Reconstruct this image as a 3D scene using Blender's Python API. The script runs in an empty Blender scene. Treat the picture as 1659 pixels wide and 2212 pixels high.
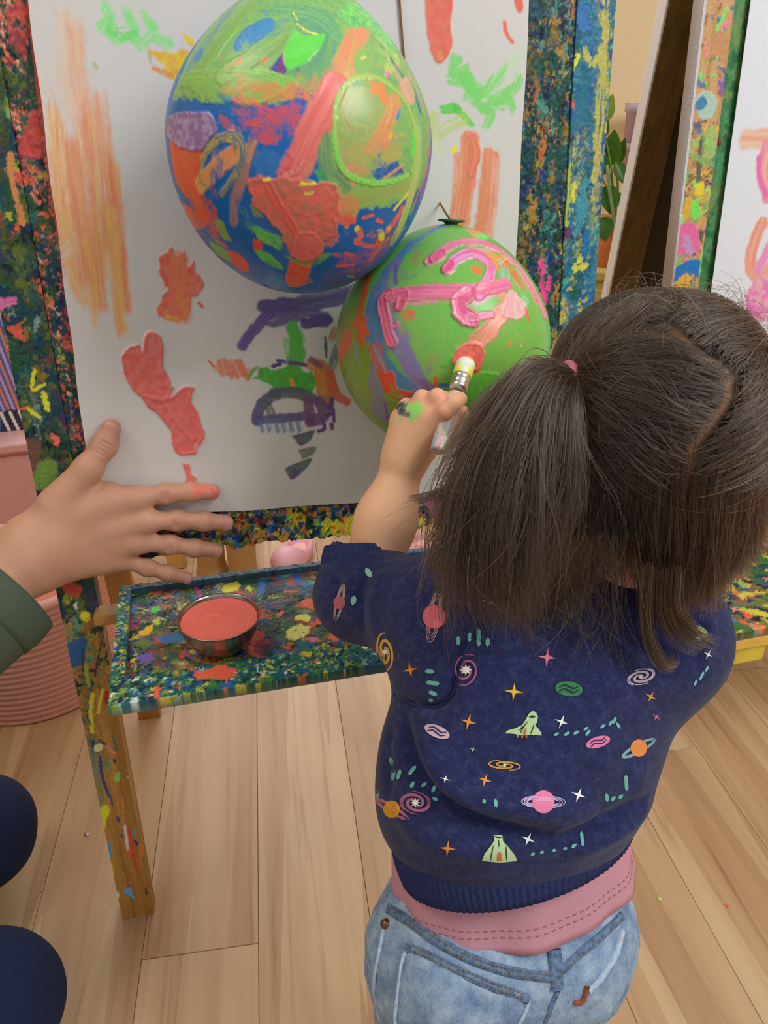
import bpy, bmesh, math, random
import numpy as np
from math import sin, cos, radians, pi
from mathutils import Vector, Matrix
from mathutils.bvhtree import BVHTree
from mathutils.geometry import tessellate_polygon

scene = bpy.context.scene
COL = scene.collection
rng = np.random.default_rng(7)
random.seed(7)

# ------------------------------------------------------------------ camera
CAM = np.array([0.0, 0.0, 0.96])          # eye height of a kneeling adult
PITCH = radians(27.5)                     # looking down
FPX = 1661.0                              # focal length for a 1659 x 2212 frame
cam_data = bpy.data.cameras.new('camera')
cam = bpy.data.objects.new('camera', cam_data)
COL.objects.link(cam)
cam.location = CAM
cam.rotation_euler = (pi / 2 - PITCH, 0, 0)
cam_data.sensor_fit = 'VERTICAL'
cam_data.sensor_height = 36.0
cam_data.lens = FPX / 2212 * 36.0
cam_data.clip_start = 0.02
scene.camera = cam

# ------------------------------------------------------------------ light
scene.view_settings.view_transform = 'Standard'
scene.view_settings.look = 'None'
scene.view_settings.exposure = 0.0
scene.view_settings.gamma = 1.0
scene.view_settings.use_curve_mapping = False
world = bpy.data.worlds.new('daylight')
scene.world = world
world.use_nodes = True
world.node_tree.nodes['Background'].inputs[0].default_value = (0.93, 0.97, 1.0, 1)
world.node_tree.nodes['Background'].inputs[1].default_value = 0.44


def area_light(name, loc, target, sx, sy, power, color):
    d = bpy.data.lights.new(name, 'AREA')
    d.shape = 'RECTANGLE'
    d.size, d.size_y, d.energy, d.color = sx, sy, power, color
    o = bpy.data.objects.new(name, d)
    COL.objects.link(o)
    o.location = loc
    o.rotation_euler = (Vector(target) - Vector(loc)).to_track_quat('-Z', 'Y').to_euler()
    return o


area_light('window_daylight', (1.5, -0.25, 2.35), (0.1, 0.75, 0.5), 0.9, 1.1, 33, (0.93, 0.97, 1.0))
area_light('rear_window_daylight', (-0.5, 2.9, 1.5), (-0.3, 1.2, 0.0), 1.2, 1.5, 22, (0.93, 0.96, 1.0))
area_light('warm_fill', (-1.0, 0.3, 2.4), (-0.1, 0.8, 0.4), 0.8, 0.8, 10, (1.0, 0.9, 0.78))  # warm fill added from the upper left, no fitting in view

# ------------------------------------------------------------------ helpers
GAIN = 0.80


def C(h, g=None):
    h = h.lstrip('#')
    v = np.array([int(h[i:i + 2], 16) / 255 for i in (0, 2, 4)])
    lin = np.where(v <= 0.04045, v / 12.92, ((v + 0.055) / 1.055) ** 2.4) / (g or GAIN)
    return np.minimum(lin, 0.93)


def C4(h, g=None):
    return (*[float(x) for x in C(h, g)], 1.0)


# photo ray helpers: used once to find where real points lie at a known distance
FW = np.array([0, cos(PITCH), -sin(PITCH)])
DN = np.array([0, -sin(PITCH), -cos(PITCH)])
RT = np.array([1.0, 0, 0])


def ray(x, y):
    return FW + RT * (x - 829.5) / FPX + DN * (y - 1106) / FPX


def at(x, y, z):
    return CAM + z * ray(x, y)


def sm(e0, e1, x):
    t = np.clip((x - e0) / (e1 - e0 + 1e-12), 0, 1)
    return t * t * (3 - 2 * t)


_LAT = rng.random((256, 256)).astype(np.float32)


def noise2(x, y, ox=0, oy=0):
    x = np.asarray(x) + ox * 17.31
    y = np.asarray(y) + oy * 29.73
    xi = np.floor(x).astype(int)
    yi = np.floor(y).astype(int)
    fx = x - xi
    fy = y - yi
    fx = fx * fx * (3 - 2 * fx)
    fy = fy * fy * (3 - 2 * fy)
    a = _LAT[yi & 255, xi & 255]
    b = _LAT[yi & 255, (xi + 1) & 255]
    c = _LAT[(yi + 1) & 255, xi & 255]
    d = _LAT[(yi + 1) & 255, (xi + 1) & 255]
    return (a * (1 - fx) + b * fx) * (1 - fy) + (c * (1 - fx) + d * fx) * fy


def fbm2(x, y, o=0):
    return (noise2(x, y, o, o) * 0.55 + noise2(x * 2.1, y * 2.1, o + 3, o) * 0.3 + noise2(x * 4.3, y * 4.3, o + 5, o + 1) * 0.15)


def noise3(p, f, o=0):
    x, y, z = (p * f).T
    return (noise2(x + z * 0.7, y - z * 0.4, o, 1) + noise2(y + x * 0.3, z, o, 7) + noise2(z + y * .5, x, o, 3)) / 3


def catmull(pts, n=10):
    p = np.asarray(pts, float)
    if len(p) < 3:
        t = np.linspace(0, 1, n + 1)[:, None]
        return p[0] * (1 - t) + p[-1] * t
    q = np.vstack([2 * p[0] - p[1], p, 2 * p[-1] - p[-2]])
    out = []
    for i in range(1, len(q) - 2):
        t = np.linspace(0, 1, n, endpoint=False)[:, None]
        a, b, c, d = q[i - 1], q[i], q[i + 1], q[i + 2]
        out.append(0.5 * (2 * b + (c - a) * t + (2 * a - 5 * b + 4 * c - d) * t ** 2 + (3 * b - a - 3 * c + d) * t ** 3))
    out.append(p[-1:])
    return np.vstack(out)


# ---- materials
def new_mat(name):
    m = bpy.data.materials.new(name)
    m.use_nodes = True
    nt = m.node_tree
    return m, nt, nt.nodes['Principled BSDF']


def bump(nt, b, height_socket, strength, dist=0.002):
    n = nt.nodes.new('ShaderNodeBump')
    n.inputs['Strength'].default_value = strength
    n.inputs['Distance'].default_value = dist
    nt.links.new(height_socket, n.inputs['Height'])
    nt.links.new(n.outputs[0], b.inputs['Normal'])


def noise_node(nt, scale, detail=4, rough=0.55, coord='Object', stretch=None, dim='3D'):
    tc = nt.nodes.new('ShaderNodeTexCoord')
    mp = nt.nodes.new('ShaderNodeMapping')
    if stretch:
        mp.inputs['Scale'].default_value = stretch
    nt.links.new(tc.outputs[coord], mp.inputs[0])
    n = nt.nodes.new('ShaderNodeTexNoise')
    n.inputs['Scale'].default_value = scale
    n.inputs['Detail'].default_value = detail
    n.inputs['Roughness'].default_value = rough
    nt.links.new(mp.outputs[0], n.inputs['Vector'])
    return n


def ramp(nt, src, stops):
    r = nt.nodes.new('ShaderNodeValToRGB')
    e = r.color_ramp.elements
    while len(e) < len(stops):
        e.new(0.5)
    for el, (p, c) in zip(e, stops):
        el.position = p
        el.color = c
    nt.links.new(src, r.inputs[0])
    return r


def plain(name, hexc, rough=0.5, metal=0.0, spec=0.5, nscale=None, nstr=0.2, vary=0.08, stretch=None, ndist=0.002, sss=0):
    m, nt, b = new_mat(name)
    c = C(hexc)
    b.inputs['Roughness'].default_value = rough
    b.inputs['Metallic'].default_value = metal
    b.inputs['Specular IOR Level'].default_value = spec
    n = noise_node(nt, nscale or 30, stretch=stretch)
    r = ramp(nt, n.outputs[0], [(0.3, (*(c * (1 - vary)), 1)), (0.7, (*np.minimum(c * (1 + vary), 1), 1))])
    nt.links.new(r.outputs[0], b.inputs['Base Color'])
    if nscale:
        bump(nt, b, n.outputs[0], nstr, ndist)
    if sss:
        b.inputs['Subsurface Weight'].default_value = sss
        b.inputs['Subsurface Radius'].default_value = (0.012, 0.005, 0.003)
        b.inputs['Subsurface Scale'].default_value = 0.5
    return m


def colattr(name, rough=0.5, spec=0.5, nscale=250, nstr=0.15, ndist=0.001, sss=0, coat=0, mix_noise=0.06, stretch=None, sheen=0):
    """pigment per vertex (attribute Col) plus a procedural grain and relief"""
    m, nt, b = new_mat(name)
    a = nt.nodes.new('ShaderNodeAttribute')
    a.attribute_name = 'Col'
    n = noise_node(nt, nscale, stretch=stretch)
    mr = nt.nodes.new('ShaderNodeMapRange')
    mr.inputs['From Min'].default_value = 0.3
    mr.inputs['From Max'].default_value = 0.7
    mr.inputs['To Min'].default_value = 1 - mix_noise
    mr.inputs['To Max'].default_value = 1 + mix_noise
    nt.links.new(n.outputs[0], mr.inputs[0])
    v = nt.nodes.new('ShaderNodeVectorMath')
    v.operation = 'SCALE'
    nt.links.new(a.outputs['Color'], v.inputs[0])
    nt.links.new(mr.outputs[0], v.inputs['Scale'])
    nt.links.new(v.outputs[0], b.inputs['Base Color'])
    b.inputs['Roughness'].default_value = rough
    b.inputs['Specular IOR Level'].default_value = spec
    if coat:
        b.inputs['Coat Weight'].default_value = coat
        b.inputs['Coat Roughness'].default_value = 0.15
    if sheen:
        b.inputs['Sheen Weight'].default_value = sheen
        b.inputs['Sheen Roughness'].default_value = 0.5
    if nstr:
        bump(nt, b, n.outputs[0], nstr, ndist)
    if sss:
        b.inputs['Subsurface Weight'].default_value = sss
        b.inputs['Subsurface Radius'].default_value = (0.010, 0.004, 0.0025)
        b.inputs['Subsurface Scale'].default_value = 0.4
    return m


# ---- objects
def props(o, label=None, cat=None, group=None, kind=None):
    if label:
        o['label'] = label
    if cat:
        o['category'] = cat
    if group:
        o['group'] = group
    if kind:
        o['kind'] = kind
    return o


def link(name, me, mat=None, parent=None, smooth=True, **kw):
    o = bpy.data.objects.new(name, me)
    COL.objects.link(o)
    if mat is not None:
        me.materials.append(mat)
    if smooth:
        me.shade_smooth()
    else:
        me.shade_flat()
    if parent is not None:
        o.parent = parent
        o.matrix_parent_inverse = parent.matrix_basis.inverted()
    return props(o, **kw)


def empty(name, loc, **kw):
    o = bpy.data.objects.new(name, None)
    COL.objects.link(o)
    o.empty_display_size = 0.05
    o.location = loc
    return props(o, **kw)


def mesh_np(name, V, F, col=None):
    me = bpy.data.meshes.new(name)
    V = np.asarray(V, np.float32)
    if isinstance(F, np.ndarray):
        k = F.shape[1]
        me.vertices.add(len(V))
        me.vertices.foreach_set('co', V.ravel())
        me.loops.add(F.size)
        me.loops.foreach_set('vertex_index', F.ravel().astype(np.int32))
        me.polygons.add(len(F))
        me.polygons.foreach_set('loop_start', np.arange(0, F.size, k, dtype=np.int32))
        me.update(calc_edges=True)
    else:
        me.from_pydata([tuple(map(float, v)) for v in V], [], [tuple(map(int, f)) for f in F])
        me.update()
    if col is not None:
        setcol(me, col)
    return me


def setcol(me, col):
    a = me.attributes.get('Col') or me.attributes.new('Col', 'FLOAT_COLOR', 'POINT')
    c4 = np.ones((len(me.vertices), 4), np.float32)
    c4[:, :3] = col
    a.data.foreach_set('color', c4.ravel())


def bm_obj(name, bm, mat, parent=None, smooth=False, **kw):
    bmesh.ops.recalc_face_normals(bm, faces=bm.faces)
    me = bpy.data.meshes.new(name)
    bm.to_mesh(me)
    bm.free()
    return link(name, me, mat, parent, smooth, **kw)


def frame_mat(o, ex, ey, ez):
    m = Matrix.Identity(4)
    for i in range(3):
        m[i][0], m[i][1], m[i][2], m[i][3] = float(ex[i]), float(ey[i]), float(ez[i]), float(o[i])
    return m


def box_bm(bm, c, s, M=None, bev=0.0, seg=2):
    r = bmesh.ops.create_cube(bm, size=1.0)
    for v in r['verts']:
        v.co = Vector((v.co.x * s[0] + c[0], v.co.y * s[1] + c[1], v.co.z * s[2] + c[2]))
    if bev:
        es = list({e for v in r['verts'] for e in v.link_edges})
        rr = bmesh.ops.bevel(bm, geom=es, offset=bev, segments=seg, affect='EDGES', profile=0.5)
        vs = list({v for f in rr['faces'] for v in f.verts} | {v for v in r['verts'] if v.is_valid})
    else:
        vs = r['verts']
    if M is not None:
        vs = [v for v in vs if v.is_valid]
        seen = set()
        st = list(vs)
        while st:
            v = st.pop()
            if v in seen:
                continue
            seen.add(v)
            st += [e.other_vert(v) for e in v.link_edges]
        for v in seen:
            v.co = M @ v.co


def box_between(name, a, b, w, d, up, mat, parent=None, bev=0.002, **kw):
    """a wooden bar from a to b, w wide (across), d deep"""
    a, b = np.asarray(a, float), np.asarray(b, float)
    ez = b - a
    L = np.linalg.norm(ez)
    ez /= L
    ex = np.cross(up, ez)
    ex /= np.linalg.norm(ex)
    ey = np.cross(ez, ex)
    bm = bmesh.new()
    box_bm(bm, (0, 0, L / 2), (w, d, L), frame_mat(a, ex, ey, ez), bev)
    return bm_obj(name, bm, mat, parent, **kw)


def lathe(name, prof, mat, parent=None, M=None, seg=48, cap=True, **kw):
    prof = np.asarray(prof, float)
    n = len(prof)
    th = np.linspace(0, 2 * pi, seg, endpoint=False)
    V = np.stack([prof[:, 0][:, None] * np.cos(th), prof[:, 0][:, None] * np.sin(th), np.repeat(prof[:, 1][:, None], seg, 1)], -1).reshape(-1, 3)
    F = []
    for i in range(n - 1):
        for j in range(seg):
            k = (j + 1) % seg
            F.append((i * seg + j, i * seg + k, (i + 1) * seg + k, (i + 1) * seg + j))
    if cap:
        F.append(tuple(range(seg))[::-1])
        F.append(tuple((n - 1) * seg + j for j in range(seg)))
    if M is not None:
        Mn = np.array(M)
        V = V @ Mn[:3, :3].T + Mn[:3, 3]
    me = mesh_np(name, V, F)
    return link(name, me, mat, parent, True, **kw)


def tube(pts, rad, seg=10, close=True):
    """verts, faces of a tube along pts (rad scalar or list)"""
    P = np.asarray(pts, float)
    n = len(P)
    R = np.full(n, rad) if np.isscalar(rad) else np.asarray(rad, float)
    T = np.gradient(P, axis=0)
    T /= np.linalg.norm(T, axis=1)[:, None] + 1e-12
    up = np.array([0, 0, 1.0]) if abs(T[0][2]) < 0.9 else np.array([1.0, 0, 0])
    V = []
    ex = np.cross(up, T[0])
    for i in range(n):
        ex = ex - T[i] * (ex @ T[i])
        ex /= np.linalg.norm(ex)
        ey = np.cross(T[i], ex)
        th = np.linspace(0, 2 * pi, seg, endpoint=False)
        V.append(P[i] + R[i] * (np.cos(th)[:, None] * ex + np.sin(th)[:, None] * ey))
    V = np.vstack(V)
    F = [(i * seg + j, i * seg + (j + 1) % seg, (i + 1) * seg + (j + 1) % seg, (i + 1) * seg + j) for i in range(n - 1) for j in range(seg)]
    if close:
        F += [tuple(range(seg))[::-1], tuple((n - 1) * seg + j for j in range(seg))]
    return V, F


def tube_obj(name, pts, rad, mat, parent=None, seg=10, **kw):
    V, F = tube(pts, rad, seg)
    return link(name, mesh_np(name, V, F), mat, parent, True, **kw)


# ---- signed distance bodies, meshed with surface nets
def _unit(v):
    v = np.asarray(v, float)
    return v / np.linalg.norm(v)


def cap(a, b, ra, rb=None, k=0.01):
    return dict(t='c', a=np.asarray(a, float), b=np.asarray(b, float), ra=ra, rb=ra if rb is None else rb, k=k)


def ell(c, r, k=0.02, R=None):
    return dict(t='e', c=np.asarray(c, float), r=np.asarray(r, float), k=k, R=np.eye(3) if R is None else np.asarray(R, float))


def sub(p, k=None):
    q = dict(p)
    q['sub'] = True
    if k:
        q['k'] = k
    return q


def sd1(p, X):
    if p['t'] == 'c':
        ab = p['b'] - p['a']
        t = np.clip((X - p['a']) @ ab / (ab @ ab + 1e-12), 0, 1)
        return np.linalg.norm(X - p['a'] - t[:, None] * ab, axis=1) - (p['ra'] + (p['rb'] - p['ra']) * t)
    q = (X - p['c']) @ p['R']          # columns of R are the local axes
    k0 = np.linalg.norm(q / p['r'], axis=1)
    k1 = np.linalg.norm(q / p['r'] ** 2, axis=1) + 1e-9
    return np.where(k0 < 1e-6, -p['r'].min(), k0 * (k0 - 1) / k1)


def sdf(prims, X):
    d = np.full(len(X), 1e3)
    for p in prims:
        e = sd1(p, X)
        k = p['k']
        if p.get('sub'):
            e = -e
            h = np.maximum(k - np.abs(d - e), 0) / k
            d = np.maximum(d, e) + h * h * k * 0.25
        else:
            h = np.maximum(k - np.abs(d - e), 0) / k
            d = np.minimum(d, e) - h * h * k * 0.25
    return d


def sdf_mesh(prims, vox, clip=None, blk=10):
    lo, hi = [], []
    for p in prims:
        if p.get('sub'):
            continue
        if p['t'] == 'c':
            r = max(p['ra'], p['rb'])
            lo += [p['a'] - r, p['b'] - r]
            hi += [p['a'] + r, p['b'] + r]
        else:
            r = p['r'].max()
            lo.append(p['c'] - r)
            hi.append(p['c'] + r)
    lo = np.min(lo, 0) - 6 * vox
    hi = np.max(hi, 0) + 6 * vox
    nb = np.ceil((hi - lo) / (vox * blk)).astype(int)
    N = nb * blk + 1
    G = np.full(N, 1.0, np.float32)
    bi = np.stack(np.meshgrid(*[np.arange(n) for n in nb], indexing='ij'), -1).reshape(-1, 3)
    ctr = lo + (bi + 0.5) * blk * vox
    D = np.stack([sd1(p, ctr) for p in prims], 1)
    dc = sdf(prims, ctr)
    half = blk * vox * 0.87
    loc = np.stack(np.meshgrid(*[np.arange(blk + 1)] * 3, indexing='ij'), -1)
    kk = np.array([p['k'] for p in prims])
    issub = np.array([bool(p.get('sub')) for p in prims])
    for n in range(len(bi)):
        i, j, k = bi[n] * blk
        sl = (slice(i, i + blk + 1), slice(j, j + blk + 1), slice(k, k + blk + 1))
        if abs(dc[n]) > half * 1.6 + 0.012:
            if dc[n] < 0:
                G[sl] = -1.0
            continue
        lim = D[n][~issub].min() + 2 * half + kk
        use = [p for p, d, l, s in zip(prims, D[n], lim, issub) if (d < l if not s else d < half + p['k'])]
        X = lo + (loc.reshape(-1, 3) + bi[n] * blk) * vox
        G[sl] = sdf(use, X).reshape(loc.shape[:3])
    S = G < 0
    c8 = sum(S[a:N[0] - 1 + a, b:N[1] - 1 + b, c:N[2] - 1 + c].astype(np.int8) for a in (0, 1) for b in (0, 1) for c in (0, 1))
    act = (c8 > 0) & (c8 < 8)
    idx = -np.ones(act.shape, np.int64)
    cells = np.argwhere(act)
    idx[act] = np.arange(len(cells))
    acc = np.zeros((len(cells), 3))
    cnt = np.zeros(len(cells))
    corners = [(a, b, c) for a in (0, 1) for b in (0, 1) for c in (0, 1)]
    for u in corners:
        for ax in range(3):
            if u[ax]:
                continue
            w = list(u)
            w[ax] = 1
            g0 = G[tuple((cells + u).T)]
            g1 = G[tuple((cells + w).T)]
            m = (g0 < 0) != (g1 < 0)
            t = np.where(m, g0 / (g0 - g1 + 1e-20), 0)
            pt = np.array(u) + t[:, None] * (np.array(w) - np.array(u))
            acc += pt * m[:, None]
            cnt += m
    V = lo + (cells + acc / cnt[:, None]) * vox
    F = []
    for ax in range(3):
        o1, o2 = [a for a in range(3) if a != ax]
        a0 = [slice(1, -1)] * 3
        a0[ax] = slice(0, -1)
        a1 = [slice(1, -1)] * 3
        a1[ax] = slice(1, None)
        s0, s1 = S[tuple(a0)], S[tuple(a1)]
        e = np.argwhere(s0 != s1)
        flip = s0[tuple(e.T)]
        e = e + 1
        e[:, ax] -= 1
        q = []
        for (p, r) in ((0, 0), (1, 0), (1, 1), (0, 1)):
            c = e.copy()
            c[:, o1] -= p
            c[:, o2] -= r
            q.append(idx[tuple(c.T)])
        q = np.stack(q, 1)
        if ax == 1:
            flip = ~flip
        q[~flip] = q[~flip][:, ::-1]
        F.append(q)
    F = np.vstack(F)
    ok = (F >= 0).all(1)
    F = F[ok]
    # slide onto the true surface
    h = vox * 0.5
    for _ in range(2):
        g = np.stack([sdf(prims, V + np.eye(3)[a] * h) - sdf(prims, V - np.eye(3)[a] * h) for a in range(3)], 1)
        g /= np.linalg.norm(g, axis=1)[:, None] + 1e-9
        d = np.clip(sdf(prims, V), -vox * 0.6, vox * 0.6)
        V = V - g * d[:, None] * 0.9
    if clip is not None:
        keep = clip(V)
        fk = keep[F].all(1)
        F = F[fk]
        used = np.zeros(len(V), bool)
        used[F.ravel()] = True
        mp = np.cumsum(used) - 1
        V = V[used]
        F = mp[F]
        g = g[used]
    return V, F, g


def bvh_of(V, F):
    return BVHTree.FromPolygons([tuple(v) for v in V.tolist()], [tuple(f) for f in F.tolist()])


def hits(bvh, px):
    """where sight lines through these photo points meet a surface"""
    out = []
    for x, y in px:
        r = ray(x, y)
        h = bvh.ray_cast(Vector(CAM), Vector(r).normalized())
        if h[0] is None:
            h = bvh.find_nearest(Vector(at(x, y, 0.62)))
        out.append(np.array(h[0]))
    return np.array(out)


def poly_dist(X, P):
    """distance of points X to the 3D polyline P, and the parameter along it (0..1)"""
    best = np.full(len(X), 1e9)
    tt = np.zeros(len(X))
    n = len(P) - 1
    for i in range(n):
        ab = P[i + 1] - P[i]
        t = np.clip((X - P[i]) @ ab / (ab @ ab + 1e-12), 0, 1)
        d = np.linalg.norm(X - P[i] - t[:, None] * ab, axis=1)
        m = d < best
        best[m] = d[m]
        tt[m] = (i + t[m]) / n
    return best, tt


# ---- painted surfaces: a chart of vertices that takes strokes of paint
class Canvas:
    def __init__(s, xs, ys, base, unit):
        s.xs, s.ys, s.u = np.asarray(xs, float), np.asarray(ys, float), unit
        s.X, s.Y = np.meshgrid(s.xs, s.ys)
        s.col = np.empty(s.X.shape + (3,), np.float32)
        s.col[:] = C(base) if isinstance(base, str) else base
        s.h = np.zeros(s.X.shape, np.float32)
        s.seed = 0

    def box(s, x0, x1, y0, y1):
        a, b = np.searchsorted(s.xs, [x0, x1])
        c, d = np.searchsorted(s.ys, [y0, y1])
        return slice(c, max(d, c)), slice(a, max(b, a))

    def lay(s, sl, a, c, th=0.0, relief=None):
        s.col[sl] += (c - s.col[sl]) * a[..., None]
        if th:
            s.h[sl] = s.h[sl] * (1 - 0.5 * a) + th * a * (1 if relief is None else relief)

    def stroke(s, pts, w, c1, c2=None, op=1.0, dry=0.0, th=0.0, soft=0.3, rag=0.25, streak=0.5, seed=None, freq=9, fade=0.0):
        s.seed += 1
        sd = s.seed if seed is None else seed
        u = s.u
        P = catmull(pts, 6)
        w = w * u
        m = w * 0.9
        sl = s.box(P[:, 0].min() - m, P[:, 0].max() + m, P[:, 1].min() - m, P[:, 1].max() + m)
        X, Y = s.X[sl], s.Y[sl]
        if X.size == 0:
            return
        wx = (fbm2(X / (w * 0.5), Y / (w * 0.5), sd) - 0.5) * w * rag
        best = np.full(X.shape, 1e9)
        T = np.zeros(X.shape)
        S = np.zeros(X.shape)
        acc = 0.0
        for i in range(len(P) - 1):
            ab = P[i + 1] - P[i]
            L = np.hypot(*ab) + 1e-12
            dx, dy = X - P[i, 0], Y - P[i, 1]
            t = np.clip((dx * ab[0] + dy * ab[1]) / L ** 2, 0, 1)
            d = np.hypot(dx - t * ab[0], dy - t * ab[1])
            k = d < best
            best[k] = d[k]
            T[k] = (acc + t * L)[k]
            S[k] = ((ab[0] * dy - ab[1] * dx) / L)[k]
            acc += L
        r = (best + wx) / (w * 0.5)
        a = 1 - sm(1 - soft, 1 + 0.02, r)
        st = noise2(S / w * freq, T / w * 0.5, sd, 2) * 0.65 + noise2(S / w * freq * 2.3, T / w * 0.9, sd, 4) * 0.35
        if dry:
            endf = np.minimum(T, acc - T) / w
            lim = dry * 0.75 + 0.25 * dry * (1 - sm(0, 0.8, endf))
            a = a * sm(lim - 0.12, lim + 0.14, st)
        if fade:
            endf = np.minimum(T, acc - T) / w
            a = a * sm(0.0, fade, endf - fade * .9 * (st - .25))
        c1 = C(c1) if isinstance(c1, str) else c1
        c = np.broadcast_to(c1, X.shape + (3,))
        if c2 is not None:
            c2 = C(c2) if isinstance(c2, str) else c2
            mx = sm(0.5 - 0.28 * streak, 0.5 + 0.28 * streak, st)[..., None]
            c = c1 * (1 - mx) + c2 * mx
        c = c * (0.93 + 0.14 * st[..., None])
        rel = 0.45 + 0.5 * st + 0.8 * np.exp(-((r - 0.8) / 0.16) ** 2)
        s.lay(sl, np.clip(a * op, 0, 1), c, th, rel)

    def blob(s, poly, c1, c2=None, op=1.0, dry=0.0, th=0.0, soft=4, rag=6, seed=None, smooth=True, scale=14):
        s.seed += 1
        sd = s.seed if seed is None else seed
        u = s.u
        poly = np.asarray(poly, float)
        if smooth:
            poly = catmull(np.vstack([poly, poly[:1]]), 5)[:-1]
        m = (soft + rag + 4) * u
        sl = s.box(poly[:, 0].min() - m, poly[:, 0].max() + m, poly[:, 1].min() - m, poly[:, 1].max() + m)
        X, Y = s.X[sl], s.Y[sl]
        if X.size == 0:
            return
        q = scale * u
        X2 = X + (fbm2(X / q, Y / q, sd) - 0.5) * 2 * rag * u
        Y2 = Y + (fbm2(X / q, Y / q, sd + 9) - 0.5) * 2 * rag * u
        ins = np.zeros(X.shape, bool)
        dist = np.full(X.shape, 1e9)
        for i in range(len(poly)):
            a, b = poly[i], poly[(i + 1) % len(poly)]
            cond = (a[1] > Y2) != (b[1] > Y2)
            xi = (b[0] - a[0]) * (Y2 - a[1]) / (b[1] - a[1] + 1e-15) + a[0]
            ins ^= cond & (X2 < xi)
            ab = b - a
            t = np.clip(((X2 - a[0]) * ab[0] + (Y2 - a[1]) * ab[1]) / (ab @ ab + 1e-15), 0, 1)
            dist = np.minimum(dist, np.hypot(X2 - a[0] - t * ab[0], Y2 - a[1] - t * ab[1]))
        sg = np.where(ins, dist, -dist) / u
        al = sm(-soft * 0.5, soft * 0.5, sg)
        n = fbm2(X / q * 1.3, Y / q * 1.3, sd + 4)
        if dry:
            al = al * sm(dry - 0.12, dry + 0.1, n)
        c1 = C(c1) if isinstance(c1, str) else c1
        c = np.broadcast_to(c1, X.shape + (3,))
        if c2 is not None:
            c2 = C(c2) if isinstance(c2, str) else c2
            mx = sm(0.35, 0.65, n)[..., None]
            c = c1 * (1 - mx) + c2 * mx
        rel = 0.5 + 0.7 * n + 0.5 * np.exp(-((sg - 3) / 2.5) ** 2)
        s.lay(sl, np.clip(al * op, 0, 1), c, th, rel)

    def cake(s, n, pal, s0, s1, el=2.0, th=0.0006, ang=None, rg=None, box=None, op=1.0, rag=0.9):
        """layers of old daubs of paint, coloured by chance from a palette"""
        r = np.random.default_rng(rg or 1)
        u = s.u
        x0, x1, y0, y1 = box or (s.xs[0], s.xs[-1], s.ys[0], s.ys[-1])
        cols = [C(c) for c, _ in pal]
        wt = np.array([w for _, w in pal], float)
        wt /= wt.sum()
        ch = r.choice(len(pal), n, p=wt)
        cx, cy = r.uniform(x0, x1, n), r.uniform(y0, y1, n)
        sz = np.exp(r.uniform(np.log(s0), np.log(s1), n)) * u
        an = r.uniform(0, pi, n) if ang is None else ang + r.normal(0, 0.25, n)
        e = np.exp(r.uniform(0, np.log(el), n))
        o = r.integers(0, 200, (n, 2))
        for i in range(n):
            R = sz[i] * e[i] * 0.75
            sl = s.box(cx[i] - R, cx[i] + R, cy[i] - R, cy[i] + R)
            X = s.X[sl] - cx[i]
            if X.size < 2:
                continue
            Y = s.Y[sl] - cy[i]
            ca, sa = cos(an[i]), sin(an[i])
            xx, yy = X * ca + Y * sa, -X * sa + Y * ca
            q = 2.2 / sz[i]
            nn = noise2(s.X[sl] * q, s.Y[sl] * q, o[i, 0], o[i, 1])
            nn2 = noise2(s.X[sl] * q * 2.7, s.Y[sl] * q * 2.7, o[i, 1], o[i, 0])
            d = np.hypot(xx / e[i], yy) / (sz[i] * 0.5) + (nn * 0.6 + nn2 * 0.4 - 0.5) * 2 * rag
            a = 1 - sm(0.7, 0.85, d)
            v = cols[ch[i]] * (0.8 + 0.4 * nn2[..., None])
            s.lay(sl, a * op, v, th, 0.4 + 1.2 * nn)

    def smudge(s, n, size, reach, rg=1, ang=None, op=0.6, freq=12, box=None):
        """drag paint that is already there along short strokes of a dry brush"""
        r = np.random.default_rng(rg)
        u = s.u
        ny, nx = s.X.shape
        dx = float(np.median(np.diff(s.xs)))
        for _ in range(n):
            b_ = box or (s.xs[0], s.xs[-1], s.ys[0], s.ys[-1])
            cx, cy = r.uniform(b_[0], b_[1]), r.uniform(b_[2], b_[3])
            a = r.uniform(0, pi) if ang is None else ang + r.normal(0, .3)
            L = r.uniform(.6, 1.3) * size * u
            w = L * r.uniform(.25, .45)
            ca, sa = cos(a), sin(a)
            sl = s.box(cx - L, cx + L, cy - L, cy + L)
            X, Y = s.X[sl] - cx, s.Y[sl] - cy
            if X.size < 9:
                continue
            xx, yy = X * ca + Y * sa, -X * sa + Y * ca
            st = noise2(yy / w * freq * .5 + 50, xx / L * .6 + 50, r.integers(200), r.integers(200))
            m = (1 - sm(.6, 1, np.abs(xx) / L * (1 + .3 * st))) * (1 - sm(.7, 1, np.abs(yy) / w)) * sm(.25, .6, st) * op
            k = r.uniform(.4, 1) * reach * u
            iy, ix = np.mgrid[sl]
            jx = np.clip(ix - int(round(ca * k / dx)), 0, nx - 1)
            jy = np.clip(iy - int(round(sa * k / dx)), 0, ny - 1)
            src = s.col[jy, jx]
            s.col[sl] += (src - s.col[sl]) * m[..., None]

    def flecks(s, freq, lo, hexc, o, sl=None, stretch=(1, 1), th=0.0003, mask=None):
        q = freq
        n = fbm2(s.X * q * stretch[0], s.Y * q * stretch[1], o)
        a = sm(lo, lo + 0.03, n)
        if mask is not None:
            a = a * mask
        s.lay((slice(None), slice(None)), a, C(hexc), th)

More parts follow.
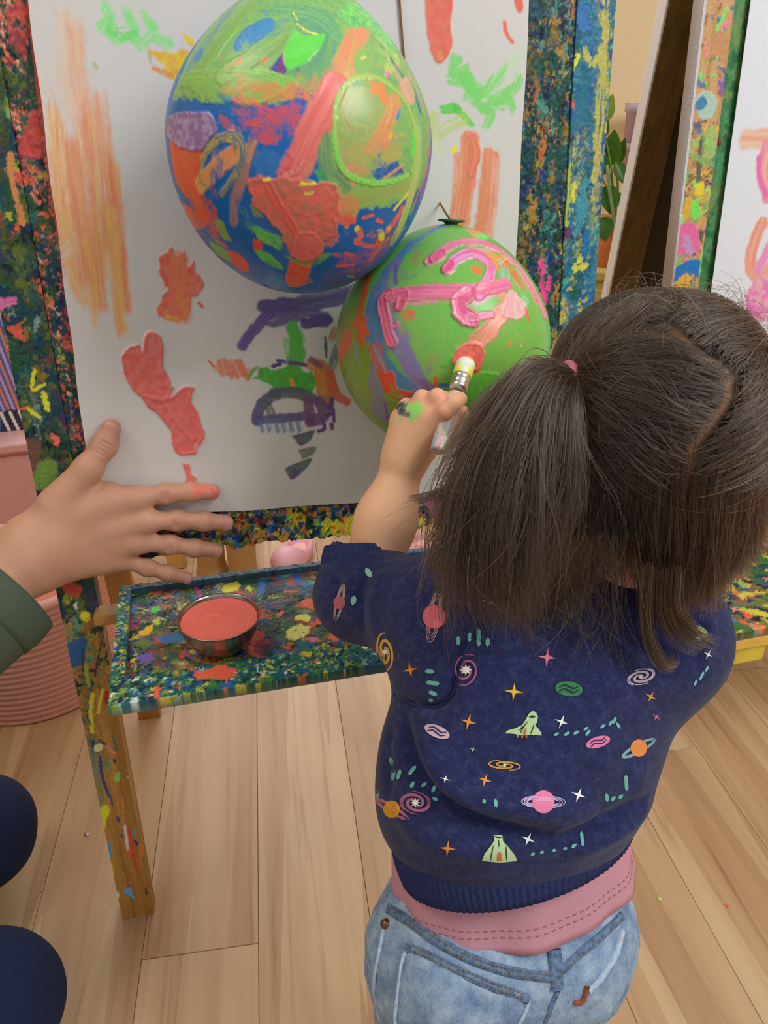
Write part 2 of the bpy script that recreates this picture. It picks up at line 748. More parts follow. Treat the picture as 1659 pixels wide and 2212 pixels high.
    def slab(s, fn, back):
        """closed mesh: painted front (fn maps x, y, height to 3D) with sides and back at depth `back`"""
        ny, nx = s.X.shape
        V = fn(s.X, s.Y, s.h).reshape(-1, 3)
        i = np.arange(ny * nx).reshape(ny, nx)
        F = np.stack([i[:-1, :-1], i[:-1, 1:], i[1:, 1:], i[1:, :-1]], -1).reshape(-1, 4)
        ring = np.concatenate([i[0, :-1], i[:-1, -1], i[-1, :0:-1], i[:0:-1, 0]])
        Vb = fn(s.X.ravel()[ring], s.Y.ravel()[ring], np.full(len(ring), -back)).reshape(-1, 3)
        n0 = len(V)
        k = len(ring)
        j = np.arange(k)
        Fs = np.stack([ring, n0 + j, n0 + (j + 1) % k, ring[(j + 1) % k]], -1)
        V = np.vstack([V, Vb, Vb.mean(0)])
        cen = len(V) - 1
        colv = s.col.reshape(-1, 3)
        cb = colv[ring] * .12 + colv[ring].mean(0) * .7
        return V, np.vstack([F, Fs]), (n0, k, cen), np.vstack([colv, cb, cb.mean(0)])

    def slab_obj(s, name, fn, back, mat, parent=None, **kw):
        V, F, (n0, k, cen), col = s.slab(fn, back)
        me = mesh_np(name, V, F)
        o = link(name, me, mat, parent, True, **kw)
        setcol(me, col)
        bm = bmesh.new()
        bm.from_mesh(me)
        bm.verts.ensure_lookup_table()
        c = bm.verts[cen]
        for a in range(k):
            bm.faces.new((bm.verts[n0 + (a + 1) % k], bm.verts[n0 + a], c))
        for a in range(k):
            e = bm.edges.get((bm.verts[F[len(F) - k + a][0]], bm.verts[F[len(F) - k + a][3]]))
            if e:
                e.smooth = False
        bmesh.ops.recalc_face_normals(bm, faces=bm.faces)
        bm.to_mesh(me)
        bm.free()
        me.shade_smooth()
        me.set_sharp_from_angle(angle=radians(60))
        return o


def sample_axis(segs):
    """segs: list of (start, end, step)"""
    out = []
    for a, b, d in segs:
        n = max(1, int(round((b - a) / d)))
        out.append(np.linspace(a, b, n, endpoint=False))
    out.append([segs[-1][1]])
    return np.concatenate(out)


EO = np.array([-0.35, 0.6612, 0.0])          # foot of the easel's left leg
TRAY0 = np.array([-0.2971, 0.7285, 0.4862])       # rear left corner of the tray
O2 = np.array([0.4397, 1.0408, 0.0])
U2 = np.array([-0.0348, 0.0539, 0.9979])
H2 = np.array([0.9654, 0.2599, 0.0197])
N2 = np.array([0.2583, -0.9641, 0.0611])
BALLOONS = {'balloon_big': {'c': (-0.0695, 0.7128, 0.9352), 'r': (0.1095, 0.1095, 0.1198), 'tilt': 0.0877, 'egg': 0.3}, 'balloon_small': {'c': (0.0562, 0.73, 0.7655), 'r': (0.1015, 0.1015, 0.1045), 'tilt': 0.0756, 'egg': 0.16}}

LEAN = radians(6.3)
YAW = radians(13.0)
EH = np.array([cos(YAW), sin(YAW), 0])                    # along the easel, to the right
EB = np.array([-sin(YAW), cos(YAW), 0])                   # away from the painter
EU = np.array([0, 0, cos(LEAN)]) + sin(LEAN) * EB         # up the leaning board
EN = -cos(LEAN) * EB + np.array([0, 0, sin(LEAN)])        # out of the board, to the painter


def ez(h, u, n=0.0):
    return EO + EH * h + EU * u + EN * n


# =================================================================== the room
PY = radians(8.6)
PL = np.array([-sin(PY), cos(PY), 0])     # along the planks
PQ = np.array([cos(PY), sin(PY), 0])      # across


def plank_material():
    m, nt, b = new_mat('laminate_plank')
    oi = nt.nodes.new('ShaderNodeObjectInfo')
    tc = nt.nodes.new('ShaderNodeTexCoord')
    # shift every plank's pattern by its own chance number
    add = nt.nodes.new('ShaderNodeVectorMath'); add.operation = 'MULTIPLY_ADD'
    add.inputs[1].default_value = (1, 1, 1)
    sc = nt.nodes.new('ShaderNodeVectorMath'); sc.operation = 'SCALE'
    sc.inputs[0].default_value = (37.0, 91.0, 13.0)
    nt.links.new(oi.outputs['Random'], sc.inputs['Scale'])
    nt.links.new(tc.outputs['Object'], add.inputs[0])
    nt.links.new(sc.outputs[0], add.inputs[2])
    # broad strips of tone along the plank
    mp = nt.nodes.new('ShaderNodeMapping'); mp.inputs['Scale'].default_value = (22, 0.9, 1)
    nt.links.new(add.outputs[0], mp.inputs[0])
    vor = nt.nodes.new('ShaderNodeTexVoronoi'); vor.inputs['Scale'].default_value = 1.0
    vor.inputs['Randomness'].default_value = 0.9
    nt.links.new(mp.outputs[0], vor.inputs['Vector'])
    sep = nt.nodes.new('ShaderNodeSeparateColor')
    nt.links.new(vor.outputs['Color'], sep.inputs[0])
    # grain
    mg = nt.nodes.new('ShaderNodeMapping'); mg.inputs['Scale'].default_value = (60, 2.2, 1)
    nt.links.new(add.outputs[0], mg.inputs[0])
    n1 = nt.nodes.new('ShaderNodeTexNoise'); n1.inputs['Scale'].default_value = 1.0
    n1.inputs['Detail'].default_value = 6; n1.inputs['Distortion'].default_value = 0.6
    nt.links.new(mg.outputs[0], n1.inputs['Vector'])
    mw = nt.nodes.new('ShaderNodeMapping'); mw.inputs['Scale'].default_value = (11, 1.0, 1)
    nt.links.new(add.outputs[0], mw.inputs[0])
    n2 = nt.nodes.new('ShaderNodeTexNoise'); n2.inputs['Scale'].default_value = 1.0
    n2.inputs['Detail'].default_value = 3; n2.inputs['Distortion'].default_value = 1.6
    nt.links.new(mw.outputs[0], n2.inputs['Vector'])

    def math(op, a, c):
        q = nt.nodes.new('ShaderNodeMath'); q.operation = op
        for i, v in enumerate((a, c)):
            if isinstance(v, (int, float)):
                q.inputs[i].default_value = v
            else:
                nt.links.new(v, q.inputs[i])
        return q.outputs[0]
    v = math('ADD', math('MULTIPLY', sep.outputs[0], 0.30), math('MULTIPLY', n1.outputs[0], 0.34))
    v = math('ADD', v, math('MULTIPLY', n2.outputs[0], 0.5))
    v = math('ADD', v, math('MULTIPLY', oi.outputs['Random'], 0.16))
    r = ramp(nt, v, [(0.32, C4('#a47e5a')), (0.52, C4('#b48e68')), (0.70, C4('#c19e77')), (0.90, C4('#cfb089'))])
    # sparse dark pores
    r2 = ramp(nt, n1.outputs[0], [(0.30, C4('#a9835f')), (0.40, (1, 1, 1, 1))])
    mix = nt.nodes.new('ShaderNodeMix'); mix.data_type = 'RGBA'; mix.blend_type = 'MULTIPLY'
    mix.inputs[0].default_value = 0.35
    nt.links.new(r.outputs[0], mix.inputs[6]); nt.links.new(r2.outputs[0], mix.inputs[7])
    nt.links.new(mix.outputs[2], b.inputs['Base Color'])
    b.inputs['Roughness'].default_value = 0.42
    b.inputs['Specular IOR Level'].default_value = 0.45
    bump(nt, b, n1.outputs[0], 0.08, 0.001)
    return m


floor_bm = bmesh.new()
box_bm(floor_bm, (0, 0.9, -0.016), (6.0, 5.0, 0.02))
floor = bm_obj('floor', floor_bm, plain('floor_underlay', '#5a4432', 0.8), kind='structure')
pm = plank_material()
pw, pl = 0.148, 1.21
bm = bmesh.new()
box_bm(bm, (0, 0, -0.003), (pw - 0.0007, pl - 0.0008, 0.006), None, 0.0005, 1)
pme = bpy.data.meshes.new('plank')
bm.to_mesh(pme); bm.free()
pme.materials.append(pm)
rp = random.Random(4)
for k in range(-19, 20):
    lat = -0.0675 + k * pw + pw / 2
    off = 0.646 if k == -1 else (rp.uniform(.24, .40) if -5 < k < 3 else rp.uniform(0, pl))
    for j in range(-2, 4):
        ctr = PQ * lat + PL * (off + (j + 0.5) * pl)
        if abs(ctr[0]) > 2.35 or not (-0.9 < ctr[1] < 2.75):
            continue
        if ctr[1] < 0.1 and abs(ctr[0]) > 1.2:
            continue
        o = bpy.data.objects.new('plank', pme)
        COL.objects.link(o)
        o.location = (ctr[0], ctr[1], 0)
        o.rotation_euler = (0, 0, PY)
        o.parent = floor

cream = plain('cream_wall_paint', '#e3c79c', 0.7, nscale=60, nstr=0.05, vary=0.02)
white_paint = plain('white_gloss_paint', '#e2e2e0', 0.4, vary=0.03)
bm = bmesh.new()
WX0, WX1, WZ0, WZ1, WY = -1.25, 0.2, 0.45, 2.1, 2.36
box_bm(bm, ((-3 + WX0) / 2, WY, 1.35), (WX0 + 3, 0.1, 2.7))
box_bm(bm, ((3 + WX1) / 2, WY, 1.35), (3 - WX1, 0.1, 2.7))
box_bm(bm, ((WX0 + WX1) / 2, WY, WZ0 / 2), (WX1 - WX0, 0.1, WZ0))
box_bm(bm, ((WX0 + WX1) / 2, WY, (2.7 + WZ1) / 2), (WX1 - WX0, 0.1, 2.7 - WZ1))
bm_obj('wall_back', bm, cream, kind='structure')
win = empty('window_1', ((WX0 + WX1) / 2, WY, WZ0), kind='structure')
bm = bmesh.new()
for c, s in (((WX0 + .02, WY, (WZ0 + WZ1) / 2), (.04, .06, WZ1 - WZ0)), ((WX1 - .02, WY, (WZ0 + WZ1) / 2), (.04, .06, WZ1 - WZ0)),
             (((WX0 + WX1) / 2, WY, WZ0 + .02), (WX1 - WX0, .06, .04)), (((WX0 + WX1) / 2, WY, WZ1 - .02), (WX1 - WX0, .06, .04)),
             (((WX0 + WX1) / 2, WY, (WZ0 + WZ1) / 2), (.04, .05, WZ1 - WZ0))):
    box_bm(bm, c, s, None, .004, 1)
bm_obj('window_frame', bm, white_paint, win)
gm = bpy.data.materials.new('window_glass'); gm.use_nodes = True
nt = gm.node_tree
for n in list(nt.nodes):
    if n.type == 'BSDF_PRINCIPLED':
        nt.nodes.remove(n)
mxs = nt.nodes.new('ShaderNodeMixShader'); mxs.inputs[0].default_value = 0.07
tr = nt.nodes.new('ShaderNodeBsdfTransparent'); gl = nt.nodes.new('ShaderNodeBsdfGlossy'); gl.inputs['Roughness'].default_value = 0.02
nt.links.new(tr.outputs[0], mxs.inputs[1]); nt.links.new(gl.outputs[0], mxs.inputs[2])
nt.links.new(mxs.outputs[0], nt.nodes['Material Output'].inputs[0])
for x0, x1 in ((WX0 + .04, (WX0 + WX1) / 2 - .02), ((WX0 + WX1) / 2 + .02, WX1 - .04)):
    bm = bmesh.new()
    box_bm(bm, ((x0 + x1) / 2, WY, (WZ0 + WZ1) / 2), (x1 - x0, .006, WZ1 - WZ0 - .08))
    bm_obj('pane', bm, gm, win)
bm = bmesh.new(); box_bm(bm, (-2.3, 0.9, 1.35), (0.1, 3.0, 2.7))
bm_obj('wall_left', bm, cream, kind='structure')
bm = bmesh.new(); box_bm(bm, (2.6, 0.9, 1.35), (0.1, 3.0, 2.7))
bm_obj('wall_right', bm, cream, kind='structure')
bm = bmesh.new(); box_bm(bm, (-2.1, WY - .06, .05), (1.6, .016, .1), None, .003, 1); box_bm(bm, (1.3, WY - .06, .05), (2.2, .016, .1), None, .003, 1); box_bm(bm, (-.5, WY - .06, .05), (1.7, .016, .1), None, .003, 1)
bm_obj('baseboard_back', bm, white_paint, kind='structure')

# =================================================================== paint data
# strokes ('s') and patches ('b') of paint in each surface's own chart:
# metres along / up for boards, angles round the pole facing the room for balloons
PAINT = {
    'paper': [
        ('s', 50, '#f6b892', '#f3c3a6', {'op': 0.65, 'dry': 0.3, 'soft': 0.65, 'fade': 0.8},
         [(0.1035, 1.0578), (0.0993, 1.0093), (0.0964, 0.9431)]),
        ('s', 42, '#f4a884', '#f2b494', {'op': 0.8, 'dry': 0.25, 'soft': 0.65, 'fade': 0.8},
         [(0.1088, 1.0443), (0.1032, 0.9804), (0.0954, 0.8963), (0.0897, 0.822)]),
        ('s', 42, '#f0956e', '#eec08a', {'op': 0.9, 'dry': 0.22, 'soft': 0.6, 'fade': 0.8},
         [(0.081, 0.9694), (0.0761, 0.9125), (0.0714, 0.8397), (0.0821, 0.8007)]),
        ('s', 26, '#f39a74', '#efb983', {'op': 0.9, 'dry': 0.15, 'soft': 0.6, 'fade': 0.8},
         [(0.0801, 0.9803), (0.0732, 0.9047), (0.0721, 0.8563)]),
        ('s', 44, '#ef8f68', '#f3a271', {'op': 0.95, 'dry': 0.1, 'soft': 0.6, 'fade': 0.8},
         [(0.0903, 0.9545), (0.087, 0.8845), (0.0849, 0.8049)]),
        ('s', 44, '#ef9068', '#f0ae79', {'op': 0.92, 'dry': 0.12, 'soft': 0.6, 'fade': 0.8},
         [(0.1103, 0.9805), (0.1069, 0.912), (0.1028, 0.8386), (0.102, 0.8041)]),
        ('s', 34, '#f1946f', '#f0a880', {'op': 0.85, 'dry': 0.25, 'soft': 0.6, 'fade': 0.8},
         [(0.1213, 0.9879), (0.1196, 0.9314), (0.1183, 0.8715)]),
        ('s', 32, '#ef8762', '#efa36a', {'op': 0.95, 'dry': 0.1, 'soft': 0.5, 'fade': 0.6},
         [(0.1229, 0.9314), (0.1196, 0.8632), (0.1162, 0.8035), (0.1131, 0.7814)]),
        ('s', 30, '#efa263', '#ecae68', {'op': 0.95, 'dry': 0.08, 'soft': 0.5, 'fade': 0.6},
         [(0.1162, 0.8919), (0.111, 0.8211), (0.1098, 0.7771), (0.112, 0.7611)]),
        ('s', 28, '#eeb478', '#efa768', {'op': 0.8, 'dry': 0.2, 'soft': 0.5, 'fade': 0.6},
         [(0.074, 0.8928), (0.0728, 0.8227), (0.0822, 0.7875)]),
        ('s', 40, '#ef8a60', '#e9a860', {'op': 0.9, 'dry': 0.15, 'soft': 0.5, 'fade': 0.6},
         [(0.0954, 0.8721), (0.0926, 0.8133), (0.0931, 0.7825)]),
        ('s', 24, '#e8bd70', '#ecb068', {'op': 0.7, 'dry': 0.35, 'soft': 0.5, 'fade': 0.6},
         [(0.0897, 0.822), (0.0858, 0.7828), (0.0867, 0.7693)]),
        ('s', 24, '#79d873', '#8fdc84', {'op': 0.9, 'dry': 0.42, 'rag': 0.7},
         [(0.135, 1.0449), (0.1383, 1.0363), (0.1321, 1.031)]),
        ('s', 24, '#79d873', '#8fdc84', {'op': 0.9, 'dry': 0.42, 'rag': 0.7},
         [(0.135, 1.0345), (0.1405, 1.0241), (0.1567, 1.0279)]),
        ('s', 24, '#79d873', '#8fdc84', {'op': 0.9, 'dry': 0.42, 'rag': 0.7},
         [(0.1511, 1.0436), (0.1555, 1.0332)]),
        ('s', 24, '#79d873', '#8fdc84', {'op': 0.9, 'dry': 0.42, 'rag': 0.7},
         [(0.1681, 1.0387), (0.1729, 1.03), (0.169, 1.0245)]),
        ('s', 24, '#79d873', '#8fdc84', {'op': 0.9, 'dry': 0.42, 'rag': 0.7},
         [(0.1568, 1.0226), (0.1632, 1.0173)]),
        ('s', 24, '#79d873', '#8fdc84', {'op': 0.9, 'dry': 0.42, 'rag': 0.7},
         [(0.1779, 1.0229), (0.1835, 1.0194)]),
        ('b', 0, '#72d86c', '#86da78', {'rag': 10, 'dry': 0.3},
         [(0.1359, 1.0328), (0.1457, 1.0277), (0.1571, 1.0307), (0.1602, 1.0244), (0.1458, 1.0199), (0.1366, 1.0247)]),
        ('b', 0, '#f0a850', '#f0c040', {'rag': 9, 'dry': 0.18},
         [(0.1672, 1.0174), (0.1828, 1.0132), (0.2074, 1.015), (0.2061, 1.0033), (0.1908, 0.9958), (0.1848, 0.9901), (0.1757, 1.0048)]),
        ('s', 10, '#e58a4c', '#e0a04c', {'dry': 0.2},
         [(0.1698, 1.0), (0.1845, 0.9938)]),
        ('b', 0, '#ecc83c', '#dfae38', {'rag': 3},
         [(0.1976, 1.0293), (0.2064, 1.0245), (0.2069, 1.0179), (0.2015, 1.0208)]),
        ('s', 9, '#a9b06a', None, {'op': 0.6},
         [(0.1196, 1.0024), (0.1211, 0.9995)]),
        ('s', 8, '#a9a06a', None, {'op': 0.5},
         [(0.1673, 1.012), (0.168, 1.0047)]),
        ('b', 0, '#f0645a', '#ee7e66', {'rag': 7, 'th': 0.0004},
         [(0.1543, 0.8367), (0.1656, 0.8466), (0.1699, 0.8378), (0.1786, 0.8444), (0.1797, 0.8271), (0.1864, 0.8355), (0.1894, 0.8223), (0.1938, 0.8124), (0.1856, 0.8002), (0.1744, 0.8008), (0.1577, 0.8104), (0.1527, 0.8238)]),
        ('b', 0, '#f2685c', '#ee8a60', {'rag': 6, 'th': 0.0004},
         [(0.1533, 0.804), (0.1643, 0.8101), (0.1794, 0.805), (0.1783, 0.7871), (0.1695, 0.7784), (0.1516, 0.7794), (0.1461, 0.7896)]),
        ('s', 42, '#e58f55', '#ea7a5a', {'op': 0.75, 'dry': 0.3},
         [(0.1732, 0.836), (0.1687, 0.8099), (0.1687, 0.783)]),
        ('s', 10, '#e0a850', None, {'op': 0.8},
         [(0.155, 0.7819), (0.165, 0.7787)]),
        ('s', 8, '#ee6a5a', None, {},
         [(0.1872, 0.7934), (0.19, 0.7901)]),
        ('b', 0, '#fd6a60', '#fb7a70', {'th': 0.0014, 'rag': 4, 'soft': 2.5},
         [(0.1053, 0.7453), (0.1147, 0.7549), (0.1238, 0.7558), (0.1255, 0.7487), (0.1333, 0.7667), (0.1411, 0.7681), (0.1474, 0.7567), (0.1445, 0.7334), (0.151, 0.7115), (0.1397, 0.6953), (0.1265, 0.7012), (0.1129, 0.7094), (0.1062, 0.7266)]),
        ('b', 0, '#ff6a5f', '#fb756c', {'th': 0.0016, 'rag': 4, 'soft': 2.5},
         [(0.1178, 0.7115), (0.1349, 0.7015), (0.1515, 0.7042), (0.163, 0.7106), (0.1722, 0.7085), (0.1693, 0.6955), (0.1754, 0.6776), (0.178, 0.6572), (0.1699, 0.645), (0.1677, 0.6385), (0.1531, 0.6378), (0.1448, 0.6448), (0.1444, 0.6651), (0.1349, 0.6834), (0.1237, 0.6941)]),
        ('s', 10, '#ff7468', None, {'th': 0.0016},
         [(0.1174, 0.7091), (0.1294, 0.6951), (0.1457, 0.6675)]),
        ('s', 9, '#ff7a6e', None, {'th': 0.0016},
         [(0.1377, 0.7052), (0.1506, 0.6771), (0.1648, 0.6558)]),
        ('s', 8, '#ff7a6e', None, {'th': 0.0014},
         [(0.1421, 0.7145), (0.1508, 0.71)]),
        ('b', 0, '#fb7264', '#ff8070', {'th': 0.001, 'rag': 3, 'soft': 2.5},
         [(0.1517, 0.6296), (0.1592, 0.6279), (0.159, 0.6174), (0.1647, 0.6116), (0.1604, 0.6035), (0.1529, 0.6064), (0.1531, 0.6169)]),
        ('s', 34, '#665094', '#5d5180', {'op': 0.95, 'dry': 0.12},
         [(0.2505, 0.7871), (0.2752, 0.7878), (0.309, 0.7889), (0.336, 0.7933)]),
        ('s', 38, '#5f5684', '#6a5a8c', {'op': 0.9, 'dry': 0.2},
         [(0.2598, 0.7737), (0.2842, 0.779), (0.3128, 0.7709)]),
        ('s', 36, '#5a5878', '#6d6689', {'op': 0.9, 'dry': 0.2},
         [(0.2897, 0.7899), (0.3238, 0.7938), (0.3535, 0.8009)]),
        ('s', 26, '#6a4e90', '#745c9a', {'op': 0.97, 'dry': 0.05},
         [(0.2265, 0.7501), (0.2391, 0.7645), (0.2566, 0.7808)]),
        ('s', 26, '#684f8f', '#5d4d80', {'op': 0.95},
         [(0.2932, 0.7681), (0.3128, 0.7709), (0.3147, 0.7698)]),
        ('s', 6, '#6a5680', None, {},
         [(0.3129, 0.7527), (0.3128, 0.7322)]),
        ('s', 22, '#5f6f78', '#557a70', {'op': 0.8, 'dry': 0.3},
         [(0.329, 0.7483), (0.3177, 0.722)]),
        ('s', 18, '#c9844a', '#b57a4c', {'op': 0.8, 'dry': 0.3},
         [(0.3231, 0.7598), (0.3198, 0.7523)]),
        ('s', 38, '#5bb84a', '#58ad48', {'op': 0.97, 'dry': 0.12, 'rag': 0.4},
         [(0.2793, 0.7641), (0.2831, 0.7486), (0.2809, 0.7303)]),
        ('s', 14, '#62bd52', None, {'op': 0.7, 'dry': 0.45},
         [(0.2717, 0.7517), (0.2723, 0.7324)]),
        ('s', 13, '#d9694c', '#dd8060', {'op': 0.85, 'dry': 0.3},
         [(0.2004, 0.7346), (0.2028, 0.7209)]),
        ('s', 13, '#d9694c', '#dd8060', {'op': 0.85, 'dry': 0.3},
         [(0.2061, 0.7351), (0.212, 0.7174)]),
        ('s', 13, '#d9694c', '#dd8060', {'op': 0.85, 'dry': 0.3},
         [(0.2117, 0.7338), (0.2178, 0.7179)]),
        ('s', 13, '#d9694c', '#dd8060', {'op': 0.85, 'dry': 0.3},
         [(0.2183, 0.7334), (0.2247, 0.7194)]),
        ('s', 13, '#d9694c', '#dd8060', {'op': 0.85, 'dry': 0.3},
         [(0.2221, 0.7332), (0.2285, 0.7143)]),
        ('s', 6, '#e0694c', None, {},
         [(0.1915, 0.7351), (0.1952, 0.7296)]),
        ('s', 26, '#db7050', '#dd8766', {'op': 0.75, 'dry': 0.45},
         [(0.1987, 0.7275), (0.2292, 0.722)]),
        ('s', 10, '#7f9a48', '#6cb050', {'dry': 0.3},
         [(0.2287, 0.7157), (0.2377, 0.7249), (0.2485, 0.7217)]),
        ('b', 0, '#55b446', '#5f9e44', {'rag': 7, 'dry': 0.12},
         [(0.2335, 0.7154), (0.2475, 0.7267), (0.2558, 0.7212), (0.2757, 0.7248), (0.2901, 0.7189), (0.3006, 0.7107), (0.2979, 0.6984), (0.2925, 0.6937), (0.2639, 0.6983), (0.2498, 0.7068)]),
        ('s', 9, '#5f5080', None, {},
         [(0.2615, 0.7316), (0.2735, 0.7289), (0.2915, 0.7247)]),
        ('s', 10, '#5f5080', None, {},
         [(0.2562, 0.7261), (0.2631, 0.7276)]),
        ('s', 10, '#dfa040', None, {},
         [(0.2737, 0.7101), (0.277, 0.7009)]),
        ('s', 34, '#d88a3c', '#b9793e', {'op': 0.95, 'dry': 0.2},
         [(0.2984, 0.7253), (0.31, 0.7176), (0.315, 0.6971), (0.3122, 0.6831)]),
        ('s', 14, '#7a5a76', None, {'dry': 0.3},
         [(0.2968, 0.7308), (0.3053, 0.7228)]),
        ('s', 16, '#d6793f', '#cf9440', {'dry': 0.25},
         [(0.303, 0.718), (0.3036, 0.6929)]),
        ('s', 24, '#e0664e', '#cf6a4e', {'op': 0.92, 'dry': 0.12},
         [(0.3159, 0.7147), (0.3218, 0.6915), (0.3327, 0.6825)]),
        ('s', 28, '#6a5488', '#5b6078', {'op': 0.95, 'dry': 0.12},
         [(0.2569, 0.6974), (0.2445, 0.6897), (0.2356, 0.6778), (0.2349, 0.6687)]),
        ('s', 30, '#566a5c', '#5f5a78', {'op': 0.9, 'dry': 0.2},
         [(0.2539, 0.6966), (0.2787, 0.6967), (0.2943, 0.6885)]),
        ('s', 24, '#66528a', '#5a6488', {'op': 0.92, 'dry': 0.2},
         [(0.236, 0.6701), (0.2569, 0.67), (0.282, 0.67), (0.2933, 0.6732)]),
        ('s', 22, '#5d6a66', None, {'op': 0.8, 'dry': 0.25},
         [(0.2458, 0.6871), (0.2498, 0.6757)]),
        ('s', 11, '#5f8aa4', '#6d7fa8', {'op': 0.8, 'dry': 0.3},
         [(0.2377, 0.6664), (0.239, 0.658)]),
        ('s', 11, '#5f8aa4', '#6d7fa8', {'op': 0.8, 'dry': 0.3},
         [(0.2456, 0.6658), (0.2469, 0.6569)]),
        ('s', 11, '#5f8aa4', '#6d7fa8', {'op': 0.8, 'dry': 0.3},
         [(0.254, 0.6651), (0.2553, 0.6558)]),
        ('s', 11, '#5f8aa4', '#6d7fa8', {'op': 0.8, 'dry': 0.3},
         [(0.2615, 0.6645), (0.2628, 0.6553)]),
        ('s', 11, '#5f8aa4', '#6d7fa8', {'op': 0.8, 'dry': 0.3},
         [(0.2695, 0.6638), (0.2709, 0.655)]),
        ('s', 11, '#5f8aa4', '#6d7fa8', {'op': 0.8, 'dry': 0.3},
         [(0.2775, 0.6631), (0.279, 0.6547)]),
        ('s', 26, '#6d5078', '#80587a', {'op': 0.9, 'dry': 0.2},
         [(0.2902, 0.6878), (0.2907, 0.6631)]),
        ('s', 30, '#6a4c86', '#7a5480', {'op': 0.92, 'dry': 0.22},
         [(0.3032, 0.6853), (0.3074, 0.6695), (0.2927, 0.6629)]),
        ('s', 14, '#6a5080', None, {'dry': 0.2},
         [(0.3164, 0.6858), (0.315, 0.6767)]),
        ('s', 10, '#6a4a86', '#74548c', {},
         [(0.3169, 0.6755), (0.3178, 0.6619)]),
        ('s', 10, '#6a4a86', '#74548c', {},
         [(0.3051, 0.6645), (0.3067, 0.6565)]),
        ('s', 10, '#6a4a86', '#74548c', {},
         [(0.3145, 0.6585), (0.3153, 0.6537)]),
        ('s', 10, '#6a4a86', '#74548c', {},
         [(0.3003, 0.6518), (0.3065, 0.6534)]),
        ('s', 10, '#6a4a86', '#74548c', {},
         [(0.3083, 0.6679), (0.3157, 0.6704)]),
        ('b', 0, '#6c5a88', '#667a70', {'rag': 2, 'soft': 3},
         [(0.2705, 0.6502), (0.2952, 0.6533), (0.2916, 0.6447), (0.2809, 0.6366), (0.276, 0.6402)]),
        ('b', 0, '#74647f', '#74806a', {'rag': 2, 'soft': 3, 'op': 0.9},
         [(0.276, 0.6328), (0.2952, 0.6353), (0.2927, 0.627), (0.2815, 0.6216), (0.2792, 0.6261)]),
        ('b', 0, '#6a5588', '#687c70', {'rag': 2, 'soft': 3},
         [(0.2592, 0.613), (0.2725, 0.6181), (0.2908, 0.6218), (0.2834, 0.6106), (0.2681, 0.599), (0.2633, 0.6044)]),
        ('b', 0, '#f37a68', '#ee6f5c', {'rag': 3, 'th': 0.0006},
         [(0.4233, 1.0626), (0.4496, 1.0633), (0.4489, 1.0369), (0.4504, 1.0235), (0.4444, 1.0105), (0.4365, 1.0065), (0.4304, 1.0135), (0.425, 1.0365)]),
        ('s', 10, '#e99a50', None, {'op': 0.7},
         [(0.4379, 1.0155), (0.4397, 1.0105)]),
        ('b', 0, '#f07058', None, {'rag': 3},
         [(0.511, 1.063), (0.5196, 1.0632), (0.5218, 1.0545), (0.5173, 1.0498)]),
        ('s', 9, '#f0745c', None, {'dry': 0.2},
         [(0.5033, 1.0418), (0.5055, 1.0333), (0.512, 1.0256)]),
        ('s', 24, '#74d464', '#86cf74', {'op': 0.92, 'dry': 0.36, 'rag': 0.6},
         [(0.4552, 1.0099), (0.452, 1.0), (0.4683, 0.9921)]),
        ('s', 24, '#74d464', '#86cf74', {'op': 0.92, 'dry': 0.36, 'rag': 0.6},
         [(0.4506, 0.994), (0.4649, 0.9901), (0.4917, 0.9801)]),
        ('s', 24, '#74d464', '#86cf74', {'op': 0.92, 'dry': 0.36, 'rag': 0.6},
         [(0.4675, 0.978), (0.4891, 0.9862), (0.5031, 1.0025)]),
        ('s', 24, '#74d464', '#86cf74', {'op': 0.92, 'dry': 0.36, 'rag': 0.6},
         [(0.4773, 0.9719), (0.4921, 0.9637), (0.4884, 0.9541)]),
        ('s', 24, '#74d464', '#86cf74', {'op': 0.92, 'dry': 0.36, 'rag': 0.6},
         [(0.4967, 0.976), (0.5159, 0.9864), (0.5205, 0.9945)]),
        ('s', 24, '#74d464', '#86cf74', {'op': 0.92, 'dry': 0.36, 'rag': 0.6},
         [(0.5087, 0.9822), (0.5142, 0.9678)]),
        ('s', 24, '#74d464', '#86cf74', {'op': 0.92, 'dry': 0.36, 'rag': 0.6},
         [(0.5017, 0.9719), (0.4847, 0.9678)]),
        ('s', 24, '#74d464', '#86cf74', {'op': 0.92, 'dry': 0.36, 'rag': 0.6},
         [(0.4624, 1.0021), (0.4772, 0.978)]),
        ('b', 0, '#62c552', '#74cc60', {'rag': 4, 'dry': 0.15},
         [(0.4365, 0.9706), (0.4556, 0.9731), (0.4629, 0.9657), (0.4752, 0.9541), (0.4679, 0.9525), (0.4557, 0.9624), (0.4413, 0.9624)]),
        ('s', 26, '#c3d070', '#b4c868', {'op': 0.75, 'dry': 0.3},
         [(0.4317, 0.9596), (0.4341, 0.9451), (0.4461, 0.9513), (0.463, 0.9583)]),
        ('s', 22, '#c6cf84', '#cfd4a0', {'op': 0.6, 'dry': 0.35},
         [(0.4341, 0.941), (0.439, 0.9283)]),
        ('s', 12, '#e9de3c', None, {},
         [(0.4526, 0.9299), (0.455, 0.9324)]),
        ('s', 30, '#a5d890', '#b6dca4', {'op': 0.45, 'dry': 0.5},
         [(0.4916, 0.9822), (0.5104, 1.0025), (0.5244, 1.0187)]),
        ('s', 46, '#f0825e', '#ec9070', {'op': 0.97, 'dry': 0.06},
         [(0.4706, 0.9386), (0.4685, 0.9151), (0.464, 0.8846), (0.4592, 0.8623)]),
        ('s', 26, '#ee8a68', '#eea084', {'op': 0.85, 'dry': 0.25},
         [(0.4585, 0.9239), (0.4564, 0.8892), (0.4531, 0.8625)]),
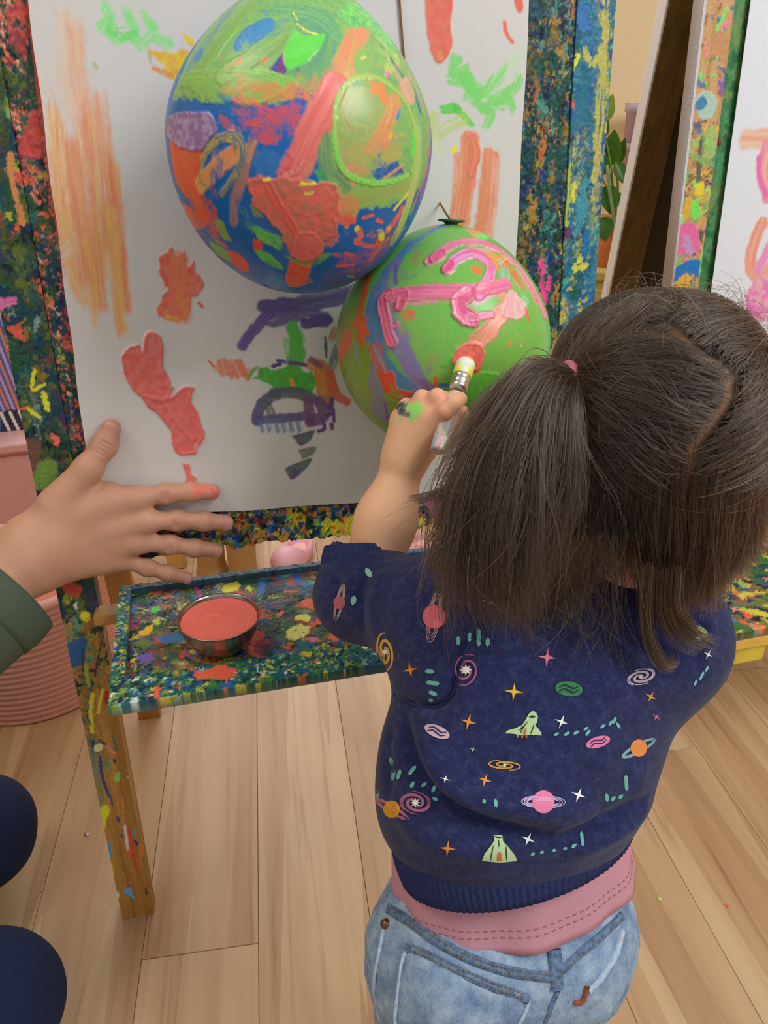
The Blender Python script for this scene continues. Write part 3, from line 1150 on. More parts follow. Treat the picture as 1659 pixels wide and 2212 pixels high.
        ('s', 26, '#f27a5c', '#f5886c', {'th': 0.0004},
         [(0.472, 0.9407), (0.4762, 0.9279), (0.4726, 0.9099)]),
        ('s', 44, '#ef8660', '#ea9674', {'op': 0.95, 'dry': 0.08},
         [(0.4922, 0.9226), (0.4901, 0.8885), (0.4838, 0.8525)]),
        ('s', 22, '#e9957a', '#e8a890', {'op': 0.8, 'dry': 0.3},
         [(0.4984, 0.9191), (0.4975, 0.8794), (0.4933, 0.843)]),
    ],
    'balloon_big': [
        ('b', 0, '#86b35e', '#74a868', {'rag': 10, 'dry': 0.1},
         [(1.147, 0.26), (1.082, 0.48), (1.019, 0.849), (0.83, 1.179), (0.424, 1.383), (-0.264, 1.424), (-0.76, 1.233), (-1.053, 0.978), (-1.267, 0.66), (-1.283, 0.287), (-1.16, -0.204), (-0.743, -0.339), (-0.409, -0.353), (-0.232, -0.323), (-0.151, -0.032), (-0.205, 0.197), (-0.022, 0.282), (0.278, 0.266), (0.702, 0.227)]),
        ('s', 40, '#5f93a0', '#7aa868', {'dry': 0.2, 'freq': 12},
         [(0.674, 1.147), (0.82, 0.751), (0.988, 0.457)]),
        ('b', 0, '#5f9a80', '#6da568', {'rag': 10, 'dry': 0.22},
         [(0.397, 0.809), (0.125, 0.877), (-0.216, 0.844), (-0.277, 0.71), (-0.203, 0.512), (0.008, 0.305), (0.156, 0.271), (0.101, 0.402), (0.3, 0.594)]),
        ('s', 40, '#5f9c84', '#79b060', {'dry': 0.3, 'freq': 14},
         [(0.224, 0.835), (-0.111, 0.784), (-0.258, 0.673)]),
        ('s', 46, '#5d9a78', '#74a75c', {'dry': 0.1, 'freq': 14},
         [(-0.167, 0.625), (-0.109, 0.472), (0.039, 0.328), (0.156, 0.271)]),
        ('s', 44, '#8ab356', '#76a45e', {'dry': 0.08, 'freq': 14, 'th': 0.0004},
         [(0.491, 0.892), (0.639, 0.645), (0.798, 0.425), (0.885, 0.311)]),
        ('s', 46, '#7ea662', '#8cb45e', {'dry': 0.06, 'freq': 14, 'th': 0.0004},
         [(0.554, 0.373), (0.355, 0.478), (0.173, 0.625), (0.147, 0.706)]),
        ('s', 30, '#84b85a', '#74a95e', {'dry': 0.1, 'freq': 12},
         [(0.667, 0.47), (0.557, 0.648), (0.319, 0.762), (0.115, 0.707)]),
        ('s', 34, '#7ca261', '#86ae60', {'dry': 0.06, 'freq': 14},
         [(0.284, 0.396), (0.137, 0.537), (0.093, 0.659)]),
        ('b', 0, '#4b8fb8', '#4284b4', {'rag': 5},
         [(0.533, 0.56), (0.5, 0.654), (0.386, 0.738), (0.277, 0.76), (0.228, 0.705), (0.295, 0.609), (0.411, 0.532), (0.498, 0.523)]),
        ('b', 0, '#4d86b4', None, {'rag': 3},
         [(0.968, 0.568), (0.88, 0.611), (0.828, 0.527), (0.899, 0.494)]),
        ('b', 0, '#62cf4a', '#6cd257', {'rag': 3, 'th': 0.0006},
         [(0.074, 0.667), (-0.015, 0.63), (-0.161, 0.655), (-0.134, 0.574), (-0.033, 0.465), (0.086, 0.402), (0.135, 0.486)]),
        ('s', 5, '#2f6a80', None, {},
         [(0.046, 0.565), (0.032, 0.514)]),
        ('s', 6, '#3f7a70', None, {},
         [(-0.046, 0.655), (-0.065, 0.635)]),
        ('s', 4, '#2f6a80', None, {},
         [(0.043, 0.491), (0.028, 0.465)]),
        ('b', 0, '#2a4f95', '#863a78', {'rag': 3},
         [(0.229, 0.402), (0.165, 0.479), (0.135, 0.492), (0.104, 0.396), (0.148, 0.373)]),
        ('s', 8, '#d68a58', None, {'dry': 0.2},
         [(0.559, 0.416), (0.437, 0.458)]),
        ('s', 10, '#cf8a58', None, {'dry': 0.2},
         [(0.282, 0.45), (0.245, 0.466)]),
        ('b', 0, '#86b350', '#7dab58', {'rag': 6, 'th': 0.0005},
         [(1.054, 0.346), (0.978, 0.428), (0.724, 0.416), (0.348, 0.395), (0.16, 0.378), (0.039, 0.333), (0.097, 0.274), (0.185, 0.232), (0.313, 0.194), (0.542, 0.206), (0.718, 0.202), (0.773, 0.258), (0.916, 0.314)]),
        ('s', 26, '#8ec052', '#80ab5c', {'freq': 14, 'dry': 0.05},
         [(0.97, 0.403), (0.555, 0.379), (0.252, 0.37), (0.068, 0.313)]),
        ('b', 0, '#a8a050', '#c78f50', {'rag': 9, 'dry': 0.3},
         [(0.448, 0.303), (0.329, 0.342), (0.157, 0.309), (0.037, 0.278), (0.155, 0.226), (0.292, 0.228), (0.437, 0.212)]),
        ('s', 16, '#ea5f40', '#d98a54', {'dry': 0.3},
         [(0.323, 0.209), (0.275, 0.196)]),
        ('s', 16, '#ea5f40', '#d98a54', {'dry': 0.3},
         [(0.455, 0.224), (0.371, 0.208)]),
        ('s', 16, '#ea5f40', '#d98a54', {'dry': 0.3},
         [(0.096, 0.261), (-0.007, 0.306)]),
        ('s', 16, '#ea5f40', '#d98a54', {'dry': 0.3},
         [(0.038, 0.29), (-0.037, 0.258)]),
        ('b', 0, '#6a5ca0', '#b4566c', {'rag': 12, 'dry': 0.38},
         [(0.369, 0.162), (0.214, 0.188), (0.036, 0.223), (-0.024, 0.183), (0.002, 0.058), (0.15, 0.024), (0.304, 0.04), (0.368, 0.087)]),
        ('s', 20, '#e4553f', '#c2506a', {'dry': 0.42, 'rag': 0.7},
         [(0.352, 0.087), (0.242, 0.088)]),
        ('s', 20, '#e4553f', '#c2506a', {'dry': 0.42, 'rag': 0.7},
         [(0.122, 0.095), (0.004, 0.144)]),
        ('s', 20, '#e4553f', '#c2506a', {'dry': 0.42, 'rag': 0.7},
         [(0.244, 0.167), (0.183, 0.145)]),
        ('s', 20, '#e4553f', '#c2506a', {'dry': 0.42, 'rag': 0.7},
         [(0.152, 0.117), (0.057, 0.108)]),
        ('s', 20, '#e4553f', '#c2506a', {'dry': 0.42, 'rag': 0.7},
         [(0.272, 0.021), (0.174, 0.012)]),
        ('s', 20, '#e4553f', '#c2506a', {'dry': 0.42, 'rag': 0.7},
         [(0.539, 0.106), (0.468, 0.07)]),
        ('b', 0, '#2c70b4', '#3a78b4', {'rag': 8, 'dry': 0.2, 'op': 0.8},
         [(0.336, -0.064), (0.226, -0.043), (0.143, -0.076), (0.149, -0.158), (0.259, -0.193), (0.322, -0.14)]),
        ('b', 0, '#7a5a80', '#b0584e', {'rag': 8, 'dry': 0.45},
         [(0.352, 0.012), (0.272, -0.034), (0.305, -0.1), (0.369, -0.092)]),
        ('b', 0, '#8d6c98', '#a68fb4', {'th': 0.001, 'rag': 4},
         [(1.244, 0.104), (0.996, 0.156), (0.743, 0.149), (0.665, 0.149), (0.608, 0.118), (0.577, 0.039), (0.658, -0.019), (0.703, -0.069), (0.824, -0.089), (1.045, -0.062), (1.234, 0.005)]),
        ('b', 0, '#e4553d', '#d4643f', {'rag': 6, 'dry': 0.08},
         [(1.181, -0.029), (0.902, -0.032), (0.705, -0.091), (0.761, -0.183), (0.747, -0.367), (0.674, -0.637), (0.666, -0.769), (0.783, -0.721), (0.924, -0.478), (1.119, -0.378), (1.167, -0.203)]),
        ('b', 0, '#e4553d', '#d4643f', {'rag': 6, 'dry': 0.15},
         [(1.297, -0.601), (0.965, -0.522), (0.821, -0.604), (0.872, -0.689), (1.173, -0.812), (1.245, -0.711)]),
        ('b', 0, '#d8553f', '#9a5a70', {'rag': 8, 'dry': 0.35},
         [(0.801, -0.377), (0.681, -0.387), (0.641, -0.514), (0.702, -0.566)]),
        ('s', 10, '#7dbd4c', None, {},
         [(1.359, -0.462), (1.303, -0.605), (1.264, -0.686)]),
        ('s', 15, '#b79c4e', '#5d7a80', {'freq': 6, 'th': 0.0006},
         [(0.729, -0.15), (0.609, -0.016), (0.468, 0.031), (0.388, -0.016), (0.397, -0.12), (0.48, -0.237), (0.575, -0.337)]),
        ('s', 9, '#c4ac50', '#6a7a78', {'freq': 5, 'th': 0.0006},
         [(0.662, -0.088), (0.555, -0.016), (0.452, -0.009), (0.429, -0.07)]),
        ('s', 40, '#e08e5c', '#d99c52', {'freq': 10, 'th': 0.0004},
         [(0.775, -0.314), (0.608, -0.184), (0.429, -0.065)]),
        ('s', 12, '#c99a5a', '#8a8a6a', {},
         [(0.72, -0.15), (0.767, -0.275), (0.688, -0.306)]),
        ('s', 28, '#94788a', '#b0785c', {'freq': 9, 'dry': 0.1},
         [(0.355, -0.052), (0.394, -0.2), (0.462, -0.35), (0.499, -0.517)]),
        ('s', 12, '#d4944c', None, {},
         [(0.32, -0.062), (0.353, -0.104)]),
        ('s', 64, '#e8906a', '#dd8a5e', {'dry': 0.12, 'freq': 12},
         [(-0.518, 0.822), (-0.372, 0.57), (-0.25, 0.381), (-0.144, 0.204), (-0.057, 0.062)]),
        ('s', 50, '#ec8a66', '#c9a25e', {'dry': 0.2, 'freq': 12},
         [(-0.377, 0.634), (-0.283, 0.439), (-0.234, 0.327)]),
        ('s', 58, '#fb6d66', '#f47a6c', {'freq': 13, 'th': 0.0006},
         [(-0.209, 0.337), (-0.114, 0.177), (-0.014, -0.003), (0.081, -0.195)]),
        ('s', 34, '#e67b66', '#d47f6e', {'freq': 13, 'dry': 0.12},
         [(-0.282, 0.359), (-0.19, 0.183), (-0.118, 0.041), (-0.004, -0.169)]),
        ('s', 8, '#ef5f5c', None, {'th': 0.0008},
         [(0.118, -0.156), (0.058, -0.095), (0.077, -0.046)]),
        ('s', 8, '#f2807a', None, {'th': 0.0008},
         [(0.112, -0.171), (0.027, -0.15), (-0.017, -0.09)]),
        ('s', 8, '#e5755a', None, {},
         [(-0.007, 0.281), (0.039, 0.328), (0.097, 0.299)]),
        ('b', 0, '#9aab5e', '#a8a862', {'rag': 5, 'dry': 0.04},
         [(-0.705, 0.099), (-0.656, -0.026), (-0.564, -0.12), (-0.452, -0.161), (-0.343, -0.146), (-0.261, -0.08), (-0.217, 0.019), (-0.22, 0.134), (-0.268, 0.243), (-0.354, 0.327), (-0.464, 0.37), (-0.577, 0.357), (-0.666, 0.287), (-0.708, 0.173)]),
        ('s', 18, '#8fb062', '#a9b268', {'freq': 12, 'dry': 0.12},
         [(-0.624, 0.229), (-0.595, 0.154), (-0.519, 0.095), (-0.421, 0.069), (-0.328, 0.08), (-0.261, 0.123), (-0.236, 0.187), (-0.258, 0.255), (-0.322, 0.312), (-0.416, 0.343), (-0.516, 0.339), (-0.594, 0.298)]),
        ('s', 18, '#a6a45c', '#a9b268', {'freq': 12, 'dry': 0.12},
         [(-0.571, 0.222), (-0.55, 0.166), (-0.494, 0.121), (-0.419, 0.101), (-0.348, 0.109), (-0.296, 0.142), (-0.277, 0.191), (-0.294, 0.243), (-0.344, 0.286), (-0.415, 0.31), (-0.491, 0.306), (-0.549, 0.274)]),
        ('s', 18, '#8fae68', '#a9b268', {'freq': 12, 'dry': 0.12},
         [(-0.524, 0.217), (-0.51, 0.177), (-0.471, 0.145), (-0.418, 0.131), (-0.367, 0.136), (-0.33, 0.159), (-0.316, 0.194), (-0.328, 0.232), (-0.364, 0.263), (-0.415, 0.279), (-0.468, 0.276), (-0.509, 0.253)]),
        ('s', 18, '#9aa060', '#a9b268', {'freq': 12, 'dry': 0.12},
         [(-0.48, 0.212), (-0.472, 0.188), (-0.448, 0.169), (-0.417, 0.16), (-0.386, 0.163), (-0.364, 0.177), (-0.355, 0.198), (-0.363, 0.221), (-0.385, 0.24), (-0.415, 0.249), (-0.447, 0.247), (-0.471, 0.233)]),
        ('b', 0, '#8fae66', '#a3a860', {'rag': 8, 'dry': 0.2},
         [(-0.315, 0.233), (-0.433, 0.326), (-0.584, 0.335), (-0.646, 0.288), (-0.544, 0.173), (-0.401, 0.138)]),
        ('b', 0, '#e88a52', '#dd9450', {'rag': 4, 'dry': 0.1},
         [(-0.5, 0.385), (-0.588, 0.413), (-0.635, 0.343), (-0.659, 0.293), (-0.583, 0.276), (-0.544, 0.32), (-0.487, 0.334)]),
        ('s', 11, '#7fd652', '#8fce5c', {'th': 0.0008},
         [(-0.222, 0.148), (-0.216, 0.048), (-0.254, -0.077), (-0.324, -0.148), (-0.461, -0.189), (-0.662, -0.19), (-0.857, -0.151)]),
        ('s', 12, '#93c95a', '#b0b860', {'th': 0.0006, 'dry': 0.05},
         [(-0.219, 0.123), (-0.229, 0.249), (-0.304, 0.362), (-0.435, 0.422), (-0.59, 0.431), (-0.768, 0.368), (-0.886, 0.251), (-0.948, 0.04), (-0.912, -0.12)]),
        ('s', 7, '#d6d04a', None, {},
         [(-0.266, 0.33), (-0.338, 0.398), (-0.436, 0.442)]),
        ('b', 0, '#2f86c6', '#3a90cc', {'rag': 2},  # glint on the blue rubber, painted in as a brighter patch
         [(-0.652, 0.326), (-0.726, 0.339), (-0.753, 0.276), (-0.723, 0.205), (-0.659, 0.219), (-0.633, 0.272)]),
        ('s', 8, '#e9d43e', None, {'th': 0.0005},
         [(-0.679, 0.343), (-0.659, 0.248), (-0.617, 0.154)]),
        ('b', 0, '#f0a848', '#e9c840', {'rag': 3},
         [(-0.618, 0.145), (-0.67, 0.137), (-0.651, 0.079), (-0.55, 0.055), (-0.571, 0.095)]),
        ('s', 42, '#d8935a', '#cf9a62', {'dry': 0.1, 'freq': 12},
         [(-0.706, 0.327), (-0.605, 0.158), (-0.463, -0.028), (-0.306, -0.208)]),
        ('s', 30, '#ee8468', '#e59464', {'dry': 0.1},
         [(-0.59, 0.047), (-0.449, -0.082), (-0.335, -0.167), (-0.309, -0.25)]),
        ('b', 0, '#1b5ba4', '#3f6f9a', {'rag': 3},
         [(-0.488, -0.1), (-0.694, -0.046), (-0.81, -0.143), (-0.659, -0.172), (-0.541, -0.166)]),
        ('s', 34, '#a3ad5e', '#b0a65e', {'dry': 0.1, 'freq': 12},
         [(-0.341, -0.021), (-0.484, -0.067), (-0.726, -0.001)]),
        ('s', 7, '#e79458', None, {},
         [(-0.797, -0.073), (-0.614, -0.163)]),
        ('s', 56, '#98ab5c', '#8fb45a', {'dry': 0.05, 'freq': 13},
         [(-0.306, -0.322), (-0.472, -0.279), (-0.765, -0.227), (-0.935, -0.203)]),
        ('b', 0, '#e08a5e', '#b8985a', {'rag': 6, 'dry': 0.1},
         [(-0.263, -0.293), (-0.399, -0.278), (-0.426, -0.416), (-0.313, -0.445), (-0.246, -0.397)]),
        ('s', 22, '#f06a5c', '#e9705c', {},
         [(-0.232, -0.323), (-0.274, -0.413), (-0.349, -0.446)]),
        ('s', 9, '#e6dc3c', None, {},
         [(-0.766, -0.383), (-0.87, -0.3), (-0.937, -0.248)]),
        ('b', 0, '#4aa85a', '#3f9060', {'rag': 6, 'dry': 0.2},
         [(-0.094, -0.124), (-0.186, -0.107), (-0.183, -0.172), (-0.128, -0.201)]),
        ('s', 34, '#7f9f60', '#5f8f68', {'dry': 0.1, 'freq': 12},
         [(-0.148, 0.043), (-0.17, -0.107), (-0.307, -0.222)]),
        ('b', 0, '#e2685a', '#c0705a', {'rag': 9, 'th': 0.0009},
         [(0.368, -0.219), (0.275, -0.189), (0.196, -0.204), (0.118, -0.19), (-0.004, -0.195), (-0.159, -0.2), (-0.25, -0.215), (-0.276, -0.293), (-0.261, -0.413), (-0.278, -0.511), (-0.187, -0.58), (-0.181, -0.677), (-0.084, -0.741), (-0.0, -0.754), (0.082, -0.669), (0.138, -0.546), (0.203, -0.47), (0.284, -0.402), (0.346, -0.321)]),
        ('b', 0, '#d84f48', '#b8505a', {'rag': 6, 'dry': 0.15},
         [(0.36, -0.208), (0.275, -0.189), (0.205, -0.199), (0.245, -0.268), (0.327, -0.27)]),
        ('b', 0, '#9c8a54', '#a2705c', {'rag': 9, 'dry': 0.12, 'th': 0.0005},
         [(0.112, -0.235), (-0.005, -0.2), (-0.16, -0.208), (-0.234, -0.266), (-0.208, -0.353), (-0.081, -0.411), (0.055, -0.394), (0.112, -0.312)]),
        ('b', 0, '#7f8a66', None, {'rag': 5, 'dry': 0.2},
         [(0.349, -0.365), (0.282, -0.381), (0.259, -0.445), (0.328, -0.442)]),
        ('s', 7, '#d9c84a', None, {'th': 0.0006},
         [(-0.005, -0.216), (-0.097, -0.205)]),
        ('s', 7, '#d9c84a', None, {'th': 0.0006},
         [(-0.037, -0.268), (-0.084, -0.26)]),
        ('s', 7, '#d9c84a', None, {'th': 0.0006},
         [(0.034, -0.486), (0.014, -0.518)]),
        ('s', 7, '#d9c84a', None, {'th': 0.0006},
         [(0.237, -0.213), (0.205, -0.197)]),
        ('b', 0, '#d0685f', '#a86a7c', {'rag': 7, 'dry': 0.2},
         [(-0.147, -0.511), (-0.247, -0.477), (-0.308, -0.547), (-0.262, -0.619), (-0.183, -0.618)]),
        ('s', 18, '#e2555a', '#d06a6a', {'dry': 0.3},
         [(-0.217, -0.294), (-0.162, -0.24)]),
        ('s', 18, '#ea6a58', '#e55648', {'th': 0.0008, 'dry': 0.1},
         [(0.212, -0.237), (0.15, -0.344), (0.021, -0.518), (-0.035, -0.68)]),
        ('b', 0, '#ec7066', '#d8685c', {'rag': 6, 'th': 0.0008},
         [(0.061, -0.591), (-0.029, -0.515), (-0.15, -0.552), (-0.174, -0.677), (-0.077, -0.741), (0.018, -0.738)]),
        ('b', 0, '#5cb84c', '#6fc45a', {'rag': 4, 'th': 0.0004},
         [(0.35, -0.497), (0.306, -0.524), (0.224, -0.546), (0.129, -0.569), (0.139, -0.675), (0.223, -0.648), (0.307, -0.609)]),
        ('b', 0, '#5cbc50', '#66c25a', {'rag': 3},
         [(0.357, -0.715), (0.272, -0.705), (0.18, -0.767), (0.121, -0.866), (0.21, -0.862), (0.298, -0.801)]),
        ('b', 0, '#66ba4c', '#74b04c', {'rag': 3},
         [(0.831, -0.81), (0.716, -0.79), (0.62, -0.842), (0.63, -0.956), (0.767, -0.977), (0.894, -0.958)]),
        ('b', 0, '#74b04c', '#8a9a50', {'rag': 4},
         [(0.689, -0.555), (0.6, -0.525), (0.574, -0.608), (0.548, -0.682), (0.647, -0.679)]),
        ('b', 0, '#e9503a', '#df5a40', {'rag': 3, 'th': 0.0005},
         [(0.627, -0.802), (0.519, -0.785), (0.445, -0.845), (0.442, -0.95), (0.53, -1.059), (0.609, -0.971)]),
        ('b', 0, '#e0533f', None, {'rag': 4, 'dry': 0.2},
         [(0.357, -0.626), (0.292, -0.606), (0.286, -0.691), (0.349, -0.713)]),
        ('b', 0, '#64a848', '#7aa04c', {'rag': 5, 'dry': 0.1},
         [(0.125, -0.694), (0.018, -0.747), (-0.161, -0.697), (-0.285, -0.676), (-0.203, -0.75), (-0.104, -0.826), (0.017, -0.817)]),
        ('b', 0, '#ea553e', '#d86a48', {'rag': 3, 'th': 0.0005},
         [(0.069, -0.752), (-0.058, -0.812), (-0.104, -0.836), (-0.066, -0.994), (0.016, -1.12), (0.101, -1.062), (0.105, -0.972)]),
        ('s', 10, '#c0884c', None, {'dry': 0.1},
         [(0.162, -1.079), (0.016, -1.12), (-0.076, -1.04)]),
        ('b', 0, '#3a80bf', '#3478b4', {'rag': 3},
         [(0.312, -1.02), (0.226, -0.948), (0.133, -1.021), (0.097, -1.161), (0.229, -1.261), (0.323, -1.179)]),
        ('s', 8, '#dd5348', None, {'dry': 0.2},
         [(0.44, -1.362), (0.23, -1.401), (0.067, -1.331)]),
        ('b', 0, '#6f5c98', '#4a62a0', {'rag': 12, 'dry': 0.4, 'op': 0.8},
         [(-0.22, -0.895), (-0.359, -0.753), (-0.582, -0.612), (-0.838, -0.459), (-0.925, -0.361), (-1.0, -0.631), (-0.876, -1.013), (-0.587, -1.21), (-0.304, -1.149)]),
        ('b', 0, '#c96a76', '#8a5c90', {'rag': 12, 'dry': 0.5},
         [(-0.27, -0.68), (-0.478, -0.725), (-0.741, -0.645), (-0.93, -0.761), (-0.697, -0.933), (-0.442, -0.935)]),
        ('s', 20, '#ea5342', '#dd6a5a', {'dry': 0.12, 'rag': 0.5},
         [(-0.458, -0.513), (-0.485, -0.567), (-0.45, -0.594)]),
        ('s', 14, '#ea5342', '#dd6a5a', {'dry': 0.12, 'rag': 0.5},
         [(-0.443, -0.601), (-0.597, -0.666), (-0.675, -0.665)]),
        ('s', 16, '#ea5342', '#dd6a5a', {'dry': 0.12, 'rag': 0.5},
         [(-0.657, -0.626), (-0.709, -0.673), (-0.649, -0.818)]),
        ('s', 10, '#ea5342', '#dd6a5a', {'dry': 0.12, 'rag': 0.5},
         [(-0.476, -0.419), (-0.554, -0.407)]),
        ('s', 16, '#ea5342', '#dd6a5a', {'dry': 0.12, 'rag': 0.5},
         [(-0.353, -0.42), (-0.4, -0.441)]),
        ('s', 10, '#ea5342', '#dd6a5a', {'dry': 0.12, 'rag': 0.5},
         [(-0.606, -0.446), (-0.662, -0.47)]),
        ('s', 22, '#ea5342', '#dd6a5a', {'dry': 0.12, 'rag': 0.5},
         [(-0.749, -0.553), (-0.862, -0.395)]),
        ('s', 10, '#ea5342', '#dd6a5a', {'dry': 0.12, 'rag': 0.5},
         [(-0.37, -0.7), (-0.458, -0.73)]),
        ('s', 12, '#ea5342', '#dd6a5a', {'dry': 0.12, 'rag': 0.5},
         [(-0.331, -0.824), (-0.485, -0.837)]),
        ('s', 12, '#ea5342', '#dd6a5a', {'dry': 0.12, 'rag': 0.5},
         [(-1.055, -0.382), (-1.076, -0.338)]),
        ('s', 9, '#ea5342', '#dd6a5a', {'dry': 0.12, 'rag': 0.5},
         [(-0.754, -0.648), (-0.859, -0.641)]),
        ('s', 10, '#ea5342', '#dd6a5a', {'dry': 0.12, 'rag': 0.5},
         [(-0.353, -0.479), (-0.327, -0.413)]),
        ('b', 0, '#e8d230', '#dcc030', {'rag': 2, 'th': 0.0005},
         [(-0.623, -0.532), (-0.668, -0.523), (-0.715, -0.575), (-0.729, -0.642), (-0.673, -0.629)]),
        ('b', 0, '#e8d230', None, {'rag': 2},
         [(-0.415, -0.489), (-0.442, -0.47), (-0.456, -0.506), (-0.427, -0.518)]),
        ('s', 10, '#5cc05c', None, {},
         [(-0.465, -0.985), (-0.54, -1.034)]),
        ('s', 10, '#d9707a', '#a86a90', {'dry': 0.3},
         [(0.017, -1.435), (-0.289, -1.329), (-0.642, -1.068)]),
        ('s', 40, '#92c65c', '#b6b864', {'dry': 0.08},
         [(-0.939, 0.134), (-0.982, -0.122), (-0.944, -0.401), (-0.885, -0.689)]),
        ('s', 18, '#62d44a', None, {},
         [(-0.887, 0.006), (-0.908, 0.1)]),
        ('s', 14, '#e6604c', '#d0605c', {'dry': 0.1},
         [(-1.188, 0.419), (-1.223, 0.091), (-1.178, -0.167), (-1.078, -0.308)]),
        ('b', 0, '#dba592', '#c9a884', {'rag': 5, 'dry': 0.1},
         [(-0.754, 0.427), (-0.918, 0.539), (-0.979, 0.434), (-0.947, 0.342), (-0.808, 0.324)]),
        ('s', 12, '#e28a90', None, {'dry': 0.1},
         [(-0.968, 0.574), (-1.079, 0.462), (-1.126, 0.329)]),
        ('b', 0, '#c3c85e', '#a9c868', {'rag': 6, 'dry': 0.1},
         [(-0.626, 0.602), (-0.79, 0.735), (-0.899, 0.683), (-0.796, 0.552), (-0.659, 0.482)]),
        ('b', 0, '#ee7fa8', None, {'rag': 2, 'th': 0.0006},
         [(-0.629, 0.491), (-0.678, 0.518), (-0.693, 0.491), (-0.643, 0.454)]),
        ('b', 0, '#8fb65e', '#7fae68', {'rag': 8, 'dry': 0.1},
         [(-0.37, 0.54), (-0.535, 0.677), (-0.707, 0.627), (-0.593, 0.467), (-0.399, 0.402)]),
        ('b', 0, '#7cd45c', '#66b070', {'rag': 8, 'dry': 0.1},
         [(-0.308, 0.871), (-0.603, 1.121), (-0.914, 1.091), (-0.939, 0.766), (-0.776, 0.69), (-0.607, 0.818), (-0.391, 0.777)]),
        ('s', 20, '#4f9a70', '#3f8a80', {},
         [(-0.766, 0.612), (-0.851, 0.535)]),
        ('s', 10, '#2f5ca4', None, {},
         [(-0.996, 0.404), (-1.037, 0.293)]),
        ('s', 6, '#d8d860', None, {'th': 0.0005},
         [(0.087, 0.798), (0.052, 0.746)]),
        ('s', 6, '#d8d860', None, {'th': 0.0005},
         [(0.051, 0.711), (-0.014, 0.668)]),
        ('s', 6, '#d8d860', None, {'th': 0.0005},
         [(-0.442, 0.539), (-0.482, 0.564)]),
        ('s', 6, '#d8d860', None, {'th': 0.0005},
         [(0.002, 0.666), (-0.109, 0.647)]),
    ],
    'balloon_small': [
        ('b', 0, '#86a336', '#7c9a34', {'rag': 8},
         [(1.41, -0.392), (1.452, 0.121), (0.891, 0.283), (0.602, -0.133), (0.279, -0.424), (0.064, -0.581), (0.208, -1.455), (0.603, -1.344), (1.132, -0.938)]),
        ('s', 34, '#8a9a58', '#7f8f5a', {'dry': 0.1},
         [(1.242, 0.761), (1.402, 0.363), (1.346, -0.104)]),
        ('s', 60, '#4f88ac', '#5f7fae', {'freq': 8},
         [(0.075, 1.223), (0.381, 0.913), (0.561, 0.619), (0.659, 0.309), (0.631, 0.024), (0.541, -0.208), (0.366, -0.393), (0.152, -0.461)]),
        ('s', 52, '#7d7fa8', '#8a76a2', {'freq': 8, 'dry': 0.05},
         [(0.515, 0.638), (0.514, 0.344), (0.424, 0.033), (0.242, -0.218), (0.074, -0.382)]),
        ('s', 16, '#6f6496', None, {'dry': 0.1},
         [(0.536, 0.641), (0.47, 0.469)]),
        ('s', 14, '#6aa850', None, {'dry': 0.2},
         [(0.559, 0.569), (0.535, 0.408)]),
        ('b', 0, '#6bb549', '#7ab04e', {'rag': 7},
         [(0.464, 0.797), (0.26, 1.057), (-0.085, 1.3), (-0.52, 1.348), (-0.781, 0.912), (-0.968, 0.503), (-1.04, 0.038), (-0.809, -0.467), (-0.432, -0.681), (-0.145, -0.568), (0.076, -0.341), (0.25, -0.068), (0.423, 0.341), (0.488, 0.561)]),
        ('s', 50, '#6cb649', '#7fb052', {'op': 0.7, 'dry': 0.3, 'freq': 16},
         [(0.231, 0.189), (0.131, -0.097), (-0.04, -0.313)]),
        ('s', 50, '#6cb649', '#7fb052', {'op': 0.7, 'dry': 0.3, 'freq': 16},
         [(0.033, 0.125), (-0.028, -0.161), (-0.142, -0.348)]),
        ('s', 50, '#6cb649', '#7fb052', {'op': 0.7, 'dry': 0.3, 'freq': 16},
         [(0.338, 0.695), (0.138, 0.855), (-0.127, 0.943)]),
        ('s', 50, '#6cb649', '#7fb052', {'op': 0.7, 'dry': 0.3, 'freq': 16},
         [(0.266, 0.503), (0.071, 0.593), (-0.173, 0.568)]),
        ('s', 50, '#6cb649', '#7fb052', {'op': 0.7, 'dry': 0.3, 'freq': 16},
         [(-0.332, -0.072), (-0.542, -0.305), (-0.739, -0.617)]),
        ('s', 50, '#6cb649', '#7fb052', {'op': 0.7, 'dry': 0.3, 'freq': 16},
         [(-0.575, 0.17), (-0.561, -0.142), (-0.473, -0.434)]),
        ('s', 50, '#6cb649', '#7fb052', {'op': 0.7, 'dry': 0.3, 'freq': 16},
         [(0.339, 0.421), (0.139, 0.462)]),
        ('b', 0, '#a08a50', None, {'rag': 6, 'dry': 0.3, 'op': 0.7},
         [(0.396, 0.756), (0.312, 0.804), (0.271, 0.69), (0.344, 0.596)]),
        ('s', 8, '#5fc045', None, {'th': 0.0008},
         [(-0.031, -0.198), (-0.114, -0.047)]),
        ('s', 10, '#66c64a', None, {'th': 0.0006},
         [(-0.082, -0.121), (-0.202, -0.346)]),
        ('b', 0, '#a89050', None, {'rag': 8, 'dry': 0.4, 'op': 0.6},
         [(0.128, -0.134), (0.051, -0.129), (0.024, -0.24), (0.102, -0.245)]),
        ('s', 30, '#ea5a32', '#c9703c', {'dry': 0.22, 'rag': 0.6},
         [(0.92, 0.648), (0.845, 0.324), (0.81, 0.018), (0.762, -0.043)]),
        ('s', 26, '#ee5630', '#e0603a', {'dry': 0.15, 'rag': 0.6},
         [(0.913, 0.104), (0.826, 0.146), (0.718, 0.021)]),
        ('b', 0, '#ec5a36', '#d8683c', {'rag': 5, 'dry': 0.12},
         [(1.21, -0.094), (0.989, 0.05), (0.913, -0.051), (1.057, -0.229), (1.37, -0.469)]),
        ('s', 16, '#8a9a80', '#7f9a90', {'dry': 0.1},
         [(0.874, -0.071), (0.808, -0.263)]),
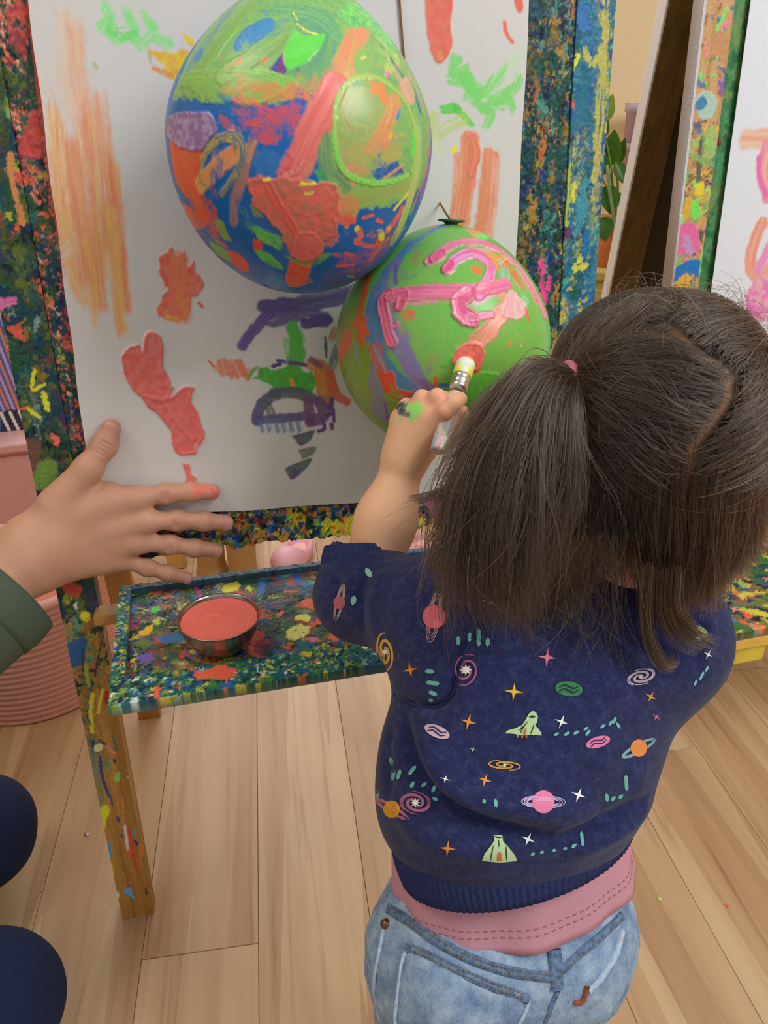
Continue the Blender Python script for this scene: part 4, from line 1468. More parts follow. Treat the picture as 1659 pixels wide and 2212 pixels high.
        ('b', 0, '#f2502a', '#ea5a36', {'rag': 5, 'th': 0.0005},
         [(0.695, -0.092), (0.635, -0.076), (0.542, -0.188), (0.503, -0.285), (0.41, -0.294), (0.375, -0.416), (0.279, -0.446), (0.195, -0.423), (0.315, -0.528), (0.464, -0.508), (0.57, -0.434), (0.613, -0.279)]),
        ('s', 18, '#a87a74', None, {'dry': 0.35},
         [(0.592, -0.132), (0.503, -0.285)]),
        ('b', 0, '#8c8a94', '#86868c', {'rag': 3},
         [(0.673, -0.266), (0.623, -0.259), (0.532, -0.419), (0.498, -0.658), (0.514, -0.888), (0.657, -0.84), (0.728, -0.734)]),
        ('s', 10, '#7a5f9c', None, {'dry': 0.1},
         [(0.513, -0.608), (0.511, -0.815)]),
        ('s', 18, '#c07a4a', '#a88a44', {'dry': 0.3},
         [(1.054, -1.014), (0.862, -1.181), (0.66, -1.309)]),
        ('s', 16, '#6f9a90', None, {'dry': 0.3},
         [(1.188, -0.825), (1.038, -1.027)]),
        ('s', 20, '#8f5c7c', '#7a6a98', {'dry': 0.1},
         [(0.136, -0.346), (0.053, -0.401)]),
        ('s', 9, '#ea5038', None, {},
         [(0.04, -0.299), (0.026, -0.378)]),
        ('s', 12, '#3f7fc0', None, {},
         [(-0.004, -0.364), (-0.067, -0.36)]),
        ('b', 0, '#d8704a', None, {'rag': 6, 'dry': 0.25},
         [(0.397, 0.204), (0.274, 0.218), (0.252, 0.159), (0.356, 0.141)]),
        ('s', 16, '#e9825e', '#e56a50', {'dry': 0.08},
         [(0.293, 1.236), (0.088, 1.419), (-0.39, 1.399), (-0.762, 1.237), (-1.094, 0.952), (-1.309, 0.625)]),
        ('s', 26, '#3f80b4', '#5a8fb0', {},
         [(0.39, 0.953), (0.247, 1.131), (0.128, 1.225)]),
        ('b', 0, '#e0905a', '#d89a62', {'rag': 5, 'dry': 0.2},
         [(-0.189, 1.213), (-0.414, 1.327), (-0.451, 1.11), (-0.321, 0.98)]),
        ('b', 0, '#7bdc5c', None, {'rag': 3},
         [(-0.28, 1.071), (-0.486, 1.24), (-0.478, 1.073), (-0.345, 0.965)]),
        ('s', 30, '#dd8a80', '#c98a98', {'dry': 0.15},
         [(-0.781, 0.912), (-0.924, 0.652), (-1.005, 0.462)]),
        ('b', 0, '#ea5a3c', '#e0684a', {'rag': 4},
         [(-0.665, 0.698), (-0.786, 0.714), (-0.835, 0.567), (-0.775, 0.501), (-0.684, 0.599)]),
        ('b', 0, '#df9048', '#d8a050', {'rag': 4},
         [(-0.317, 0.821), (-0.514, 0.865), (-0.655, 0.845), (-0.561, 0.64), (-0.511, 0.652), (-0.393, 0.7)]),
        ('b', 0, '#e87a40', None, {'rag': 4},
         [(-0.214, 0.642), (-0.322, 0.636), (-0.299, 0.576), (-0.235, 0.575)]),
        ('b', 0, '#ee6a3c', None, {'rag': 3},
         [(-0.51, 0.688), (-0.673, 0.84), (-0.59, 0.658)]),
        ('s', 5, '#e0cc48', None, {},
         [(-0.558, 0.735), (-0.663, 0.849)]),
        ('b', 0, '#86c8a0', '#8fc0c0', {'rag': 6, 'dry': 0.2},
         [(-0.509, 0.627), (-0.627, 0.713), (-0.651, 0.614), (-0.552, 0.532)]),
        ('b', 0, '#86c890', None, {'rag': 4, 'dry': 0.1},
         [(-0.738, 0.445), (-0.839, 0.468), (-0.836, 0.374), (-0.755, 0.337)]),
        ('s', 30, '#ff7494', '#f48a9a', {'th': 0.0012, 'freq': 7},
         [(0.181, 0.658), (0.086, 0.767), (-0.059, 0.878), (-0.22, 0.934), (-0.424, 0.973), (-0.646, 0.927), (-0.841, 0.768), (-0.986, 0.562), (-1.127, 0.338)]),
        ('s', 30, '#ff5f8c', None, {'th': 0.0018},
         [(0.142, 0.687), (0.075, 0.74)]),
        ('s', 34, '#fc6c8e', '#f792c4', {'th': 0.0012, 'freq': 7},
         [(0.006, 0.587), (-0.066, 0.687), (-0.171, 0.763), (-0.26, 0.79), (-0.377, 0.739), (-0.428, 0.657), (-0.368, 0.498), (-0.284, 0.388)]),
        ('s', 23, '#ff5c89', None, {'th': 0.0016},
         [(0.022, 0.578), (-0.027, 0.636)]),
        ('s', 22, '#ee9ab4', '#e9a0a8', {'op': 0.8},
         [(-0.066, 0.697), (-0.284, 0.813), (-0.526, 0.927)]),
        ('s', 38, '#f26893', '#ff7c94', {'th': 0.001, 'freq': 9},
         [(0.542, 0.337), (0.331, 0.364), (0.093, 0.383), (-0.179, 0.401), (-0.385, 0.459), (-0.577, 0.524)]),
        ('s', 16, '#e07d96', '#d98a90', {'op': 0.8, 'dry': 0.15},
         [(0.321, 0.281), (0.086, 0.306), (-0.144, 0.328)]),
        ('s', 31, '#ff6284', '#fb748c', {'th': 0.0014, 'freq': 6},
         [(0.527, 0.361), (0.584, 0.297), (0.515, 0.145), (0.477, 0.031), (0.436, -0.035)]),
        ('s', 30, '#f75f80', '#ff8094', {'th': 0.0012},
         [(0.505, 0.343), (0.381, 0.356), (0.395, 0.262)]),
        ('s', 12, '#f06a90', None, {'th': 0.0008},
         [(0.42, 0.09), (0.396, 0.109)]),
        ('b', 0, '#9a7a8c', '#8a8a70', {'rag': 6, 'dry': 0.2, 'op': 0.8},
         [(0.443, 0.146), (0.349, 0.148), (0.298, 0.039), (0.367, -0.039), (0.424, 0.033)]),
        ('s', 41, '#ff628b', '#f7889d', {'th': 0.0016, 'freq': 6},
         [(-0.196, 0.387), (-0.114, 0.311), (-0.142, 0.231), (-0.223, 0.178)]),
        ('s', 18, '#ff6f8e', '#ee86b0', {'th': 0.0008},
         [(-0.192, 0.183), (-0.309, 0.207), (-0.399, 0.23)]),
        ('s', 26, '#f08ab6', '#dd98a4', {'op': 0.85, 'dry': 0.12},
         [(-0.262, 0.331), (-0.385, 0.401), (-0.523, 0.447)]),
        ('s', 47, '#f4856c', '#fa9c80', {'th': 0.0005, 'freq': 12},
         [(-0.648, 0.383), (-0.458, 0.19), (-0.286, -0.019), (-0.224, -0.107)]),
        ('b', 0, '#f8a6a8', '#fbb8b4', {'rag': 4, 'th': 0.0008},
         [(-0.561, 0.411), (-0.615, 0.473), (-0.681, 0.469), (-0.711, 0.417), (-0.796, 0.389), (-0.779, 0.276), (-0.664, 0.22), (-0.501, 0.241)]),
        ('s', 12, '#ee6a4c', None, {'th': 0.0006},
         [(-0.792, 0.322), (-0.817, 0.239)]),
        ('b', 0, '#f8695a', '#fb7a6a', {'rag': 3, 'th': 0.0016},
         [(-0.09, -0.176), (-0.098, -0.091), (-0.14, -0.038), (-0.206, -0.005), (-0.285, -0.001), (-0.347, -0.053), (-0.363, -0.127), (-0.331, -0.205), (-0.269, -0.233), (-0.189, -0.228)]),
        ('s', 9, '#f0643c', None, {'rag': 0.7, 'dry': 0.1},
         [(-0.238, -0.242), (-0.334, -0.224)]),
        ('b', 0, '#5cbc3e', '#6cc24c', {'rag': 10, 'dry': 0.15, 'th': 0.0008},
         [(-0.237, -0.305), (-0.436, -0.223), (-0.602, -0.351), (-0.507, -0.581), (-0.273, -0.567), (-0.212, -0.43)]),
        ('s', 10, '#d8884c', None, {},
         [(-0.578, 0.015), (-0.611, -0.007)]),
        ('s', 6, '#d89ab0', None, {},
         [(-0.714, 0.014), (-0.734, -0.009)]),
    ],
    'tray': [
        ('b', 0, '#ff6a4c', None, {'rag': 7, 'th': 0.0006, 'scale': 9, 'dry': 0.1},
         [(0.0286, -0.0024), (0.0372, 0.0024), (0.0449, -0.0035), (0.0424, -0.0146), (0.0324, -0.014)]),
        ('b', 0, '#e6d82c', None, {'rag': 7, 'th': 0.0006, 'scale': 9, 'dry': 0.1},
         [(0.1093, -0.0195), (0.1226, -0.0088), (0.1316, -0.0151), (0.1274, -0.028), (0.1148, -0.0307)]),
        ('b', 0, '#c9d838', None, {'rag': 7, 'th': 0.0006, 'scale': 9, 'dry': 0.1},
         [(0.1373, -0.0225), (0.1461, -0.0287), (0.1414, -0.0354)]),
        ('b', 0, '#56c24c', None, {'rag': 7, 'th': 0.0006, 'scale': 9, 'dry': 0.1},
         [(0.0353, -0.0391), (0.0432, -0.0392), (0.0404, -0.053), (0.0345, -0.0515)]),
        ('b', 0, '#4a7cae', None, {'rag': 7, 'th': 0.0006, 'scale': 9, 'dry': 0.1},
         [(0.0409, -0.0973), (0.0501, -0.0931), (0.0618, -0.096), (0.0687, -0.1042), (0.0639, -0.1111), (0.0456, -0.1081)]),
        ('b', 0, '#6a5a9c', None, {'rag': 7, 'th': 0.0006, 'scale': 9, 'dry': 0.1},
         [(0.0225, -0.1256), (0.0322, -0.1219), (0.0386, -0.1296), (0.0316, -0.1368), (0.0236, -0.1348)]),
        ('b', 0, '#dca72e', None, {'rag': 7, 'th': 0.0006, 'scale': 9, 'dry': 0.1},
         [(0.022, -0.0828), (0.0312, -0.0759), (0.0359, -0.0745), (0.0324, -0.0903), (0.0223, -0.091)]),
        ('b', 0, '#b8c02e', None, {'rag': 7, 'th': 0.0006, 'scale': 9, 'dry': 0.1},
         [(0.0357, -0.0641), (0.0424, -0.0641), (0.0435, -0.0747), (0.0378, -0.075)]),
        ('b', 0, '#1f6ab8', None, {'rag': 7, 'th': 0.0006, 'scale': 9, 'dry': 0.1},
         [(0.155, -0.0139), (0.1607, -0.0102), (0.1561, -0.0439), (0.1515, -0.0379)]),
        ('b', 0, '#8a2444', None, {'rag': 7, 'th': 0.0006, 'scale': 9, 'dry': 0.1},
         [(0.1665, 0.003), (0.1769, -0.0017), (0.1733, -0.0133), (0.1582, -0.0033)]),
        ('b', 0, '#7a2034', None, {'rag': 7, 'th': 0.0006, 'scale': 9, 'dry': 0.1},
         [(0.1682, -0.0202), (0.1778, -0.0206), (0.1753, -0.032), (0.1681, -0.0302)]),
        ('b', 0, '#c23a86', None, {'rag': 7, 'th': 0.0006, 'scale': 9, 'dry': 0.1},
         [(0.0808, -0.0085), (0.0848, -0.0115), (0.0882, -0.0317), (0.0841, -0.0326)]),
        ('b', 0, '#1d58b0', None, {'rag': 7, 'th': 0.0006, 'scale': 9, 'dry': 0.1},
         [(0.1928, -0.013), (0.2009, -0.0098), (0.2006, -0.0263), (0.192, -0.0262)]),
        ('b', 0, '#ff6a4f', None, {'rag': 7, 'th': 0.0006, 'scale': 9, 'dry': 0.1},
         [(0.1944, -0.0677), (0.2153, -0.0672), (0.2177, -0.0827), (0.2163, -0.1048), (0.2091, -0.1177), (0.2029, -0.1101), (0.2106, -0.0945), (0.1977, -0.0796)]),
        ('b', 0, '#f4684c', None, {'rag': 7, 'th': 0.0006, 'scale': 9, 'dry': 0.1},
         [(0.1668, -0.0836), (0.1734, -0.079), (0.1686, -0.0929), (0.1643, -0.0874)]),
        ('b', 0, '#e8dc50', None, {'rag': 7, 'th': 0.0006, 'scale': 9, 'dry': 0.1},
         [(0.1856, -0.0927), (0.1989, -0.0978), (0.1953, -0.1082), (0.1854, -0.1014)]),
        ('b', 0, '#ff6048', None, {'rag': 7, 'th': 0.0006, 'scale': 9, 'dry': 0.1},
         [(0.125, -0.1101), (0.1442, -0.1099), (0.1466, -0.1237), (0.1382, -0.1312), (0.1345, -0.1413), (0.14, -0.1511), (0.1459, -0.1601), (0.133, -0.1516), (0.1302, -0.1371), (0.1333, -0.1236)]),
        ('b', 0, '#ff6044', None, {'rag': 7, 'th': 0.0006, 'scale': 9, 'dry': 0.1},
         [(0.0746, -0.1621), (0.0895, -0.1644), (0.0986, -0.1594), (0.1074, -0.1602), (0.1162, -0.1746), (0.1062, -0.1799), (0.0846, -0.1759), (0.0769, -0.1726)]),
        ('b', 0, '#f26a4c', None, {'rag': 7, 'th': 0.0006, 'scale': 9, 'dry': 0.1},
         [(0.1036, -0.1792), (0.1062, -0.1799), (0.1054, -0.2041), (0.1033, -0.2036)]),
        ('b', 0, '#f86a52', None, {'rag': 7, 'th': 0.0006, 'scale': 9, 'dry': 0.1},
         [(0.2041, -0.1594), (0.2173, -0.1604), (0.212, -0.1729), (0.2019, -0.1718)]),
        ('b', 0, '#ff6450', None, {'rag': 7, 'th': 0.0006, 'scale': 9, 'dry': 0.1},
         [(0.2145, -0.1341), (0.2216, -0.1325), (0.2206, -0.1478), (0.2136, -0.1468)]),
        ('b', 0, '#f4604c', None, {'rag': 7, 'th': 0.0006, 'scale': 9, 'dry': 0.1},
         [(0.1823, -0.1639), (0.1866, -0.1635), (0.1852, -0.1722), (0.1808, -0.171)]),
        ('b', 0, '#f06aa0', None, {'rag': 7, 'th': 0.0006, 'scale': 9, 'dry': 0.1},
         [(0.1927, -0.1368), (0.2004, -0.1371), (0.1981, -0.1446), (0.1926, -0.1432)]),
        ('b', 0, '#d9d078', None, {'rag': 7, 'th': 0.0006, 'scale': 9, 'dry': 0.3},
         [(0.1726, -0.1153), (0.188, -0.1107), (0.1955, -0.1193), (0.1896, -0.132), (0.1723, -0.1357), (0.1704, -0.1247)]),
        ('b', 0, '#c9d8d0', None, {'rag': 7, 'th': 0.0006, 'scale': 9, 'dry': 0.1},
         [(0.0179, -0.1875), (0.0244, -0.1865), (0.0239, -0.1955), (0.0189, -0.1943)]),
        ('b', 0, '#1d5ea0', None, {'rag': 7, 'th': 0.0006, 'scale': 9, 'dry': 0.1},
         [(0.1004, -0.1881), (0.1117, -0.1875), (0.1096, -0.1938), (0.101, -0.1937)]),
        ('b', 0, '#d0b83a', None, {'rag': 7, 'th': 0.0006, 'scale': 9, 'dry': 0.1},
         [(0.044, -0.1954), (0.0523, -0.1948), (0.0503, -0.2008), (0.0441, -0.2005)]),
    ],
    'leg_left': [
        ('b', 0, '#c2503c', None, {'rag': 4, 'th': 0.0005},
         [(0.0061, 0.5004), (0.0152, 0.5031), (0.0259, 0.4942), (0.023, 0.4848), (0.0144, 0.4831), (0.0076, 0.4922)]),
        ('b', 0, '#a82c34', None, {'rag': 4, 'th': 0.0005},
         [(0.0168, 0.5125), (0.0262, 0.5113), (0.0244, 0.5059), (0.0169, 0.5074)]),
        ('b', 0, '#d8c838', None, {'rag': 4, 'th': 0.0005},
         [(0.0212, 0.4646), (0.0307, 0.4621), (0.0274, 0.4507), (0.021, 0.454)]),
        ('b', 0, '#2d5c90', None, {'rag': 4, 'th': 0.0005},
         [(-0.0024, 0.4264), (0.0205, 0.4289), (0.0143, 0.3992), (0.0025, 0.3949), (-0.0039, 0.4022)]),
        ('b', 0, '#e6e2d0', None, {'rag': 4, 'th': 0.0005},
         [(0.0144, 0.4744), (0.0187, 0.4767), (0.0172, 0.4676)]),
        ('b', 0, '#c01f2c', None, {'rag': 4, 'th': 0.0005},
         [(0.0297, 0.3554), (0.0378, 0.3572), (0.037, 0.3378), (0.032, 0.3322), (0.0293, 0.3425)]),
        ('s', 11, '#e2d23a', None, {'rag': 0.5, 'th': 0.0004, 'op': 0.95, 'dry': 0},
         [(0.0165, 0.3545), (0.0106, 0.3296), (0.0086, 0.3034)]),
        ('s', 8, '#d8d048', None, {'rag': 0.5, 'th': 0.0004, 'op': 0.95, 'dry': 0},
         [(0.0286, 0.3588), (0.0187, 0.328)]),
        ('s', 7, '#e58a84', None, {'rag': 0.5, 'th': 0.0004, 'op': 0.95, 'dry': 0},
         [(0.0135, 0.2903), (0.0288, 0.2667)]),
        ('s', 8, '#23406e', None, {'rag': 0.5, 'th': 0.0004, 'op': 0.95, 'dry': 0},
         [(0.0076, 0.2901), (0.0035, 0.2705)]),
        ('s', 9, '#27467c', None, {'rag': 0.5, 'th': 0.0004, 'op': 0.95, 'dry': 0},
         [(0.0112, 0.2648), (0.0099, 0.2343), (0.0131, 0.2049)]),
        ('s', 6, '#1f2f58', None, {'rag': 0.5, 'th': 0.0004, 'op': 0.95, 'dry': 0},
         [(0.014, 0.2902), (0.0203, 0.2822)]),
        ('s', 4, '#ff9448', None, {'rag': 0.5, 'th': 0.0004, 'op': 0.95, 'dry': 0},
         [(0.0283, 0.1986), (0.0245, 0.1641)]),
        ('s', 8, '#eed2c8', None, {'rag': 0.5, 'th': 0.0004, 'op': 0.95, 'dry': 0},
         [(0.0249, 0.155), (0.0229, 0.1165)]),
        ('s', 9, '#e23f33', None, {'rag': 0.5, 'th': 0.0004, 'op': 0.95, 'dry': 0},
         [(0.0287, 0.1495), (0.029, 0.1111), (0.0294, 0.0795)]),
        ('s', 10, '#e8642f', None, {'rag': 0.5, 'th': 0.0004, 'op': 0.95, 'dry': 0},
         [(0.0213, 0.1052), (0.0248, 0.1137)]),
        ('s', 8, '#ee7a40', None, {'rag': 0.5, 'th': 0.0004, 'op': 0.95, 'dry': 0},
         [(0.0389, 0.1203), (0.0381, 0.101)]),
        ('s', 7, '#4a9ac8', None, {'rag': 0.5, 'th': 0.0004, 'op': 0.95, 'dry': 0},
         [(0.0023, 0.1316), (0.0012, 0.1088)]),
        ('s', 8, '#234a80', None, {'rag': 0.5, 'th': 0.0004, 'op': 0.95, 'dry': 0},
         [(0.0181, 0.1708), (0.0188, 0.1639)]),
        ('s', 8, '#1f3a78', None, {'rag': 0.5, 'th': 0.0004, 'op': 0.95, 'dry': 0},
         [(0.0338, 0.1292), (0.0356, 0.1211)]),
        ('s', 8, '#5aa088', None, {'rag': 0.5, 'th': 0.0004, 'op': 0.95, 'dry': 0},
         [(0.034, 0.1468), (0.0338, 0.1369)]),
        ('s', 7, '#4f9a78', None, {'rag': 0.5, 'th': 0.0004, 'op': 0.95, 'dry': 0},
         [(0.0198, 0.2574), (0.0203, 0.2461)]),
        ('s', 6, '#1f2f60', None, {'rag': 0.5, 'th': 0.0004, 'op': 0.95, 'dry': 0},
         [(0.0265, 0.2588), (0.027, 0.2546)]),
        ('s', 4, '#27467c', None, {'rag': 0.5, 'th': 0.0004, 'op': 0.95, 'dry': 0},
         [(0.0153, 0.2044), (0.0148, 0.19)]),
        ('s', 5, '#27467c', None, {'rag': 0.5, 'th': 0.0004, 'op': 0.95, 'dry': 0},
         [(0.0186, 0.1429), (0.0193, 0.1396)]),
        ('s', 18, '#5a8f78', None, {'rag': 0.5, 'th': 0.0004, 'op': 0.7, 'dry': 0.25},
         [(0.0046, 0.2771), (-0.0007, 0.2295)]),
        ('s', 14, '#6f8a5a', None, {'rag': 0.5, 'th': 0.0004, 'op': 0.7, 'dry': 0.25},
         [(0.0025, 0.2288), (0.0025, 0.1928)]),
        ('s', 10, '#9ab04c', None, {'rag': 0.5, 'th': 0.0004, 'op': 0.95, 'dry': 0},
         [(0.0148, 0.3929), (0.0145, 0.3677)]),
        ('s', 5, '#22382c', None, {'rag': 0.5, 'th': 0.0004, 'op': 0.95, 'dry': 0},
         [(0.034, 0.4145), (0.0229, 0.3789)]),
        ('s', 4, '#22382c', None, {'rag': 0.5, 'th': 0.0004, 'op': 0.95, 'dry': 0},
         [(0.0152, 0.4175), (0.0114, 0.3872)]),
        ('s', 4, '#c8b840', None, {'rag': 0.5, 'th': 0.0004, 'op': 0.95, 'dry': 0},
         [(0.0009, 0.0987), (0.0003, 0.0791)]),
        ('s', 6, '#3a3024', None, {'rag': 0.5, 'th': 0.0004, 'op': 0.95, 'dry': 0},
         [(0.0362, 0.0471), (0.0359, 0.0358)]),
        ('s', 6, '#3f7a5c', None, {'rag': 0.5, 'th': 0.0004, 'op': 0.95, 'dry': 0},
         [(0.0304, 0.2924), (0.0315, 0.2703)]),
        ('s', 5, '#2a3a6a', None, {'rag': 0.5, 'th': 0.0004, 'op': 0.95, 'dry': 0},
         [(0.0065, 0.3237), (0.0081, 0.3135)]),
        ('b', 0, '#e6dc28', None, {'rag': 3, 'th': 0.0006},
         [(-0.0002, 0.1897), (0.0081, 0.193), (0.0105, 0.1836), (0.0049, 0.1716), (0.0003, 0.1563), (-0.0009, 0.17)]),
        ('b', 0, '#e2dca0', None, {'rag': 2, 'th': 0.0006},
         [(0.0076, 0.2833), (0.0153, 0.2845), (0.0162, 0.2761), (0.0093, 0.2734), (0.0066, 0.2767)]),
        ('b', 0, '#9ac85a', None, {'rag': 2},
         [(0.0244, 0.2368), (0.0301, 0.2384), (0.0281, 0.2246), (0.0223, 0.2259)]),
        ('b', 0, '#5aaede', None, {'rag': 2, 'th': 0.0004},
         [(0.0063, 0.0486), (0.0163, 0.0525), (0.0184, 0.0421), (0.0193, 0.032), (0.0143, 0.0383)]),
        ('b', 0, '#eae6a8', None, {'rag': 2, 'th': 0.0005},
         [(-0.0012, 0.049), (0.0016, 0.0483), (0.0016, 0.0401), (-0.0012, 0.0409)]),
        ('s', 12, '#c9814a', None, {'rag': 0.8, 'th': 0.0005, 'dry': 0.12},
         [(0.0346, 0.9307), (0.033, 0.9056), (0.0352, 0.8737)]),
        ('s', 8, '#d8d030', None, {'rag': 0.8, 'th': 0.0005, 'dry': 0.12},
         [(0.0207, 0.7359), (0.0153, 0.7177), (0.0269, 0.7215)]),
        ('s', 12, '#ddd634', None, {'rag': 0.8, 'th': 0.0005, 'dry': 0.12},
         [(0.0253, 0.7122), (0.0268, 0.6954)]),
        ('s', 9, '#d6ce30', None, {'rag': 0.8, 'th': 0.0005, 'dry': 0.12},
         [(0.0076, 0.6993), (0.0168, 0.689)]),
        ('s', 6, '#ff6a52', None, {'rag': 0.8, 'th': 0.0005, 'dry': 0.12},
         [(-0.0014, 0.6977), (0.0076, 0.6993)]),
        ('s', 13, '#ff7052', None, {'rag': 0.8, 'th': 0.0005, 'dry': 0.12},
         [(-0.0022, 0.7624), (-0.0026, 0.7466)]),
        ('s', 14, '#e8d030', None, {'rag': 0.8, 'th': 0.0005, 'dry': 0.12},
         [(-0.003, 0.7758), (-0.003, 0.7669)]),
        ('s', 15, '#ff6a5a', None, {'rag': 0.8, 'th': 0.0005, 'dry': 0.12},
         [(0.0266, 0.6687), (0.0285, 0.6611)]),
        ('s', 15, '#1d4f96', None, {'rag': 0.8, 'th': 0.0005, 'dry': 0.12},
         [(0.0056, 0.6382), (0.0091, 0.6328)]),
        ('s', 34, '#6a4a3a', None, {'rag': 0.8, 'th': 0.0005, 'dry': 0.25},
         [(0.0051, 0.6607), (0.0033, 0.6384), (-0.0056, 0.6215)]),
        ('s', 50, '#6a8a38', None, {'rag': 0.8, 'th': 0.0005, 'dry': 0.25},
         [(0.0163, 0.6346), (0.0105, 0.6148), (0.017, 0.5985)]),
        ('s', 22, '#d86a9a', None, {'rag': 0.8, 'th': 0.0005, 'dry': 0.12},
         [(0.0008, 0.7997), (0.0119, 0.8034)]),
        ('s', 14, '#15251f', None, {'rag': 0.8, 'th': 0.0005, 'dry': 0.12},
         [(0.0117, 0.8353), (0.0162, 0.8331)]),
        ('s', 34, '#7a9a3c', None, {'rag': 0.8, 'th': 0.0005, 'dry': 0.25},
         [(0.0493, 0.9719), (0.0492, 0.9589), (0.0483, 0.9663)]),
    ],
    'board': [
        ('s', 15, '#ff4a90', None, {'rag': 1.2, 'th': 0.001, 'dry': 0.1},
         [(0.5573, 0.8188), (0.5592, 0.8022), (0.5625, 0.7822)]),
        ('s', 10, '#f8488c', None, {'rag': 1.2, 'th': 0.001, 'dry': 0.1},
         [(0.5669, 0.8019), (0.5665, 0.7895)]),
        ('s', 14, '#f24a84', None, {'rag': 1.2, 'th': 0.001, 'dry': 0.1},
         [(0.5559, 0.7825), (0.5652, 0.7746)]),
        ('s', 9, '#ff5f50', '#e8504c', {'th': 0.001},
         [(0.0722, 1.0516), (0.0684, 0.9811), (0.0657, 0.8971), (0.065, 0.8564), (0.062, 0.7608), (0.0567, 0.6435)]),
        ('b', 0, '#c8483e', '#a8403c', {'rag': 7, 'dry': 0.2, 'th': 0.0008},
         [(0.042, 0.9326), (0.0547, 0.9589), (0.0646, 0.9663), (0.0652, 0.9476), (0.0611, 0.9285), (0.0488, 0.9267)]),
        ('b', 0, '#e0584a', '#8a3a40', {'rag': 8, 'dry': 0.35, 'th': 0.0008},
         [(0.0534, 1.0443), (0.0659, 1.0514), (0.0677, 1.0309), (0.062, 1.0098), (0.0538, 1.0167)]),
        ('s', 5, '#ff7a5a', None, {'dry': 0.2, 'rag': 0.8, 'th': 0.0005},
         [(0.0418, 0.78), (0.0398, 0.7531), (0.0377, 0.7208)]),
        ('s', 6, '#f8725a', None, {'dry': 0.2, 'rag': 0.8, 'th': 0.0005},
         [(0.0362, 0.7067), (0.0336, 0.6779)]),
    ],
    'leg_right': [
        ('s', 24, '#b3a955', None, {'rag': 1.1, 'th': 0.0007, 'dry': 0.42},
         [(0.6121, 1.0649), (0.6148, 1.0168), (0.6151, 0.9707), (0.6145, 0.927), (0.6157, 0.8862)]),
        ('s', 12, '#b9b054', None, {'rag': 1.1, 'th': 0.0007, 'dry': 0.15},
         [(0.5925, 1.0206), (0.6026, 1.0085), (0.6115, 1.025)]),
        ('s', 10, '#e6d838', None, {'rag': 1.1, 'th': 0.0007, 'dry': 0.15},
         [(0.58, 1.0041), (0.5857, 1.0165)]),
        ('s', 12, '#ff5a38', None, {'rag': 1.1, 'th': 0.0007, 'dry': 0.15},
         [(0.5805, 0.9749), (0.5839, 0.9707)]),
        ('s', 14, '#d8c840', None, {'rag': 1.1, 'th': 0.0007, 'dry': 0.15},
         [(0.5902, 0.8958), (0.5901, 0.8821)]),
        ('s', 18, '#aab84a', None, {'rag': 1.1, 'th': 0.0007, 'dry': 0.42},
         [(0.5826, 0.914), (0.5834, 0.8868), (0.5831, 0.859)]),
        ('s', 14, '#c8c444', None, {'rag': 1.1, 'th': 0.0007, 'dry': 0.15},
         [(0.6011, 0.8201), (0.5962, 0.8105), (0.6083, 0.8125)]),
        ('s', 14, '#1f6ca0', None, {'rag': 1.1, 'th': 0.0007, 'dry': 0.15},
         [(0.61, 0.8488), (0.607, 0.8296)]),
        ('s', 18, '#6a2440', None, {'rag': 1.1, 'th': 0.0007, 'dry': 0.42},
         [(0.5853, 0.8495), (0.5839, 0.8457)]),
        ('s', 22, '#3f8a9a', None, {'rag': 1.1, 'th': 0.0007, 'dry': 0.15},
         [(0.6019, 0.8979), (0.6005, 0.8726), (0.5979, 0.8491)]),
        ('s', 40, '#1f6a80', None, {'rag': 1.1, 'th': 0.0007, 'dry': 0.15},
         [(0.5947, 0.9918), (0.5952, 0.9578)]),
        ('s', 36, '#2f6ca8', None, {'rag': 1.1, 'th': 0.0007, 'dry': 0.15},
         [(0.5863, 1.0565), (0.594, 1.0408)]),
    ],
    'leg_two': [
        ('b', 0, '#a9c4b4', None, {'rag': 4, 'th': 0.0005, 'dry': 0.08},
         [(-0.0192, 0.9759), (-0.0075, 0.9859), (0.0104, 0.978), (0.0145, 0.965), (0.0043, 0.9532), (-0.0131, 0.9578)]),
        ('b', 0, '#3f7fa0', None, {'rag': 4, 'th': 0.0005, 'dry': 0.08},
         [(-0.0174, 0.9733), (-0.0067, 0.9808), (-0.0002, 0.973), (-0.0074, 0.9639), (-0.0155, 0.965)]),
        ('b', 0, '#ee6a9c', None, {'rag': 4, 'th': 0.0005, 'dry': 0.08},
         [(-0.0237, 0.8296), (0.0026, 0.8312), (0.0134, 0.8072), (0.012, 0.7925), (-0.0203, 0.7944)]),
        ('b', 0, '#74dc58', None, {'rag': 4, 'th': 0.0005, 'dry': 0.08},
         [(-0.0064, 0.8545), (0.0016, 0.8609), (0.0085, 0.8481), (0.0056, 0.8345), (-0.0041, 0.8384)]),
        ('b', 0, '#8ad86a', None, {'rag': 4, 'th': 0.0005, 'dry': 0.08},
         [(-0.0232, 0.8411), (-0.0158, 0.8424), (-0.0129, 0.832), (-0.0209, 0.8289)]),
        ('b', 0, '#1f72b4', None, {'rag': 4, 'th': 0.0005, 'dry': 0.08},
         [(-0.0209, 0.7735), (0.0026, 0.784), (0.019, 0.78), (0.0194, 0.7587), (0.0053, 0.7657), (-0.0084, 0.7605), (-0.0184, 0.7551)]),
        ('b', 0, '#e0a838', None, {'rag': 4, 'th': 0.0005, 'dry': 0.08},
         [(-0.012, 0.7608), (0.0018, 0.7647), (0.0085, 0.744), (-0.0094, 0.7422)]),
        ('b', 0, '#e2c62e', None, {'rag': 4, 'th': 0.0005, 'dry': 0.08},
         [(-0.0042, 0.8769), (0.0092, 0.8791), (0.0079, 0.8652), (-0.0039, 0.8657)]),
        ('b', 0, '#d9a93a', None, {'rag': 4, 'th': 0.0005, 'dry': 0.08},
